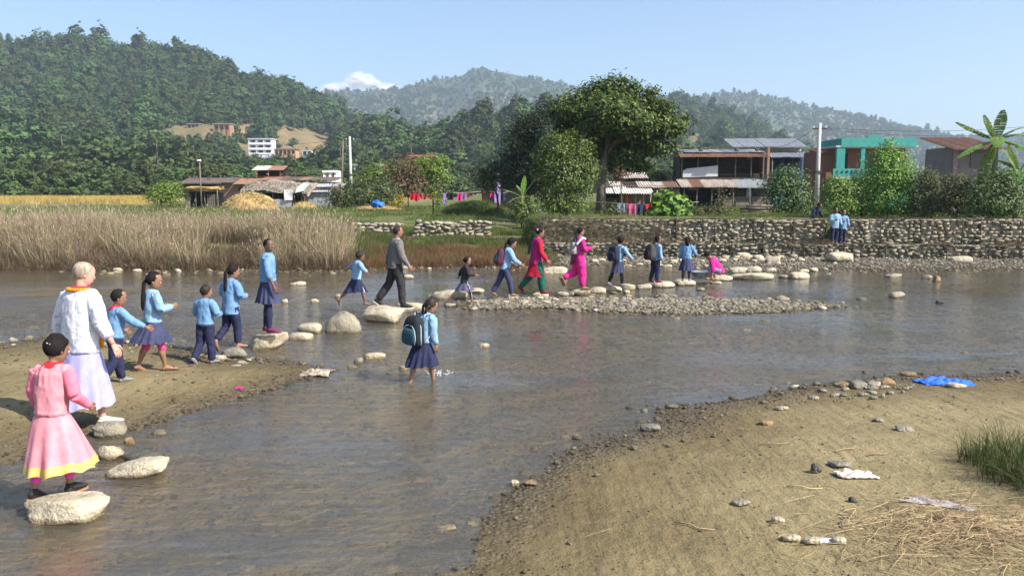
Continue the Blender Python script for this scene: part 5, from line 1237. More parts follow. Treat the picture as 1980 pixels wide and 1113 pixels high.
# somebody sitting on the wall
c = PD(1580, 420, 33.0)
p = Person(1.35, None, 150, at_=(c.x, 33.0, 1.5), legs={'R': (88, 8, 86, 0), 'L': (84, 8, 80, 0)}, arms={'R': (30, 20, 40, 0), 'L': (30, 20, 50, -20)}, lean=26, head=(0, 20, 0), skin='dark', vox=VF, pelvis_z=.14, label="person crouching in dark clothes and blue scarf on the wall top")
p.shirt(cloth("dark navy sweater", (0.02, 0.025, 0.05)), hem=-.1, slack=1.2); p.trousers(BLACKC); p.hair(hair_black, 'short', face=.1); p.face()
b = MB(); b.tube([p.P['shR'], p.P['elR'], p.P['elR'] + np.array([.1, 0, -.05])], [.06, .055, .03], 8); obj("blue_wrap", b, cloth("blue wrap", (0.04, 0.16, 0.42)), p.root)
finish_soft()
# ---------------------------------------------------------------- village
tin_grey = M("weathered grey tin", (0.44, 0.46, 0.49), (0.27, 0.27, 0.275), 1.2, .55, .2, metallic=.25, fine=9)
tin_rust = M("rusty tin", (0.27, 0.15, 0.10), (0.16, 0.085, 0.06), 2.2, .8, .3, metallic=.1, fine=7)
tin_mix = M("rust streaked white tin", (0.55, 0.50, 0.44), (0.20, 0.11, 0.08), 2.6, .75, .3, fine=5, stretch=(1, .4, 1))
wood_dark = M("dark old timber", (0.075, 0.055, 0.042), (0.035, 0.026, 0.02), 6, .9, .5, stretch=(.3, 1, 1))
wood_grey = M("grey weathered wood", (0.22, 0.19, 0.15), (0.11, 0.09, 0.07), 7, .9, .5)
mud = M("pinkish mud plaster", (0.28, 0.18, 0.15), (0.20, 0.13, 0.105), 1.5, .95, .5, fine=8)
brick_w = M("red brown brick wall", (0.24, 0.11, 0.075), (0.16, 0.075, 0.055), 5, .95, .5, fine=6)
thatch_grey = M("grey thatch", (0.38, 0.33, 0.27), (0.20, 0.17, 0.135), 9, 1.0, 1.0, .05, stretch=(1, .2, .2))
thatch_gold = M("fresh straw thatch", (0.48, 0.33, 0.14), (0.26, 0.17, 0.07), 9, 1.0, 1.0, .05, stretch=(1, .3, .3))
white_w = M("white wash", (0.78, 0.77, 0.80), (0.66, 0.65, 0.68), 1, .9, .1)
glass_d = M("dark window", (0.04, 0.045, 0.05), (0.025, 0.03, 0.035), 3, .2, 0, spec=.5)
dark_in = M("sooty interior", (0.03, 0.025, 0.022), (0.015, 0.013, 0.012), 3, 1.0)  # near-black colour stands in for the shade inside rooms and openings
teal_p = M("teal wall paint", (0.05, 0.34, 0.30), (0.045, 0.20, 0.18), 1.6, .8, .2, fine=10)
blue_p = M("faded blue paint", (0.07, 0.14, 0.26), (0.045, 0.09, 0.17), 2, .8, .2)
orange_p = M("orange brick pillar", (0.36, 0.19, 0.12), (0.25, 0.13, 0.085), 8, .9, .4)
lilac_p = M("lilac wall paint", (0.42, 0.30, 0.55), (0.35, 0.25, 0.47), 2, .85)
concrete = M("pale concrete", (0.50, 0.49, 0.46), (0.38, 0.37, 0.345), 2, .9, .3, fine=8)
def corr(w, d, rise, pitch=.16, amp=.03, th=.012, sag=0):
    """corrugated sheet roof, w along x, d along y, back edge higher by rise; origin front middle"""
    n = max(8, int(w / pitch) * 4); x = np.linspace(-w / 2, w / 2, n + 1); R_ = []
    for t in (0, .33, .66, 1):
        z = rise * t + amp * np.sin(x / pitch * 2 * math.pi) - sag * math.sin(math.pi * t); R_.append(np.stack([x, np.full(n + 1, d * t), z], 1))
    b = MB(); m = n + 1
    for off in (0, -th):
        V = np.concatenate(R_) + [0, 0, off]; b.add(V, [(i * m + j, i * m + j + 1, (i + 1) * m + j + 1, (i + 1) * m + j) if off == 0 else (i * m + j, (i + 1) * m + j, (i + 1) * m + j + 1, i * m + j + 1) for i in range(3) for j in range(n)])
    top, bot = R_[0], R_[0] - [0, 0, th]; b.add(np.concatenate([top, bot]), [(j, m + j, m + j + 1, j + 1) for j in range(n)])
    return b
def tin_roof(root, x0, x1, y, z, d, rise, mats, k=None, name="roof_sheet", jit=.03, sag=.02):
    k = k or max(1, int(round((x1 - x0) / .9))); w = (x1 - x0) / k
    for i in range(k):
        o = obj(name, corr(w * 1.04, d * random.uniform(.97, 1.04), rise, sag=sag), random.choice(mats) if isinstance(mats, list) else mats, root,
                loc=(x0 + w * (i + .5), y + random.uniform(-jit, jit) * 2, z + .012 * (i % 2) + random.uniform(-jit, jit) * .4)); o.rotation_euler = (0, random.uniform(-.012, .012), random.uniform(-.01, .01))
def part(root, name, boxes, mat, **k):
    b = MB()
    for c, d in boxes: b.box(c, d)
    return obj(name, b, mat, root, **k)
def post(root, x, y, z0, z1, r=.05, mat=None, lean=0, name="post"):
    b = MB(); b.tube([(x, y, z0), (x + lean * .5 + random.uniform(-.03, .03), y, (z0 + z1) / 2), (x + lean, y, z1)], [r, r * .9, r * .8], 6); return obj(name, b, mat or wood_grey, root)
def planks(root, x0, x1, y, z0, z1, mat, w=.22, horiz=False, gap=.02, name="plank", lim=40):
    if horiz:
        z = z0
        while z < z1 - .03:
            h = w * random.uniform(.7, 1.15); part(root, name, [(((x0 + x1) / 2 + random.uniform(-.03, .03), y + random.uniform(-.012, .012), z + h / 2), (x1 - x0, .03, h - gap))], mat); z += h
    else:
        x = x0
        while x < x1 - .03:
            q = w * random.uniform(.8, 1.2); q = min(q, x1 - x); part(root, name, [((x + q / 2, y + random.uniform(-.015, .015), (z0 + z1) / 2 + random.uniform(-.03, .03)), (q - gap, .03, z1 - z0))], mat); x += q
def HX(root_x, px, d): return XD(px, d) - root_x
def house(px0, px1, d, name, label, cat, group=None, gz=None):
    x0, x1 = XD(px0, d), XD(px1, d); xm = (x0 + x1) / 2; z = gz if gz is not None else Z(xm, d)
    r = empty(name, (xm, d, z), label=label, cat=cat, group=group)
    return r, x0 - xm, x1 - xm, (lambda row: ZD(row, d) - z), (lambda px: XD(px, d) - xm)
# two storey tin house
r, x0, x1, zr, xr = house(1313, 1476, 58, "tin_house", "ramshackle two storey timber house with brown tin awning and dark veranda", "house")
part(r, "back_wall", [(((x0 + x1) / 2, 2.6, zr(290) / 2), (x1 - x0, .15, zr(290)))], wood_dark)
part(r, "side_wall", [((x0 + .05, 1.4, zr(295) / 2), (.1, 2.3, zr(295)))], wood_dark); part(r, "side_wall", [((x1 - .05, 1.4, zr(295) / 2), (.1, 2.3, zr(295)))], brick_w)
part(r, "upper_floor", [(((x0 + x1) / 2, 1.25, zr(345)), (x1 - x0 - .02, 2.5, .12))], wood_dark)
planks(r, x0 + .1, x1 - .1, 1.5, zr(343) + .08, zr(310), wood_dark, .26, True, name="wall_plank")
planks(r, x0 + 1.9, x1 - .3, .28, zr(343), zr(336), wood_dark, .1, True, name="veranda_rail")
for px_ in (1317, 1348, 1385, 1420, 1450): post(r, xr(px_), .15, zr(343), zr(303), .055, wood_grey)
sh = MB(); a, b_ = xr(1318), xr(1385)
sh.add([(a, -.02, zr(343)), (b_, -.02, zr(341)), (b_, -.02, zr(320)), (a + .3, -.02, zr(326)), (a, -.02, zr(330)), (a, .02, zr(343)), (b_, .02, zr(341)), (b_, .02, zr(320)), (a + .3, .02, zr(326)), (a, .02, zr(330))], [(0, 1, 2, 3, 4), (9, 8, 7, 6, 5), (0, 5, 6, 1), (1, 6, 7, 2), (2, 7, 8, 3), (3, 8, 9, 4), (4, 9, 5, 0)])
obj("white_sheet", sh, M("grey white tarpaulin", (0.50, 0.51, 0.54), (0.42, 0.43, 0.46), 2, .8), r)
tin_roof(r, x0 - .1, x1 + .05, -.65, zr(304), 1.2, .38, tin_rust, 6, name="awning_sheet")
tin_roof(r, x0 + .3, x1, .2, zr(294), 2.9, .32, [tin_grey, concrete], 6)
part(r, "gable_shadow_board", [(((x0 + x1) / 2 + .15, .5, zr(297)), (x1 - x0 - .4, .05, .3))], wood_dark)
tin_roof(r, xr(1305), xr(1413), -2.0, zr(362), 1.9, .55, [tin_mix, tin_mix, tin_rust], 5, name="porch_sheet"); tin_roof(r, xr(1414), x1, -1.7, zr(363), 1.7, .62, tin_grey, 3, name="porch_sheet")
for px_ in (1310, 1335, 1362, 1378, 1404, 1436, 1466): post(r, xr(px_), -1.7, 0, zr(363), .05, wood_grey, random.uniform(-.08, .08))
planks(r, xr(1388), x1, -1.2, 0, zr(382), wood_grey, .2, True, name="wall_plank"); planks(r, xr(1402), xr(1470), -1.1, zr(382), zr(365), wood_dark, .24, name="shutter_plank")
part(r, "window_panel", [((xr(1437), -1.16, zr(373)), (.35, .03, .6))], M("pale blue shutter", (0.3, 0.36, 0.42)))
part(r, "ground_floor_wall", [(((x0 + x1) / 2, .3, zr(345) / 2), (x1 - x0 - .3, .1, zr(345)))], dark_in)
part(r, "corner_pillar", [((x1 + .09, -.3, zr(284) / 2), (.16, .16, zr(284)))], orange_p)
for px_ in (1355, 1424, 1464):                                             # stones holding the roof down
    obj("roof_stone", rock_mesh("roof_stone", (.34, .3, .2), 2, 700 + px_), ROCK_DARK, r, loc=(xr(px_), .6, zr(292) + .12))
# grey tin house behind
r, x0, x1, zr, xr = house(1412, 1556, 67, "tin_roofed_house", "blue walled house with clean grey tin roofs behind the timber house", "house")
part(r, "wall", [(((xr(1478) + xr(1550)) / 2, 1.6, zr(300) / 2), (xr(1550) - xr(1478), 3.0, zr(300)))], blue_p)
part(r, "upper_wall", [(((x0 + x1) / 2 + .3, 2.6, (zr(285) + zr(330)) / 2), (x1 - x0 - 1.0, 3.4, zr(285) - zr(330)))], concrete)
tin_roof(r, x0, x1, -.2, zr(284), 3.2, .85, tin_grey, 7); tin_roof(r, xr(1476), xr(1552), -1.4, zr(305), 1.7, .5, tin_grey, 4, name="porch_sheet")
for px_ in (1498, 1520, 1540): part(r, "window", [((xr(px_), .08, zr(318)), (.5, .06, .9))], glass_d)
part(r, "door_frame", [((xr(1482), .06, zr(322)), (.1, .1, 1.6))], M("red door post", (0.35, 0.05, 0.04)))
for px_ in (1480, 1550): post(r, xr(px_), -1.2, 0, zr(305), .06, wood_grey)
# teal house
r, x0, x1, zr, xr = house(1580, 1752, 60, "teal_house", "teal painted flat roofed house with a balcony seen between bushes", "house")
part(r, "wall", [(((xr(1600) + x1) / 2, 2.5, zr(286) / 2), (x1 - xr(1600), 3.6, zr(286)))], brick_w)
part(r, "roof_slab", [(((xr(1605) + x1) / 2, 1.6, zr(286) + .06), (x1 - xr(1605) + .3, 5.0, .14))], concrete)
part(r, "parapet", [(((xr(1610) + x1) / 2, -.85, zr(277)), (x1 - xr(1610), .14, zr(269) - zr(285)))], teal_p); part(r, "parapet", [(((xr(1660) + xr(1685)) / 2, -.8, zr(267)), (1.0, .16, .22))], teal_p)
part(r, "parapet", [((xr(1609), 1.0, zr(277)), (.14, 3.6, zr(269) - zr(285)))], teal_p)
part(r, "pillar", [((xr(1611), -.7, (zr(286) + zr(343)) / 2), (.6, .3, zr(286) - zr(343)))], teal_p); part(r, "pillar", [((xr(1653), -.7, (zr(286) + zr(343)) / 2), (.28, .28, zr(286) - zr(343)))], teal_p)
part(r, "balcony_floor", [(((xr(1592) + x1) / 2, -.3, zr(345)), (x1 - xr(1592), 2.2, .15))], concrete)
part(r, "balcony_rail", [(((xr(1592) + xr(1720)) / 2, -1.35, zr(335)), (xr(1720) - xr(1592), .1, zr(327) - zr(343)))], teal_p)
for i in range(9): part(r, "rail_opening", [((xr(1600 + i * 9), -1.42, zr(333)), (.09, .06, .14))], dark_in)  # solid dark blocks; the shade of the openings is in their colour
for px_ in (1630, 1680, 1710): part(r, "window", [((xr(px_), .68, zr(310)), (.8, .06, 1.1))], glass_d)
part(r, "lower_wall", [(((xr(1592) + x1) / 2, .3, zr(345) / 2), (x1 - xr(1592) - .2, 1.6, zr(345) - .1))], teal_p)
part(r, "side_annex", [((xr(1590), 1.5, zr(292) / 2), (1.0, 3.0, zr(292)))], brick_w); tin_roof(r, xr(1578), xr(1606), -.2, zr(296), 3.4, .5, tin_rust, 2, name="annex_sheet")
# right hand house
r, x0, x1, zr, xr = house(1828, 1925, 46, "plaster_house", "grey brown plaster house behind the banana leaves at the right", "house")
part(r, "wall", [((0, 1.5, zr(284) / 2), (x1 - x0 - .3, 3, zr(284)))], M("grey brown plaster", (0.25, 0.20, 0.19), (0.18, 0.145, 0.14), 2)); part(r, "wall", [((xr(1838), -.06, zr(284) / 2), (.22, .12, zr(284)))], M("pinkish corner", (0.35, 0.24, 0.26)))
tin_roof(r, x0 - .2, x1 + .1, -.9, zr(290), 4.2, .9, tin_rust, 4); part(r, "window", [((xr(1880), -.02, zr(310)), (.7, .06, .8))], glass_d)
# hut right of the mango
r, x0, x1, zr, xr = house(1166, 1300, 52, "hut", "low hut with layered pale tin and plastic roof right of the mango trunk", "hut")
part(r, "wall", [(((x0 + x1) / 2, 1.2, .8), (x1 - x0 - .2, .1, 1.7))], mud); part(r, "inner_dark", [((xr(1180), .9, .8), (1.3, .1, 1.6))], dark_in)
planks(r, x0 - .1, xr(1196), .45, 0, zr(382), wood_grey, .14, True, gap=.07, name="rail")
for px_ in (1200, 1205, 1230, 1245, 1258, 1270): post(r, xr(px_), .35, 0, zr(368), .045, M("peeled pole", (0.42, 0.33, 0.22)), random.uniform(-.1, .1))
part(r, "red_pole", [((xr(1213), .3, zr(390)), (.12, .1, .95))], M("orange red cloth", (0.6, 0.13, 0.05)))
tin_roof(r, x0 - .1, xr(1262), -.35, zr(374), 1.3, .42, [M("pale plastic tin", (0.66, 0.64, 0.58), (0.35, 0.33, 0.29), 2.4, .7, fine=4)], 4, jit=.06); tin_roof(r, x0 + .6, x1 + .6, .8, zr(362), 1.5, .38, [tin_mix, wood_dark, tin_rust], 5, jit=.06, name="upper_sheet")
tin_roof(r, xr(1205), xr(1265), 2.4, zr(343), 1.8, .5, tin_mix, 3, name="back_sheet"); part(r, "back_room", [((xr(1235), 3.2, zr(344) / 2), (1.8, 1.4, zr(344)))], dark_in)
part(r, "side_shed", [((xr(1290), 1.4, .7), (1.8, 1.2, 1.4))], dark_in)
# lilac house half behind the dark tree
r, x0, x1, zr, xr = house(935, 1010, 58, "lilac_house", "small house with a lilac corner pillar beside the dark tree", "house")
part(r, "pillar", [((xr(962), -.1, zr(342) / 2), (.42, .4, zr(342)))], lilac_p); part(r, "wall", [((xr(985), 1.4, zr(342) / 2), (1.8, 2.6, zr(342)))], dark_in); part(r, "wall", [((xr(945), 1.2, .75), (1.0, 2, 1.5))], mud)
tin_roof(r, xr(950), xr(1010), -.4, zr(341), 3.4, .3, tin_rust, 3); tin_roof(r, xr(930), xr(958), -.1, zr(372), 2.2, .3, tin_rust, 1, name="lean_to_sheet")
# left farm sheds, about 75 m off
r, x0, x1, zr, xr = house(352, 655, 82, "long_farm_shed", "long low farm shed with dark stone weighted roof on the left", "shed")
part(r, "wall", [(((x0 + x1) / 2, 2.2, zr(352) / 2), (x1 - x0 - .4, 3.4, zr(352)))], mud); part(r, "wall", [((xr(385), .42, zr(368)), (3.4, .12, 1.1))], wood_dark)
tin_roof(r, x0, xr(455), -.3, zr(353), 2.5, .5, M("dark roof tiles", (0.12, 0.095, 0.085), (0.07, 0.055, 0.05), 3, .9), 5); tin_roof(r, xr(457), xr(520), -.6, zr(356), 2.5, .6, tin_rust, 3); tin_roof(r, xr(500), x1, .0, zr(348), 2.8, .35, [M("dark roof tiles", (0.1,) * 3), tin_rust], 8)
part(r, "eave_board", [((xr(385), -.35, zr(354)), (5.0, .05, .12))], wood_grey)
for i in range(20):
    px_ = random.uniform(360, 650); obj("roof_stone", rock_mesh("roof_stone", (.3, .25, .18), 1, 800 + i), ROCK_DARK, r, loc=(xr(px_), random.uniform(.8, 2), zr(350 if px_ < 500 else 345) + .45))
for px_ in (410, 470, 600): part(r, "door", [((xr(px_), .45, .9), (.9, .08, 1.7))], wood_dark)
r, x0, x1, zr, xr = house(493, 553, 92, "loft_shed", "small open loft with a rusty red roof rising above the long shed", "shed")
part(r, "walls", [((0, 2.0, zr(340) / 2), (x1 - x0 - .3, 2.0, zr(340)))], brick_w); tin_roof(r, x0 - .1, x1 - .1, -.3, zr(329), 2.2, .55, [tin_rust, tin_mix], 4)
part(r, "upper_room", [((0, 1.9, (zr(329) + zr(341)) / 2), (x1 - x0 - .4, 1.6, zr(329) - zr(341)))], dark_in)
for px_ in (500, 522, 545): post(r, xr(px_), -.05, zr(341), zr(329), .08, M("orange timber post", (0.4, 0.2, 0.12)))
r, x0, x1, zr, xr = house(474, 604, 72, "thatched_shed", "open sided shed under a sagging grey thatched roof", "shed")
tb = MB(); n = 26
for lay in range(3):
    RR = []
    for t in np.linspace(0, 1, 6):
        x = np.linspace(x0 + (.9 * t), x1 + (.15 * t), n); zz = zr(371) + (zr(351) - zr(371)) * t + .10 * vnoise(x * 2.3 + lay * 5, t * 3) - .07 * lay + (.14 if t == 0 else 0) * vnoise(x * 6, lay * 3.0) + .12 * np.sin((x - x0) * .8)
        RR.append(np.stack([x, np.full(n, -1.2 + 2.9 * t + .1 * lay), zz], 1))
    V = np.concatenate(RR); tb.add(V, [(i * n + j, i * n + j + 1, (i + 1) * n + j + 1, (i + 1) * n + j) for i in range(5) for j in range(n - 1)], sm=True)
obj("thatched_roof", tb, thatch_grey, r)
fr = leaf_quads(np.stack([rng.uniform(x0, x1, 1500), rng.uniform(-1.3, 1.2, 1500), np.zeros(1500)], 1), .5, .06, 0, axis=np.tile([0.1, -1.0, -.55], (1500, 1)) + rng.normal(0, .25, (1500, 3)))
zz = zr(371) + (zr(351) - zr(371)) * (fr[:, 0, 1] + 1.2) / 2.9 + .12 * np.sin((fr[:, 0, 0] - x0) * .8); fr[:, :, 2] += zz[:, None] + .05
obj("thatch_straw", quads_mesh("thatch_straw", fr), thatch_grey, r, kind='stuff')
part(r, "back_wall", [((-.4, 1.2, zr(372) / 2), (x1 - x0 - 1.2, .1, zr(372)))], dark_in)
for px_ in (486, 510, 535, 566, 590): post(r, xr(px_), -.9, 0, zr(371), .06, wood_grey, random.uniform(-.1, .1))
part(r, "tin_fence", [((xr(545), -1.1, .35), (2.4, .05, .75))], tin_grey); part(r, "beam", [((xr(545), -.95, zr(372)), (2.6, .08, .08))], wood_grey)
gs = MB(); gs.add([(xr(580), -1.35, zr(373)), (xr(596), -1.35, zr(369)), (xr(606), -1.0, zr(356)), (xr(594), -.6, zr(353)), (xr(582), -1.0, zr(362))], [(0, 1, 2, 3, 4)]); obj("plastic_sheet", gs, M("pale green plastic", (0.45, 0.62, 0.48), (0.5, 0.56, 0.5), 4, .5), r)
c = PD(557, 372, 70.7); sb = MB(); x_ = c.x; z_ = c.z + .25
sb.add([(x_ - .35, 70.7, z_), (x_ + .35, 70.7, z_), (x_ + .33, 70.75, z_ - .9), (x_ - .33, 70.62, z_ - .9), (x_ - .35, 70.76, z_), (x_ + .35, 70.76, z_), (x_ + .33, 70.82, z_ - .9), (x_ - .33, 70.7, z_ - .9)], [(0, 1, 2, 3), (7, 6, 5, 4), (0, 4, 5, 1), (1, 5, 6, 2), (2, 6, 7, 3), (3, 7, 4, 0)])
tag(obj("hanging_shirt", sb, cloth("white laundry", (0.7, 0.68, 0.75))), "white shirt with a purple side hanging under the thatched shed", "shirt")
r, x0, x1, zr, xr = house(598, 642, 73, "tin_shed", "grey corrugated tin shed at the end of the thatched shed", "shed")
for i, px_ in enumerate(range(602, 640, 9)):
    o = obj("wall_sheet", corr(.46, zr(372), 0, .1, .02), tin_grey, r, loc=(xr(px_), -.1, 0)); o.rotation_euler = (R(90), 0, 0)
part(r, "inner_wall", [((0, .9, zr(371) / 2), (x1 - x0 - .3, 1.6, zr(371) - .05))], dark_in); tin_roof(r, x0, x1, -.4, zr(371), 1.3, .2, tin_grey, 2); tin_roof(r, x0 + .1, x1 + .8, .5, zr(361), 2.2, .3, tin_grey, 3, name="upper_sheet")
r, x0, x1, zr, xr = house(356, 428, 68, "straw_hut", "tiny open hut with straw on its slumped roof beside the lamp pole", "hut")
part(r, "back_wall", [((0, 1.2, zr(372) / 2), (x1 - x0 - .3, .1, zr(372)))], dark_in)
for i in range(9): part(r, "wall_slat", [((xr(358 + i * 3) if i < 4 else xr(388 + i * 4), 0, zr(374) / 2), (.1, .04, zr(374) - .1))], wood_grey)
for px_ in (360, 381, 400, 424): post(r, xr(px_), -.1, 0, zr(366), .05, wood_grey, random.uniform(-.1, .1))
hb = MB(); V, F = ico(3); vv = np.sign(V) * np.abs(V) ** .6 * [(x1 - x0) / 2 * 1.0, 1.0, .20] * (1 + .3 * fbm(V[:, 0] * 5, V[:, 1] * 5, V[:, 2] * 5))[:, None]; vv[:, 2] += .16 * V[:, 0] * (V[:, 0] > 0) - .10 * vnoise(V[:, 0] * 5, 1.0); hb.add(vv + [0, .5, zr(365)], F.tolist(), sm=True); obj("straw_roof", hb, thatch_gold, r)
# straw stacks
straw_leaf = leafmat("loose straw", [(0.30, 0.21, 0.09), (0.42, 0.30, 0.13), (0.52, 0.39, 0.18), (0.26, 0.17, 0.08)], trans=.1, rough=.8)
def strawheap(px0, px1, ytop, ybase, d, n, label):
    x0, x1 = XD(px0, d), XD(px1, d); xm = (x0 + x1) / 2; z = ZD(ybase, d); hgt = ZD(ytop, d) - z; w = (x1 - x0) / 2
    r = empty("straw_stack", (xm, d, z), label=label, cat="straw stack", group="straw stacks by the farm sheds")
    V, F = ico(4); V = V.copy(); V[:, 2] = np.sign(V[:, 2]) * np.abs(V[:, 2]) ** .8
    vv = V * (1 + .16 * fbm(V[:, 0] * 3 + px0, V[:, 1] * 3, V[:, 2] * 3, 4))[:, None] * [w, w * .7, hgt]; b = MB(); b.add(vv, F.tolist(), sm=True); obj("heap", b, thatch_gold, r)
    a = rng.uniform(0, 6.28, n); ph = np.arcsin(rng.uniform(0, 1, n)); Pn = np.stack([np.cos(a) * np.cos(ph) * w, np.sin(a) * np.cos(ph) * w * .7, np.sin(ph) * hgt], 1) * 1.02
    ax = np.stack([np.cos(a), np.sin(a), -.9 * np.ones(n)], 1) + rng.normal(0, .5, (n, 3)); obj("loose_straw", quads_mesh("loose_straw", leaf_quads(Pn, .42, .10, .2, axis=ax)), straw_leaf, r, kind='stuff')
strawheap(432, 538, 374, 413, 62, 3500, "large brown straw stack in front of the thatched shed"); strawheap(566, 612, 392, 406, 64, 900, "small golden straw heap right of the large stack"); strawheap(690, 775, 398, 405, 60, 500, "low spread of straw beside the blue plastic")
# school and houses on the hill
def bldg(px0, px1, ytop, ybase, d, floors, mat, name, label, cat, cols=4, roof=None, depth=7, dy=0):
    x0, x1 = XD(px0, d), XD(px1, d); xm = (x0 + x1) / 2; z = ZD(ybase, d); h = ZD(ytop, d) - z; w = x1 - x0
    r = empty(name, (xm, d, z), rz=dy, label=label, cat=cat); part(r, "wall", [((0, depth / 2, h / 2 - 2), (w, depth, h + 4))], mat)
    for f in range(floors):
        fh = h / floors; part(r, "floor_slab", [((0, -.6, fh * (f + 1) - .12), (w + .4, 1.6, .24))], mat)
        if floors > 1: part(r, "parapet", [((0, -1.3, fh * f + .45), (w + .4, .15, .9))], mat)
        for i in range(cols): part(r, "window", [((-w / 2 + w * (i + .5) / cols, -.04, fh * (f + .55)), (w / cols * .55, .12, fh * .45))], glass_d)
        for i in range(cols + 1): part(r, "pillar", [((-w / 2 + w * i / cols, -1.1, fh * (f + .5)), (.3, .3, fh - .3))], mat)
    if roof: part(r, "roof", [((0, depth / 2 - .5, h + .15), (w + 1, depth + 2, .3))], roof)
    return r
bldg(488, 531, 269, 299, 425, 3, white_w, "school_building", "white three storey school building standing on the hillside", "school", 3, roof=white_w)
bldg(536, 576, 289, 301, 420, 1, M("orange wash", (0.62, 0.36, 0.2)), "low_house", "long low orange building just right of the white school", "building", 5, roof=tin_rust)
bldg(590, 607, 291, 301, 418, 1, white_w, "white_hut", "tiny white building at the right end of the school terrace", "building", 2)
bldg(372, 394, 240, 250, 470, 1, M("brown wash", (0.3, 0.2, 0.15)), "hill_house", "grey roofed farmhouse on the upper hillside under the woods", "house", 3, roof=tin_grey)
bldg(422, 452, 240, 256, 465, 1, M("orange brown wash", (0.42, 0.22, 0.13)), "hill_house", "orange brown farmhouse with a tin roof above the school", "house", 3, roof=tin_grey)
bldg(108, 124, 309, 317, 330, 1, white_w, "hill_house", "small white roofed house among trees at the left foot of the hill", "house", 2, roof=tin_grey)
bldg(690, 735, 320, 334, 190, 1, concrete, "valley_house", "grey walled house behind the concrete pole and bushes", "house", 3, roof=tin_grey, depth=5)
bldg(795, 840, 303, 312, 170, 1, M("brick red wash", (0.45, 0.16, 0.09)), "valley_house", "red roofed house hidden behind the bright sapling", "house", 3, roof=M("red roof", (0.5, 0.17, 0.1)), depth=5)
bldg(634, 655, 330, 348, 100, 1, white_w, "water_tank_house", "small white rooftop structure beside the concrete pole", "building", 2, depth=2)
# poles and wires
def pole(px, ytop, ybase, d, mat, r0, r1, label, lean=0, arm=True, cap=None, cat="pole"):
    z0 = Z(XD(px, d), d) - .1; z1 = ZD(ytop, d); r = empty("utility_pole", (XD(px, d), d, z0), label=label, cat=cat, group="poles in the village")
    b = MB(); b.tube([(0, 0, 0), (lean, 0, z1 - z0)], [r0, r1], 10); obj("shaft", b, mat, r)
    if arm:
        part(r, "cross_arm", [((lean, 0, z1 - z0 - .35), (.9, .08, .08))], wire)
        for s_ in (-.38, .38):
            b = MB(); b.lathe((lean + s_, 0, z1 - z0 - .31), [(.03, 0), (.05, .04), (.03, .07), (.05, .1), (.01, .13)], 8); obj("insulator", b, white_w, r)
        part(r, "clamp", [((0, 0, (z1 - z0) * .45), (r0 * 2.4, r0 * 2.4, .12))], wire)
    if cap: part(r, "lamp_head", [((lean, -.1, z1 - z0), (.22, .3, .12))], white_w)
    return Vector((XD(px, d) + lean, d, z1 - .3))
p1 = pole(1577, 238, 372, 52, concrete, .17, .10, "concrete power pole left of the teal house"); p2 = pole(680, 264, 350, 88, concrete, .20, .12, "pale concrete power pole above the left bushes")
p3 = pole(661, 270, 345, 90, wood_grey, .09, .07, "dark leaning wooden pole beside the concrete one", lean=.35, arm=False); p4 = pole(391, 310, 392, 66, wood_grey, .07, .05, "thin wooden lamp pole in the straw hut roof", arm=False, cap=True)
def wireline(a, b, sag, label, r=.012, name="power_line"):
    w_ = MB(); pts = [a.lerp(b, t) - Vector((0, 0, sag * 4 * t * (1 - t))) for t in np.linspace(0, 1, 14)]; w_.tube(pts, r, 4)
    tag(obj(name, w_, M("dark cable", (0.05, 0.05, 0.055))), label, "cable")
far_r = Vector((40, 56, p1.z + 1)); wireline(p1 + Vector((.38, 0, 0)), far_r, .5, "upper power cable running right from the concrete pole", .011); wireline(p1 + Vector((-.38, 0, 0)), far_r + Vector((0, .8, -.5)), .6, "lower power cable running right from the concrete pole", .011)
wireline(p1 + Vector((-.38, 0, 0)), Vector((XD(1478, 58), 58, ZD(284, 58))), .4, "cable sloping from the concrete pole to the timber house", .014); wireline(p2, Vector((-70, 92, p2.z + .5)), 1.4, "power cable running left from the pale concrete pole", .016)
# washing on lines
def washline(px0, px1, row, d, items, label):
    x0, x1 = XD(px0, d), XD(px1, d); z = ZD(row, d); wl = MB(); wl.tube([(x0, d, z + .15), ((x0 + x1) / 2, d, z - .03), (x1, d, z + .12)], .012, 4); tag(obj("washing_line", wl, M("pale rope", (0.5, 0.45, 0.35))), label, "washing line")
    for (a, b, yb, kind, mt, nm, lab) in items:
        xa, xb = XD(a, d), XD(b, d); h = z - ZD(yb, d); n = 12; g = MB()
        for (u0, u1, hh) in (((0, .46, h), (.54, 1, h), (0, 1, h * .35)) if kind == 'trousers' else ((0, 1, h),)):
            xs = np.linspace(xa + (xb - xa) * u0, xa + (xb - xa) * u1, n); RR = []
            for t in np.linspace(0, 1, 5):
                yy = d - .025 - .045 * np.sin(xs * 22 + t) * (.3 + t) ; RR.append(np.stack([xs * 1.0, yy, z + .02 - hh * t + .03 * vnoise(xs * 5, t)], 1))
            for off in (0, .03): 
                V = np.concatenate(RR) + [0, off, 0]; g.add(V, [(i * n + j, (i + 1) * n + j, (i + 1) * n + j + 1, i * n + j + 1)[::(1 if off == 0 else -1)] for i in range(4) for j in range(n - 1)], sm=True)
        tag(obj(nm, g, mt), lab, nm.replace('_', ' '), "washing hung out to dry")
jean = cloth("washed jeans", (0.20, 0.27, 0.38), (0.12, 0.17, 0.26)); purple = cloth("purple cloth", (0.25, 0.18, 0.5))
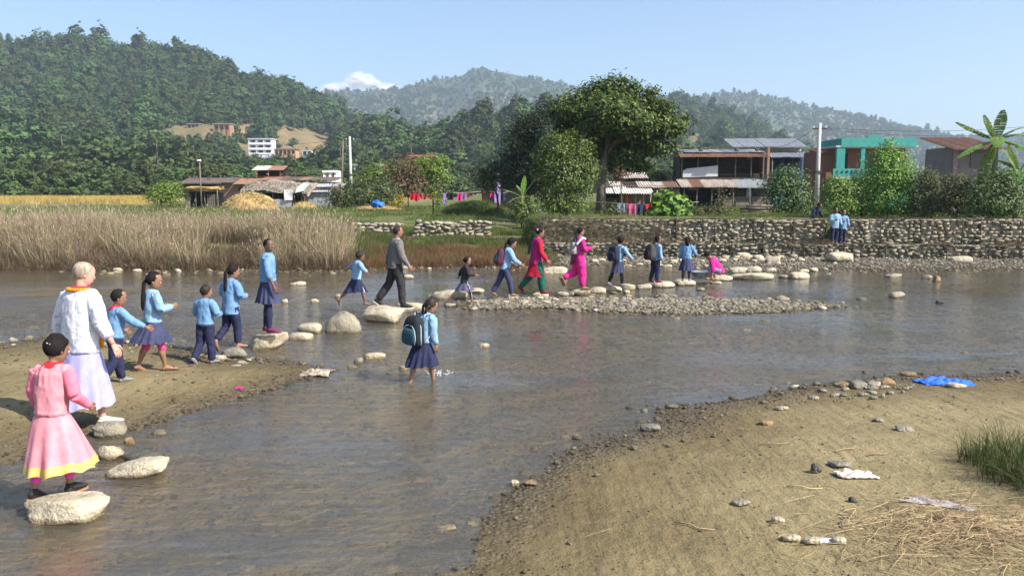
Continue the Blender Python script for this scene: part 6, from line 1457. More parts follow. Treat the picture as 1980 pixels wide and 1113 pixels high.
washline(1140, 1350, 395, 42, ((1192, 1208, 410, 'trousers', jean, "jeans", "faded blue jeans first on the washing line"), (1211, 1229, 424, 'trousers', cloth("pink grey trousers", (0.55, 0.06, 0.2), (0.4, 0.15, 0.2)), "trousers", "pink trousers hung next to the jeans"),
         (1230, 1246, 421, 'trousers', cloth("navy laundry", (0.03, 0.05, 0.10)), "trousers", "navy trousers between the pink and the red"), (1248, 1267, 405, 'x', red, "shirt", "bright red shirt last on the washing line"), (1260, 1269, 422, 'x', red, "trousers", "bright red trousers hanging lowest on the line")), "rope washing line behind the gabion wall")
washline(780, 930, 374, 54, ((794, 812, 388, 'x', cloth("deep red laundry", (0.5, 0.02, 0.04)), "cloth", "deep red cloth left of the sapling"), (814, 824, 386, 'x', cloth("crimson laundry", (0.4, 0.05, 0.08)), "cloth", "crimson cloth half behind the sapling"), (826, 842, 383, 'x', cloth("deep red laundry", (0.5, 0.02, 0.04)), "cloth", "dark red cloth touching the sapling leaves"),
         (856, 863, 396, 'x', purple, "cloth", "purple cloth with a pale stripe right of the sapling"), (865, 877, 387, 'x', BLACKC, "cloth", "black cloth beside the purple one"), (885, 893, 388, 'x', hotpink, "cloth", "pink cloth near the grassy mound"), (894, 901, 386, 'x', purple, "cloth", "violet cloth after the pink one"), (902, 908, 382, 'x', cloth("dull red laundry", (0.45, 0.1, 0.15)), "cloth", "dull red cloth at the right end of the far line")), "far washing line behind the bright sapling")
washline(945, 985, 374, 50, ((948, 955, 382, 'x', hotpink, "cloth", "pink cloth in front of the lilac pillar"), (957, 966, 384, 'x', purple, "cloth", "violet cloth across the lilac pillar"), (969, 980, 388, 'x', cloth("navy laundry", (0.03, 0.05, 0.10)), "cloth", "dark cloth right of the lilac pillar")), "short washing line by the lilac pillar")
bb = MB(); V, F = ico(3); bb.add(V * [.40, .3, .24] * (1 + .9 * fbm(V[:, 0] * 2.6, V[:, 1] * 2.6, V[:, 2] * 2.6 + 4))[:, None], F.tolist(), sm=True); c = PD(730, 397, 56)
tag(obj("plastic_sheet", bb, M("bright blue plastic", (0.02, 0.16, 0.6), (0.015, 0.1, 0.45), 5, .4), loc=(c.x, 56, c.z + .08)), "crumpled bright blue plastic in front of the big shrub", "plastic sheet")
for i in range(7):
    b = MB(); b.tube([(-.9, 0, 0), (0, .02, .01), (.9, 0, 0)], [.07, .075, .06], 7); o = obj("log", b, wood_grey, loc=(XD(1462 + 5 * (i % 4), 46), 46 + .16 * (i % 3), Z(XD(1462, 46), 46) + .08 + .14 * (i // 3)), rz=random.uniform(-.15, .15)); tag(o, "grey log in the wood pile below the timber house", "log", "wood pile below the timber house")
# basin
c = G(1359, 536, .17); b = MB(); b.lathe((0, 0, 0), [(.02, .02), (.22, .02), (.27, .05), (.32, .16), (.345, .165), (.345, .175), (.315, .172), (.26, .045), (.02, .03)], 28)
br = empty("washing_basin", (c.x, c.y + .15, .16), label="shallow round metal basin in front of the squatting woman", cat="basin"); obj("bowl", b, M("aluminium", (0.6, 0.61, 0.62), (0.5, 0.5, 0.52), 5, .35, .1, metallic=.9), br)
b = MB(); b.lathe((0, 0, 0), [(0.001, .12), (.295, .12)], 28); obj("wash_water", b, M("grey wash water", (0.35, 0.36, 0.37), (0.3, 0.31, 0.32), 5, .1), br)
# ---------------------------------------------------------------- trees and shrubs near the village
L_mango = leafmat("mango leaves", [(0.020, 0.036, 0.010), (0.038, 0.062, 0.015), (0.058, 0.088, 0.02), (0.10, 0.135, 0.03), (0.16, 0.185, 0.045)], .22, .6, .2)
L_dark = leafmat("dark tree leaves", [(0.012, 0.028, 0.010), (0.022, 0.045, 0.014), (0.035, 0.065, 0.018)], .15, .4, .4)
L_gloss = leafmat("glossy broad leaves", [(0.035, 0.065, 0.015), (0.07, 0.12, 0.025), (0.12, 0.18, 0.035), (0.22, 0.27, 0.07)], .25, .5, .3)
L_bush = leafmat("bush leaves", [(0.03, 0.06, 0.018), (0.06, 0.10, 0.03), (0.10, 0.15, 0.045), (0.16, 0.19, 0.07)], .25, .55, .3)
L_bright = leafmat("bright young leaves", [(0.06, 0.12, 0.02), (0.11, 0.20, 0.03), (0.18, 0.28, 0.045), (0.26, 0.34, 0.08)], .3, .5, .3)
L_hedge = leafmat("olive hedge leaves", [(0.035, 0.055, 0.018), (0.07, 0.09, 0.03), (0.12, 0.13, 0.05), (0.2, 0.19, 0.1)], .25, .6, .2)
L_red = leafmat("reddish dry leaves", [(0.08, 0.09, 0.03), (0.14, 0.10, 0.05), (0.22, 0.12, 0.08), (0.10, 0.12, 0.04)], .2, .6, .2)
L_ban = leafmat("banana leaf", [(0.10, 0.19, 0.035), (0.16, 0.27, 0.06)], .35, .4, .4)
L_yel = leafmat("yellow flowers", [(0.5, 0.4, 0.02), (0.35, 0.34, 0.03), (0.12, 0.18, 0.03)], .2, .6, .2)
def woody(name, label, base, lobes, n, leaf, mat, cat="tree", trunk=None, asp=.42, clump=22, cr=.32, shell=.6, group=None, limbs=8, barkm=None, droop=.5, up=.5, trunk_part="trunk"):
    """base: world point; lobes: [(dx, dy, z), (rx, ry, rz)] relative to the base; trunk: [(x,y,z,r)...]"""
    r = empty(name, base, label=label, cat=cat, group=group)
    P, cc = lobe_points(lobes, n, rng, shell, clump, cr)
    Pk = P[P[:, 2] > .03]
    o = obj("crown" if cat == "tree" else "foliage", quads_mesh("crown", leaf_quads(Pk, leaf, asp, up, rng, droop, outn=outn(Pk, lobes, .9))), mat, r)
    trunk = trunk or [(0, 0, -.2, .06), (0, 0, lobes[0][0][2], .03)]
    b = MB(); b.tube([t[:3] for t in trunk], [t[3] for t in trunk], 9)
    top = np.array(trunk[-1][:3]); mid = np.array(trunk[len(trunk) // 2][:3]); rt = trunk[len(trunk) // 2][3]
    obj(trunk_part, b, barkm or bark, r)
    tg = cc[rng.choice(len(cc), min(len(cc), limbs), replace=False)]
    for k_, q in enumerate(tg):
        s_ = mid + (top - mid) * rng.uniform(0, 1); m_ = (s_ * .45 + q * .55) + rng.normal(0, .12, 3); b = MB(); b.tube([s_, m_, q], [rt * .55, rt * .3, rt * .1], 5); obj("branch", b, barkm or bark, r)
    return r
def lob(d, base, *specs):
    """(px, py, half width px, half height px[, depth offset]) -> lobes round the base point"""
    out = []
    for s_ in specs:
        dy = s_[4] if len(s_) > 4 else 0; p = PD(s_[0], s_[1], d + dy); k = 1 / ppm(d + dy); out.append(((p.x - base.x, p.y - base.y, p.z - base.z), (s_[2] * k, s_[2] * k * .85, s_[3] * k)))
    return out
def B_(px, d): x = XD(px, d); return Vector((x, d, Z(x, d)))
# big mango
b0 = B_(1161, 44)
woody("mango_tree", "tall spreading mango tree with a bare straight trunk, biggest in the village", b0, lob(44, b0, (1150, 180, 38, 26), (1195, 172, 36, 20, 1), (1105, 200, 34, 24, -1), (1082, 215, 20, 14), (1238, 186, 34, 24), (1272, 212, 30, 22, 1), (1190, 215, 44, 30, -2), (1140, 232, 36, 26, -1), (1105, 250, 34, 28, 1), (1225, 240, 40, 26, -1), (1180, 265, 34, 26, 1), (1140, 275, 30, 30, 1), (1268, 252, 34, 20), (1303, 248, 24, 13, -1), (1308, 232, 16, 8), (1250, 282, 34, 18, 1), (1215, 300, 30, 18, 0), (1282, 285, 22, 12, -1), (1182, 312, 18, 18, 1), (1235, 322, 20, 9), (1180, 225, 80, 44, 0), (1125, 285, 26, 26), (1215, 275, 50, 26, 1)),
      36000, .25, L_mango, trunk=[(0, 0, -.2, .30), (.02, 0, 1.2, .25), (.1, 0, 2.6, .22), (.35, .1, 3.8, .18), (.7, .1, 5.2, .10)], clump=30, cr=.24, shell=.5, limbs=16)
b0 = B_(1020, 45.5)
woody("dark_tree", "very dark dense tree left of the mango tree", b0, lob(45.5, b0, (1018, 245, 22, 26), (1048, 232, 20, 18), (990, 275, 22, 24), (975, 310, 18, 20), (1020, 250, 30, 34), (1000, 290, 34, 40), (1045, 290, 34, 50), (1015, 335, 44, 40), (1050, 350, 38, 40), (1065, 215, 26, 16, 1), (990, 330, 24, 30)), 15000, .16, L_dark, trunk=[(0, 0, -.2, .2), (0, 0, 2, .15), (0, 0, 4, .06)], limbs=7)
b0 = B_(1095, 40)
woody("broadleaf_tree", "round glossy leaved tree lit from the right in front of the mango tree", b0, lob(40, b0, (1070, 268, 22, 16), (1100, 262, 14, 14), (1128, 282, 20, 16), (1080, 285, 34, 26), (1055, 305, 26, 26), (1115, 310, 36, 34), (1142, 325, 16, 20), (1042, 335, 16, 20), (1090, 340, 48, 40), (1120, 350, 34, 34), (1070, 385, 34, 34), (1105, 395, 34, 26)), 13000, .13, L_gloss, trunk=[(0, 0, -.2, .12), (0, 0, 1.5, .09), (0, 0, 2.6, .04)], clump=14, cr=.20, shell=.55, limbs=7, asp=.5)
b0 = B_(945, 47)
woody("young_mango_tree", "low leafy branches of a young mango left of the dark tree", b0, lob(47, b0, (940, 335, 24, 14), (960, 322, 20, 12), (945, 358, 18, 9), (975, 345, 16, 18)), 1500, .24, L_mango, trunk=[(.6, 0, -.2, .07), (.5, 0, 1.2, .06), (.1, 0, 2.2, .03)], asp=.3, limbs=5)
# banana plants
def banana(base, leaves, label, h=1.6, tr=.09):
    r = empty("banana_plant", base, label=label, cat="banana plant", group="banana plants")
    b = MB(); b.tube([(0, 0, -.1), (.03, 0, h * .5), (0, 0, h)], [tr, tr * .8, tr * .5], 9); obj("stalk", b, M("banana stalk", (0.22, 0.22, 0.1), (0.14, 0.12, 0.06), 6), r)
    for (dx, dy, dz, L_, wd, sag) in leaves:
        b = MB(); n = 14; ax = np.array([dx, dy, dz], float); ax /= np.linalg.norm(ax); sd = np.cross(ax, [0, 0, 1.0]); sd /= np.linalg.norm(sd) + 1e-6; nrm = np.cross(sd, ax)
        ctr = [np.array([0, 0, h * .95]) + ax * L_ * t + np.array([0, 0, -sag * L_ * t * t]) for t in np.linspace(0, 1, n)]
        b.tube(ctr, [.022 * (1 - .8 * t) for t in np.linspace(0, 1, n)], 5, mi=1)
        for s_ in (-1, 1):
            for i in range(1, n - 1):
                t0, t1 = i / (n - 1), (i + 1) / (n - 1) - .012 * (rng.uniform() < .5); w0 = wd * math.sin(math.pi * min(1, (t0 - .05) * .98 + .03)) ** .6; w1 = wd * max(0, math.sin(math.pi * min(1, (t1 - .05) * .98 + .03))) ** .6
                dr = -rng.uniform(.15, .5); p0, p1 = ctr[i], ctr[i] * (1 - (t1 - t0) * (n - 1)) + ctr[i + 1] * (t1 - t0) * (n - 1)
                lift = nrm * .0
                V = [p0, p1, p1 + s_ * sd * w1 * .5 + nrm * w1 * .12, p0 + s_ * sd * w0 * .5 + nrm * w0 * .12, p0 + s_ * sd * w0 - nrm * w0 * -dr * .3, p1 + s_ * sd * w1 - nrm * w1 * -dr * .3]
                b.add(V, [(0, 1, 2, 3), (3, 2, 5, 4)], 0, True)
        obj("leaf", b, [L_ban, M("leaf rib", (0.3, 0.33, 0.12))], r)
    return r
banana(B_(1010, 39), ((-1, -.1, .55, 1.15, .14, .15), (.1, -.2, 1, 1.15, .15, .1), (.55, 0, .9, 1.1, .15, .15), (.9, -.1, .25, .9, .13, .5), (-.8, -.2, .05, .8, .12, .5), (-.3, .2, .9, .9, .13, .3), (.8, .1, -.2, .7, .12, .7)), "banana plant with a torn pale leaf in front of the dark tree", 1.55)
banana(Vector((XD(1915, 35), 35, 1.5)), ((-1, -.1, .42, 2.0, .26, .0), (-.5, 0, 1, 1.3, .26, .05), (-.95, -.2, -.1, 1.9, .34, .30), (.2, .1, 1, 1.5, .28, .1), (.9, 0, .5, 1.7, .3, .4), (.8, -.3, .8, 1.4, .28, .3), (-.2, -.4, .3, 1.4, .3, .8), (-.5, -.3, -.6, 1.6, .28, .5), (.5, -.3, -.6, 1.6, .28, .5), (.9, -.2, .0, 1.8, .32, .5)), "tall banana plant standing above the right end of the wall", 3.5, .16)
banana(Vector((XD(1962, 36), 36, 1.5)), ((-1, -.1, .8, 1.5, .26, .3), (-.4, 0, 1, 1.4, .26, .1), (.6, -.2, .9, 1.6, .3, .30), (.9, 0, .2, 1.5, .3, .5), (-.9, -.2, .1, 1.4, .3, .6), (-.3, -.4, .2, 1.4, .3, .9)), "shorter banana plant beyond the tall one at the right edge", 2.2, .14)
for px_, h_ in ((1290, 2.4), (1308, 2.8)): banana(B_(px_, 60), ((-1, 0, .9, 1.4, .2, .2), (.8, 0, 1, 1.4, .2, .2), (.1, 0, 1, 1.5, .2, .1), (-.5, .3, .7, 1.3, .2, .5), (1, 0, .2, 1.2, .2, .6)), "banana plant %s the timber house" % ("two steps left of" if px_ < 1300 else "touching the left corner of"), h_)
# shrubs: (label, name, px, d, lobes, n, leaf, material, clump)
SH = [
 ("broad leafy shrub right of the tin shed", "shrub", 700, 66, ((670, 375, 34, 24), (705, 368, 40, 28), (740, 372, 34, 26), (720, 385, 46, 20), (655, 385, 24, 18)), 7000, .20, L_bush, 16),
 ("light green bush behind the broad shrub", "shrub", 735, 74, ((735, 328, 26, 14), (715, 340, 26, 14), (755, 335, 20, 14)), 1800, .24, L_bright, 16),
 ("dull reddish bush behind the washing", "shrub", 790, 70, ((770, 325, 30, 22), (800, 330, 36, 26), (790, 355, 42, 28), (760, 360, 28, 24), (830, 355, 24, 26)), 5200, .22, L_red, 16),
 ("yellow flowering bush at the edge of the broad shrub", "flower_bush", 770, 60, ((772, 384, 10, 9), (768, 390, 9, 6)), 420, .14, L_yel, 10),
 ("bright bush at the left end of the farm sheds", "shrub", 315, 62, ((300, 372, 16, 14), (325, 362, 22, 12), (315, 380, 32, 16), (340, 378, 16, 18)), 2800, .17, L_bright, 14),
 ("grey green bush in front of the tin house, right of the timber house", "shrub", 1520, 42, ((1520, 345, 28, 24), (1495, 360, 22, 24), (1540, 360, 26, 26), (1510, 385, 34, 30), (1545, 390, 26, 28)), 7500, .13, L_bush, 16),
 ("bright green bush below the teal balcony", "shrub", 1618, 38, ((1612, 358, 22, 18), (1635, 365, 22, 22), (1615, 385, 24, 30), (1640, 395, 26, 24)), 4500, .12, L_bright, 14),
 ("tall bright green shrub in front of the teal house", "tall_shrub", 1715, 38, ((1712, 285, 16, 18), (1700, 310, 28, 22), (1735, 315, 30, 24), (1715, 345, 42, 30), (1750, 355, 32, 32), (1690, 360, 28, 30), (1720, 390, 50, 30)), 11000, .13, L_bright, 14),
 ("dark bush between the two bright shrubs", "shrub", 1665, 40, ((1665, 350, 22, 24), (1668, 385, 26, 34)), 3600, .13, L_bush, 14),
 ("olive hedge bush right of the tall bright shrub", "hedge_bush", 1800, 37, ((1790, 345, 22, 22), (1805, 370, 26, 30), (1790, 395, 30, 24)), 5000, .11, L_hedge, 14),
 ("olive hedge bush under the banana plant", "hedge_bush", 1850, 37, ((1845, 358, 28, 24), (1870, 365, 28, 26), (1850, 390, 36, 26)), 6000, .11, L_hedge, 14),
 ("dark hedge bush beyond the banana plant", "hedge_bush", 1930, 38, ((1915, 360, 28, 28), (1950, 355, 34, 32), (1930, 390, 44, 28)), 6000, .12, L_bush, 14),
 ("leafy hedge bush hiding the banana stalks at the right edge", "hedge_bush", 1925, 34.2, ((1895, 375, 24, 24), (1925, 350, 30, 26), (1960, 360, 30, 30), (1935, 395, 50, 26), (1890, 400, 24, 18)), 6500, .12, L_bush, 14),
 ("small shrub at the foot of the banana plant by the dark tree", "shrub", 1010, 37.5, ((1005, 405, 16, 16), (1020, 398, 12, 14), (998, 415, 14, 10)), 1400, .12, L_gloss, 12),
 ("pale leafy weed bush behind the grassy bank", "shrub", 1035, 38.5, ((1035, 405, 12, 14), (1045, 415, 14, 10)), 900, .11, L_bush, 12),
 ("squash vine with broad pale leaves beside the red washing", "vine_plant", 1295, 41, ((1285, 385, 16, 10), (1300, 392, 22, 14), (1290, 408, 28, 14), (1312, 410, 18, 12)), 1300, .30, L_bright, 8),
 ("dark broadleaf bush left of the washing line", "shrub", 1185, 41, ((1180, 412, 12, 10), (1192, 408, 10, 8)), 600, .12, L_bush, 12),
 ("weeds and low bush below the porch of the timber house", "weed_bush", 1370, 41, ((1345, 412, 20, 9), (1380, 408, 22, 12), (1405, 415, 16, 8), (1395, 385, 8, 20)), 2400, .12, L_hedge, 12),
 ("bush behind the hut roof left of the far banana plants", "shrub", 1275, 62, ((1265, 335, 20, 14), (1285, 345, 20, 16)), 1500, .2, L_bush, 14),
 ("red leaved shrub against the hut roof", "shrub", 1200, 50, ((1190, 338, 14, 12), (1205, 330, 12, 10)), 500, .18, L_red, 12),
]
for lab, nm, px_, d_, lb, n_, lf, mt, cl in SH:
    b0 = B_(px_, d_); L0 = lob(d_, b0, *lb)
    woody(nm, lab, b0, L0, n_, lf, mt, cat="bush" if 'vine' not in nm else "plant", trunk=[(0, 0, -.2, .05), (0, 0, max(.2, L0[-1][0][2] * .5), .04), (0, 0, max(.4, L0[0][0][2]), .02)], clump=cl, cr=.2 * (d_ / 40), shell=.55, limbs=6, trunk_part="stem", asp=.5 if lf < .25 else .9)
b0 = B_(838, 50)
woody("sapling", "slender bright green sapling with a bare lower stem before the washing", b0, lob(50, b0, (820, 312, 16, 12), (848, 312, 18, 12), (832, 330, 26, 16), (850, 340, 18, 18), (835, 365, 14, 18), (845, 385, 9, 12)), 2300, .21, L_bright, trunk=[(0, 0, -.2, .05), (0, 0, 1.2, .04), (-.1, 0, 2.4, .02)], asp=.35, clump=12, cr=.22, shell=.4, limbs=8, group=None)

# ---------------------------------------------------------------- grasses
def tuft(seed, n, h, spreadr, w, mats, lean=.5, seg=3, head=False, bend=.5):
    r = np.random.default_rng(seed); b = MB()
    for i in range(n):
        a = r.uniform(0, 6.28); q = r.uniform(0, 1) ** .5 * spreadr; base = np.array([math.cos(a) * q, math.sin(a) * q, -.05]); hh = h * r.uniform(.5, 1.1); la = a + r.normal(0, .6); le = r.uniform(.05, lean)
        dr = np.array([math.cos(la), math.sin(la), 0]); ww = w * r.uniform(.6, 1.3); fa = r.uniform(0, 6.28); sd = np.array([math.cos(fa), math.sin(fa), 0]); V = []
        for k in range(seg + 1):
            t = k / seg; c = base + np.array([0, 0, hh * (t - bend * .3 * t * t * le * 2)]) + dr * hh * le * t ** 1.8; wk = ww * (1 - t) + .0006
            V += [c - sd * wk, c + sd * wk]
        b.add(V, [(2 * k, 2 * k + 1, 2 * k + 3, 2 * k + 2) for k in range(seg)], 1 if (head and r.uniform() < .3) else 0)
        if head and r.uniform() < .35:
            c = base + np.array([0, 0, hh * (1 - bend * .3 * le * 2)]) + dr * hh * le; b.add([c, c + sd * .012 + [0, 0, .06], c + dr * .05 + [0, 0, .15], c - sd * .012 + [0, 0, .06]], [(0, 1, 2, 3)], 1)
    me = b.mesh("tuft"); 
    for q in mats: me.materials.append(q)
    return me
G_dry = leafmat("dry reed blades", [(0.20, 0.16, 0.09), (0.30, 0.245, 0.15), (0.40, 0.34, 0.22), (0.22, 0.21, 0.10)], .25, .8, .1); G_head = leafmat("seed heads", [(0.36, 0.27, 0.18), (0.46, 0.38, 0.28)], .3, .9, .1)
G_brown = leafmat("brown tangled stalks", [(0.10, 0.07, 0.045), (0.17, 0.125, 0.08), (0.22, 0.17, 0.11)], .2, .9, .1); G_green = leafmat("green grass blades", [(0.05, 0.09, 0.018), (0.09, 0.14, 0.03), (0.14, 0.19, 0.05), (0.19, 0.20, 0.08)], .3, .7, .15)
G_redw = leafmat("rust red weed", [(0.14, 0.065, 0.035), (0.20, 0.10, 0.055), (0.24, 0.15, 0.08), (0.12, 0.10, 0.035)], .25, .8, .1); G_rice = leafmat("ripe rice", [(0.36, 0.26, 0.07), (0.48, 0.36, 0.11), (0.42, 0.34, 0.12)], .3, .8, .1)
REED = [tuft(10 + i, 46, 1.5, .32, .011, [G_dry, G_head], .55, 4, True, .8) for i in range(5)] + [tuft(20 + i, 34, 1.15, .3, .012, [G_green, G_dry], .7, 4, True, .9) for i in range(2)]
BROWN = [tuft(30 + i, 44, .8, .4, .010, [G_brown, G_dry], 1.2, 4, False, 1.2) for i in range(4)]
GREEN = [tuft(40 + i, 34, .34, .22, .008, [G_green, G_dry], .7, 3, False, .8) for i in range(4)]
REDW = [tuft(50 + i, 46, .5, .26, .009, [G_redw, G_brown], .8, 3, False, .6) for i in range(3)]
RICE = [tuft(60 + i, 30, .7, .5, .022, [G_rice, G_rice], .6, 2, False, .9) for i in range(3)]
def field(name, protos, n, fx, fy, test, smin, smax, label, tiltv=.08, dz=0):
    x, y = rng.uniform(fx[0], fx[1], n), rng.uniform(fy[0], fy[1], n); z, sN, sL, sM, sF = zt(x, y, True); k = test(x, y, sF) & (np.abs(x / y) < .72); x, y, z = x[k], y[k], z[k]; m_ = len(x)
    hv = 1 + (.32 * fbm(x * 1.1 + 5, y * 1.1, 8.8, 3) if name == 'dry_reeds' else 0)
    rot = np.stack([rng.normal(0, tiltv, m_), rng.normal(0, tiltv, m_), rng.uniform(0, 6.28, m_)], 1); s_ = hv * rng.uniform(smin, smax, m_) * (1 + .25 * fbm(x * .6, y * .6, 3.3, 2))
    return scatter(name, protos, np.stack([x, y, z - .02 + dz], 1), rot, s_, label=label)
pxo = lambda x, y: x / y * FPX + CX
field("dry_reeds", REED, 7200, (-26, -5.2), (28, 36.5), lambda x, y, s: (s > .35) & (s < 5.2) & (pxo(x, y) < 672 + 14 * fbm(x, y, 2, 2)) & (rng.uniform(0, 1, len(x)) < np.where(s < 3.2, 1, .45)) & (fbm(x * .9, y * .9, 31, 3) > -.27), .32, 1.04, "tall dry reeds and grass along the left bank")
field("tangled_stalks", BROWN, 9000, (-26, -4.5), (28, 34), lambda x, y, s: (s > -.05) & (s < 1.7) & (pxo(x, y) < 690), .5, 1.0, "brown tangled stalks hanging over the water's edge", .35)
field("bank_grass", GREEN, 12000, (-8, 1.6), (29, 38), lambda x, y, s: (s > .9) & (pxo(x, y) > 660) & ((pxo(x, y) < 1075)) & (fbm(x * .7, y * .7, 9, 3) > -.25) & ((y < 34.6) | (y > 36)), .6, 1.3, "green grass on the bank behind the man and children")
field("red_weeds", REDW, 4200, (-6.5, 1.0), (28, 34.5), lambda x, y, s: (s > .05) & (s < 3.4) & (pxo(x, y) > 700) & (pxo(x, y) < 1010) & (fbm(x * .5, y * .5, 4, 3) > -.28), .5, 1.05, "rust red weeds on the lower bank above the water", .2)
field("reed_undergrowth", GREEN, 5000, (-26, -5.2), (28.5, 37), lambda x, y, s: (s > 1.2) & (pxo(x, y) < 690) & (fbm(x * .6, y * .6, 3, 3) > -.1), .9, 1.9, "green undergrowth among the dry reeds")
field("bank_brown", BROWN, 2600, (-6.5, 1.6), (28, 35.5), lambda x, y, s: (s > .1) & (pxo(x, y) > 690) & (pxo(x, y) < 1070) & (fbm(x * .8, y * .8, 14, 3) > .02) & (y < 34.6), .35, .7, "dry brown stalks among the bank grass", .3)
field("meadow_grass", GREEN, 14000, (-40, 30), (36.8, 78), lambda x, y, s: (s > 3) & ((x < .8) | (y > wall_y(x) + 1.2)) & (fbm(x * .3, y * .3, 6, 3) > -.15), .7, 1.3, "short grass over the meadow round the village")
field("rice_field", RICE, 9000, (-110, -30), (84, 150), lambda x, y, s: (pxo(x, y) < 285 + 0 * x) & (y > 88), .8, 1.2, "ripe golden rice field at the far left")
# dry vines over the left part of the wall
G_vine = leafmat("grey brown vines", [(0.15, 0.12, 0.08), (0.24, 0.20, 0.13), (0.30, 0.25, 0.17), (0.14, 0.14, 0.06)], .2, .9, .1)
VINE = [tuft(80 + i, 34, .8, .45, .009, [G_vine, G_vine], 1.3, 4, False, 1.2) for i in range(4)]
n = 420; x = rng.uniform(1.1, 7.0, n) ; x = x[rng.uniform(0, 1, len(x)) < np.clip(1.15 - (x - 1) / 5.5, .08, 1)]; n = len(x); tz = rng.uniform(0, 1, n) ** .8
P = np.stack([x, wall_y(x) - .02 - .15 * rng.uniform(0, 1, n) - .5 * (tz < .35), .15 + tz * 1.42], 1)
scatter("dry_vines", VINE, P, np.stack([rng.uniform(.5, 1.5, n), rng.normal(0, .5, n), rng.normal(0, .4, n)], 1), rng.uniform(.3, .62, n), label="dry brown vines hanging over the left part of the gabion wall")
for (a, b_, n) in ((1, 24, 260),):
    x = rng.uniform(a, b_, n); P = np.stack([x, wall_y(x) + .35 + rng.uniform(0, .5, n), np.full(n, 1.52)], 1); scatter("wall_top_weeds", GREEN, P, rz(n), rng.uniform(.5, 1.0, n), label="weeds growing along the top of the gabion wall")
x = rng.uniform(4, 24, 110); P = np.stack([x, low_y(x) - .02 - .1 * rng.uniform(0, 1, 110), rng.choice([.08, .68], 110)], 1); scatter("wall_foot_weeds", BROWN + GREEN, P, rz(110), rng.uniform(.3, .6, 110), label="dry weeds at the foot and ledge of the gabion wall")
# grassy mound in the middle distance
c = PD(920, 400, 50); V, F = ico(3); b = MB(); b.add(V * [2.0, 1.2, .75] * (1 + .12 * fbm(V[:, 0] * 2, V[:, 1] * 2, V[:, 2] * 2))[:, None], F.tolist(), sm=True); tag(obj("grassy_mound", b, M("mound turf", (0.10, 0.13, 0.035), (0.06, 0.075, 0.02), 3, 1.0, 1.0, .05), loc=(c.x, 50, Z(c.x, 50) + .05)), "low green mound beside the lilac pillar", "mound", kind='structure')
a = rng.uniform(0, 6.28, 500); ph = np.arcsin(rng.uniform(.1, 1, 500)); scatter("mound_grass", GREEN, np.stack([c.x + 2 * np.cos(a) * np.cos(ph), 50 + 1.2 * np.sin(a) * np.cos(ph), Z(c.x, 50) + .05 + .72 * np.sin(ph)], 1), rz(500), rng.uniform(.5, .9, 500), label="grass on the low green mound")
# near right: the big tuft, straw and litter
G_tuf = leafmat('dark tuft blades', [(0.035, 0.055, 0.015), (0.07, 0.095, 0.025), (0.12, 0.13, 0.045)], .2, .7, .15)
TUF = [tuft(70 + i, 70, .55, .26, .0045, [G_tuf, G_brown], 1.0, 5, False, 1.0) for i in range(3)] + [tuft(75, 70, .5, .3, .004, [G_dry, G_brown], 1.1, 5, False, 1.1)]
c = GT(1915, 950); n = 30; P = np.stack([c.x + rng.normal(.55, .16, n), c.y + rng.normal(.35, .30, n), np.zeros(n)], 1); P[:, 2] = zt(P[:, 0], P[:, 1])
scatter("grass_tuft", TUF, P, np.stack([rng.normal(0, .15, n), rng.normal(-.15, .15, n), rng.uniform(0, 6.28, n)], 1), rng.uniform(.6, .95, n), label="long unkempt grass tuft at the right edge of the near shore")
def sticks(name, n, gen, L0, L1, mat, label, w=.004):
    V = []
    me_ = []
    for i in range(3):
        b = MB(); b.tube([(-.5, 0, .0), (-.15, .03 * (i - 1), .02), (.2, -.02, .015), (.5, .04 * (1 - i), .0)], w, 4); m_ = b.mesh("straw"); m_.materials.append(mat); me_.append(m_)
    x, y = gen(n); P = np.stack([x, y, zt(x, y) + .008 + rng.uniform(0, .02, len(x))], 1); m = len(x); s_ = rng.uniform(L0, L1, m)
    scatter(name, me_, P, np.stack([rng.normal(0, .1, m), rng.normal(0, .12, m), rng.uniform(0, 6.28, m)], 1), s_, label=label)
STRAWM = leafmat("pale straw", [(0.34, 0.24, 0.13), (0.46, 0.35, 0.2), (0.54, 0.43, 0.27)], .1, .8, .1)
def g1(n):
    c = GT(1810, 1015); x = c.x + rng.normal(.1, .42, n); y = c.y + rng.normal(-.15, .36, n); return x, y
sticks("ground_straw", 1000, g1, .12, .4, STRAWM, "matted straw lying at the bottom right corner", .006)
def g2(n):
    px_, py_ = rng.uniform(1150, 1900, n), 740 + 320 * rng.uniform(0, 1, n); k = rng.uniform(0, 1, n) < .15 + .85 * smooth(1350, 1800, px_); q = np.array([GT(a, b)[:2] for a, b in zip(px_[k], py_[k])]); return q[:, 0], q[:, 1]
sticks("scattered_straw", 420, g2, .06, .28, STRAWM, "scattered straw and twigs on the near sand", .004)
def g3(n):
    px_, py_ = rng.uniform(280, 620, n), rng.uniform(690, 800, n); q = np.array([GT(a, b)[:2] for a, b in zip(px_, py_)]); k = sd_poly(q[:, 0], q[:, 1], BAR_L) > 0; return q[k, 0], q[k, 1]
sticks("sandbar_litter", 240, g3, .05, .26, leafmat("bleached twigs", [(0.5, 0.42, 0.3), (0.3, 0.2, 0.12), (0.6, 0.55, 0.45)], .1, .8), "twigs and bits on the sand bar", .006)
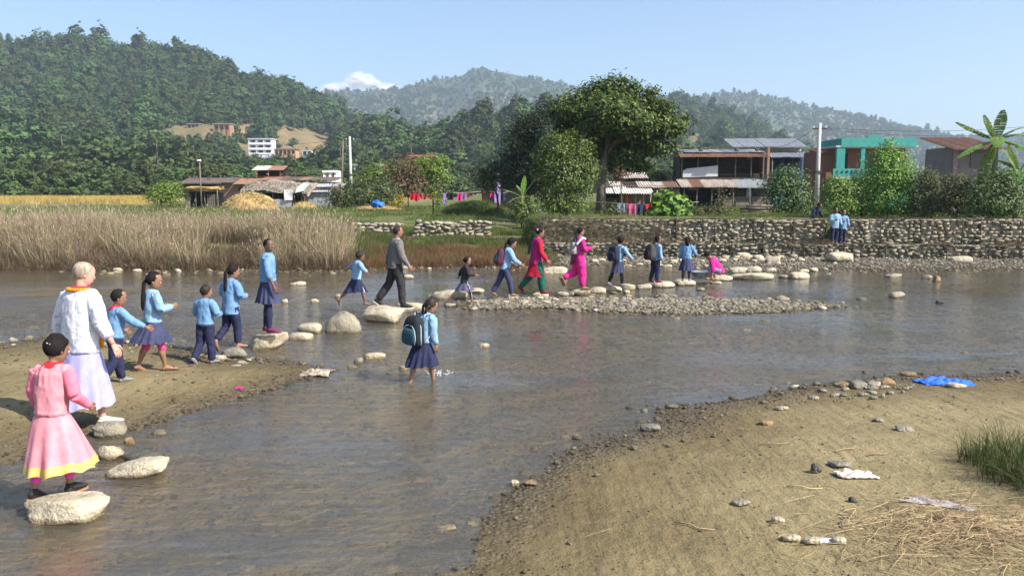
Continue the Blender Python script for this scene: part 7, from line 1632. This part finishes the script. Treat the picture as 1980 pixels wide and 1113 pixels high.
def crumple(name, px, py, w, d, h, mat, label, cat, seed, rzv=0, grid=26):
    c = GT(px, py); u = np.linspace(-1, 1, grid); U, Vv = np.meshgrid(u, u); rr = np.sqrt(U ** 2 + Vv ** 2); edge = 1 + .25 * fbm(U * 2 + seed, Vv * 2, seed, 3)
    Zc = h * (np.abs(fbm(U * 2.6 + seed, Vv * 2.6, seed * 1.7, 5)) * 2.2) * np.clip(1.15 - rr * .7, .15, 1) + .012
    me = grid_mesh(name, U * w / 2 * edge, Vv * d / 2 * edge, Zc); o = obj(name, me, mat, loc=c, rz=rzv, label=label, cat=cat); sm_ = o.modifiers.new("t", 'SOLIDIFY'); sm_.thickness = .006; return o
crumple("plastic_bag", 1652, 920, .34, .18, .055, M("dirty white plastic", (0.62, 0.57, 0.52), (0.48, 0.38, 0.33), 7, .6), "crumpled dirty white bag lying on the sand", "bag", 3)
crumple("blue_cloth", 1828, 741, .80, .36, .10, M("bright blue cloth", (0.03, 0.15, 0.60), (0.02, 0.10, 0.46), 5, .7), "crumpled bright blue cloth on the near shore", "cloth", 5)
crumple("muddy_cloth", 1822, 978, .56, .12, .06, M("muddy striped cloth", (0.48, 0.44, 0.42), (0.16, 0.13, 0.12), 14, .8), "twisted muddy grey cloth below the grass tuft", "cloth", 8, rzv=-.5)
crumple("paper_scrap", 1598, 1047, .12, .07, .02, M("pale scrap", (0.6, 0.62, 0.72)), "pale scrap of paper between the bottom stones", "paper", 11)
crumple("driftwood_litter", 613, 722, .42, .42, .07, M("bleached litter", (0.46, 0.38, 0.31), (0.14, 0.11, 0.08), 16, .9), "heap of bleached litter at the tip of the sand bar", "litter", 14)
crumple("pink_scrap", 462, 752, .10, .08, .03, hotpink, "tiny pink scrap on the sand bar", "scrap", 17)
for k_, (px_, py_, L_, an, lab) in enumerate(((1640, 870, .34, .5, "bent pale twig above the crumpled bag"), (1555, 945, .30, -.35, "thin straight twig left of the crumpled bag"), (1630, 1010, .28, 1.2, "short dark twig low on the sand"), (1700, 880, .26, .2, "pale reed stalk beside the straw"), (1500, 860, .34, .05, "long thin stalk on the open sand"), (1340, 1020, .32, -.6, "brown twig at the bottom of the sand"))):
    b = MB(); b.tube([(-.5 * L_, 0, .01), (-.1 * L_, .05 * L_, .02), (.15 * L_, -.02, .018), (.5 * L_, .12 * L_, .012)], [.007, .006, .006, .003], 5); tag(obj("twig", b, STRAWM if k_ != 2 else wood_grey, loc=GT(px_, py_), rz=an), lab, "twig")
# splash at the wading girl's foot
sp_ = MB(); c = G(848, 722, 0)
for i in range(60):
    a, q = rng.uniform(0, 6.28), rng.uniform(0, .16); sp_.ell((math.cos(a) * q * 1.4, math.sin(a) * q, abs(rng.normal(0, .018)) + .003), (rng.uniform(.004, .016), rng.uniform(.004, .012), .004), 6, 4)
tag(obj("water_splash", sp_, M("white foam", (0.85, 0.87, 0.9), (0.8, 0.82, 0.85), 3, .3), loc=c), "white splash thrown up by the wading girl's foot", "splash", kind='stuff')
# cloud over the far ridge
m, nt, N, L = _nt("cloud vapour"); lw = N.new("ShaderNodeLayerWeight"); lw.inputs[0].default_value = .5; d_ = N.new("ShaderNodeBsdfDiffuse"); d_.inputs[0].default_value = (.98, .96, .95, 1); t_ = N.new("ShaderNodeBsdfTransparent")
x_ = N.new("ShaderNodeMixShader"); L.new(ramp(nt, lw.outputs['Facing'], [(.05, (.74,) * 3), (.7, (1, 1, 1))]), x_.inputs[0]); L.new(d_.outputs[0], x_.inputs[1]); L.new(t_.outputs[0], x_.inputs[2]); o = N.new("ShaderNodeOutputMaterial"); L.new(x_.outputs[0], o.inputs[0])
r_ = np.random.default_rng(5); cb_ = MB(); c0 = PD(698, 160, 6000)
for i in range(34):
    u = r_.uniform(-1, 1); top = 30 * (1 - abs(u) ** 1.7) * (.8 + .3 * math.sin(u * 6 + 1)); px_ = 696 + 62 * u; py_ = 176 - r_.uniform(0, 1) ** .6 * max(3, top); rw = r_.uniform(9, 17)
    V, F = ico(3); k_ = 6000 / FPX; cb_.add(V * [rw * k_ * 1.35, rw * k_, rw * k_ * .8] * (1 + .22 * fbm(V[:, 0] * 2.5 + i * 7, V[:, 1] * 2.5, V[:, 2] * 2.5, 4))[:, None] + np.array(PD(px_, py_, 6000 + r_.uniform(-60, 60)) - c0), F.tolist(), sm=True)
obj("cloud", cb_, m, loc=c0, label="single white cloud resting on the far ridge", cat="cloud")
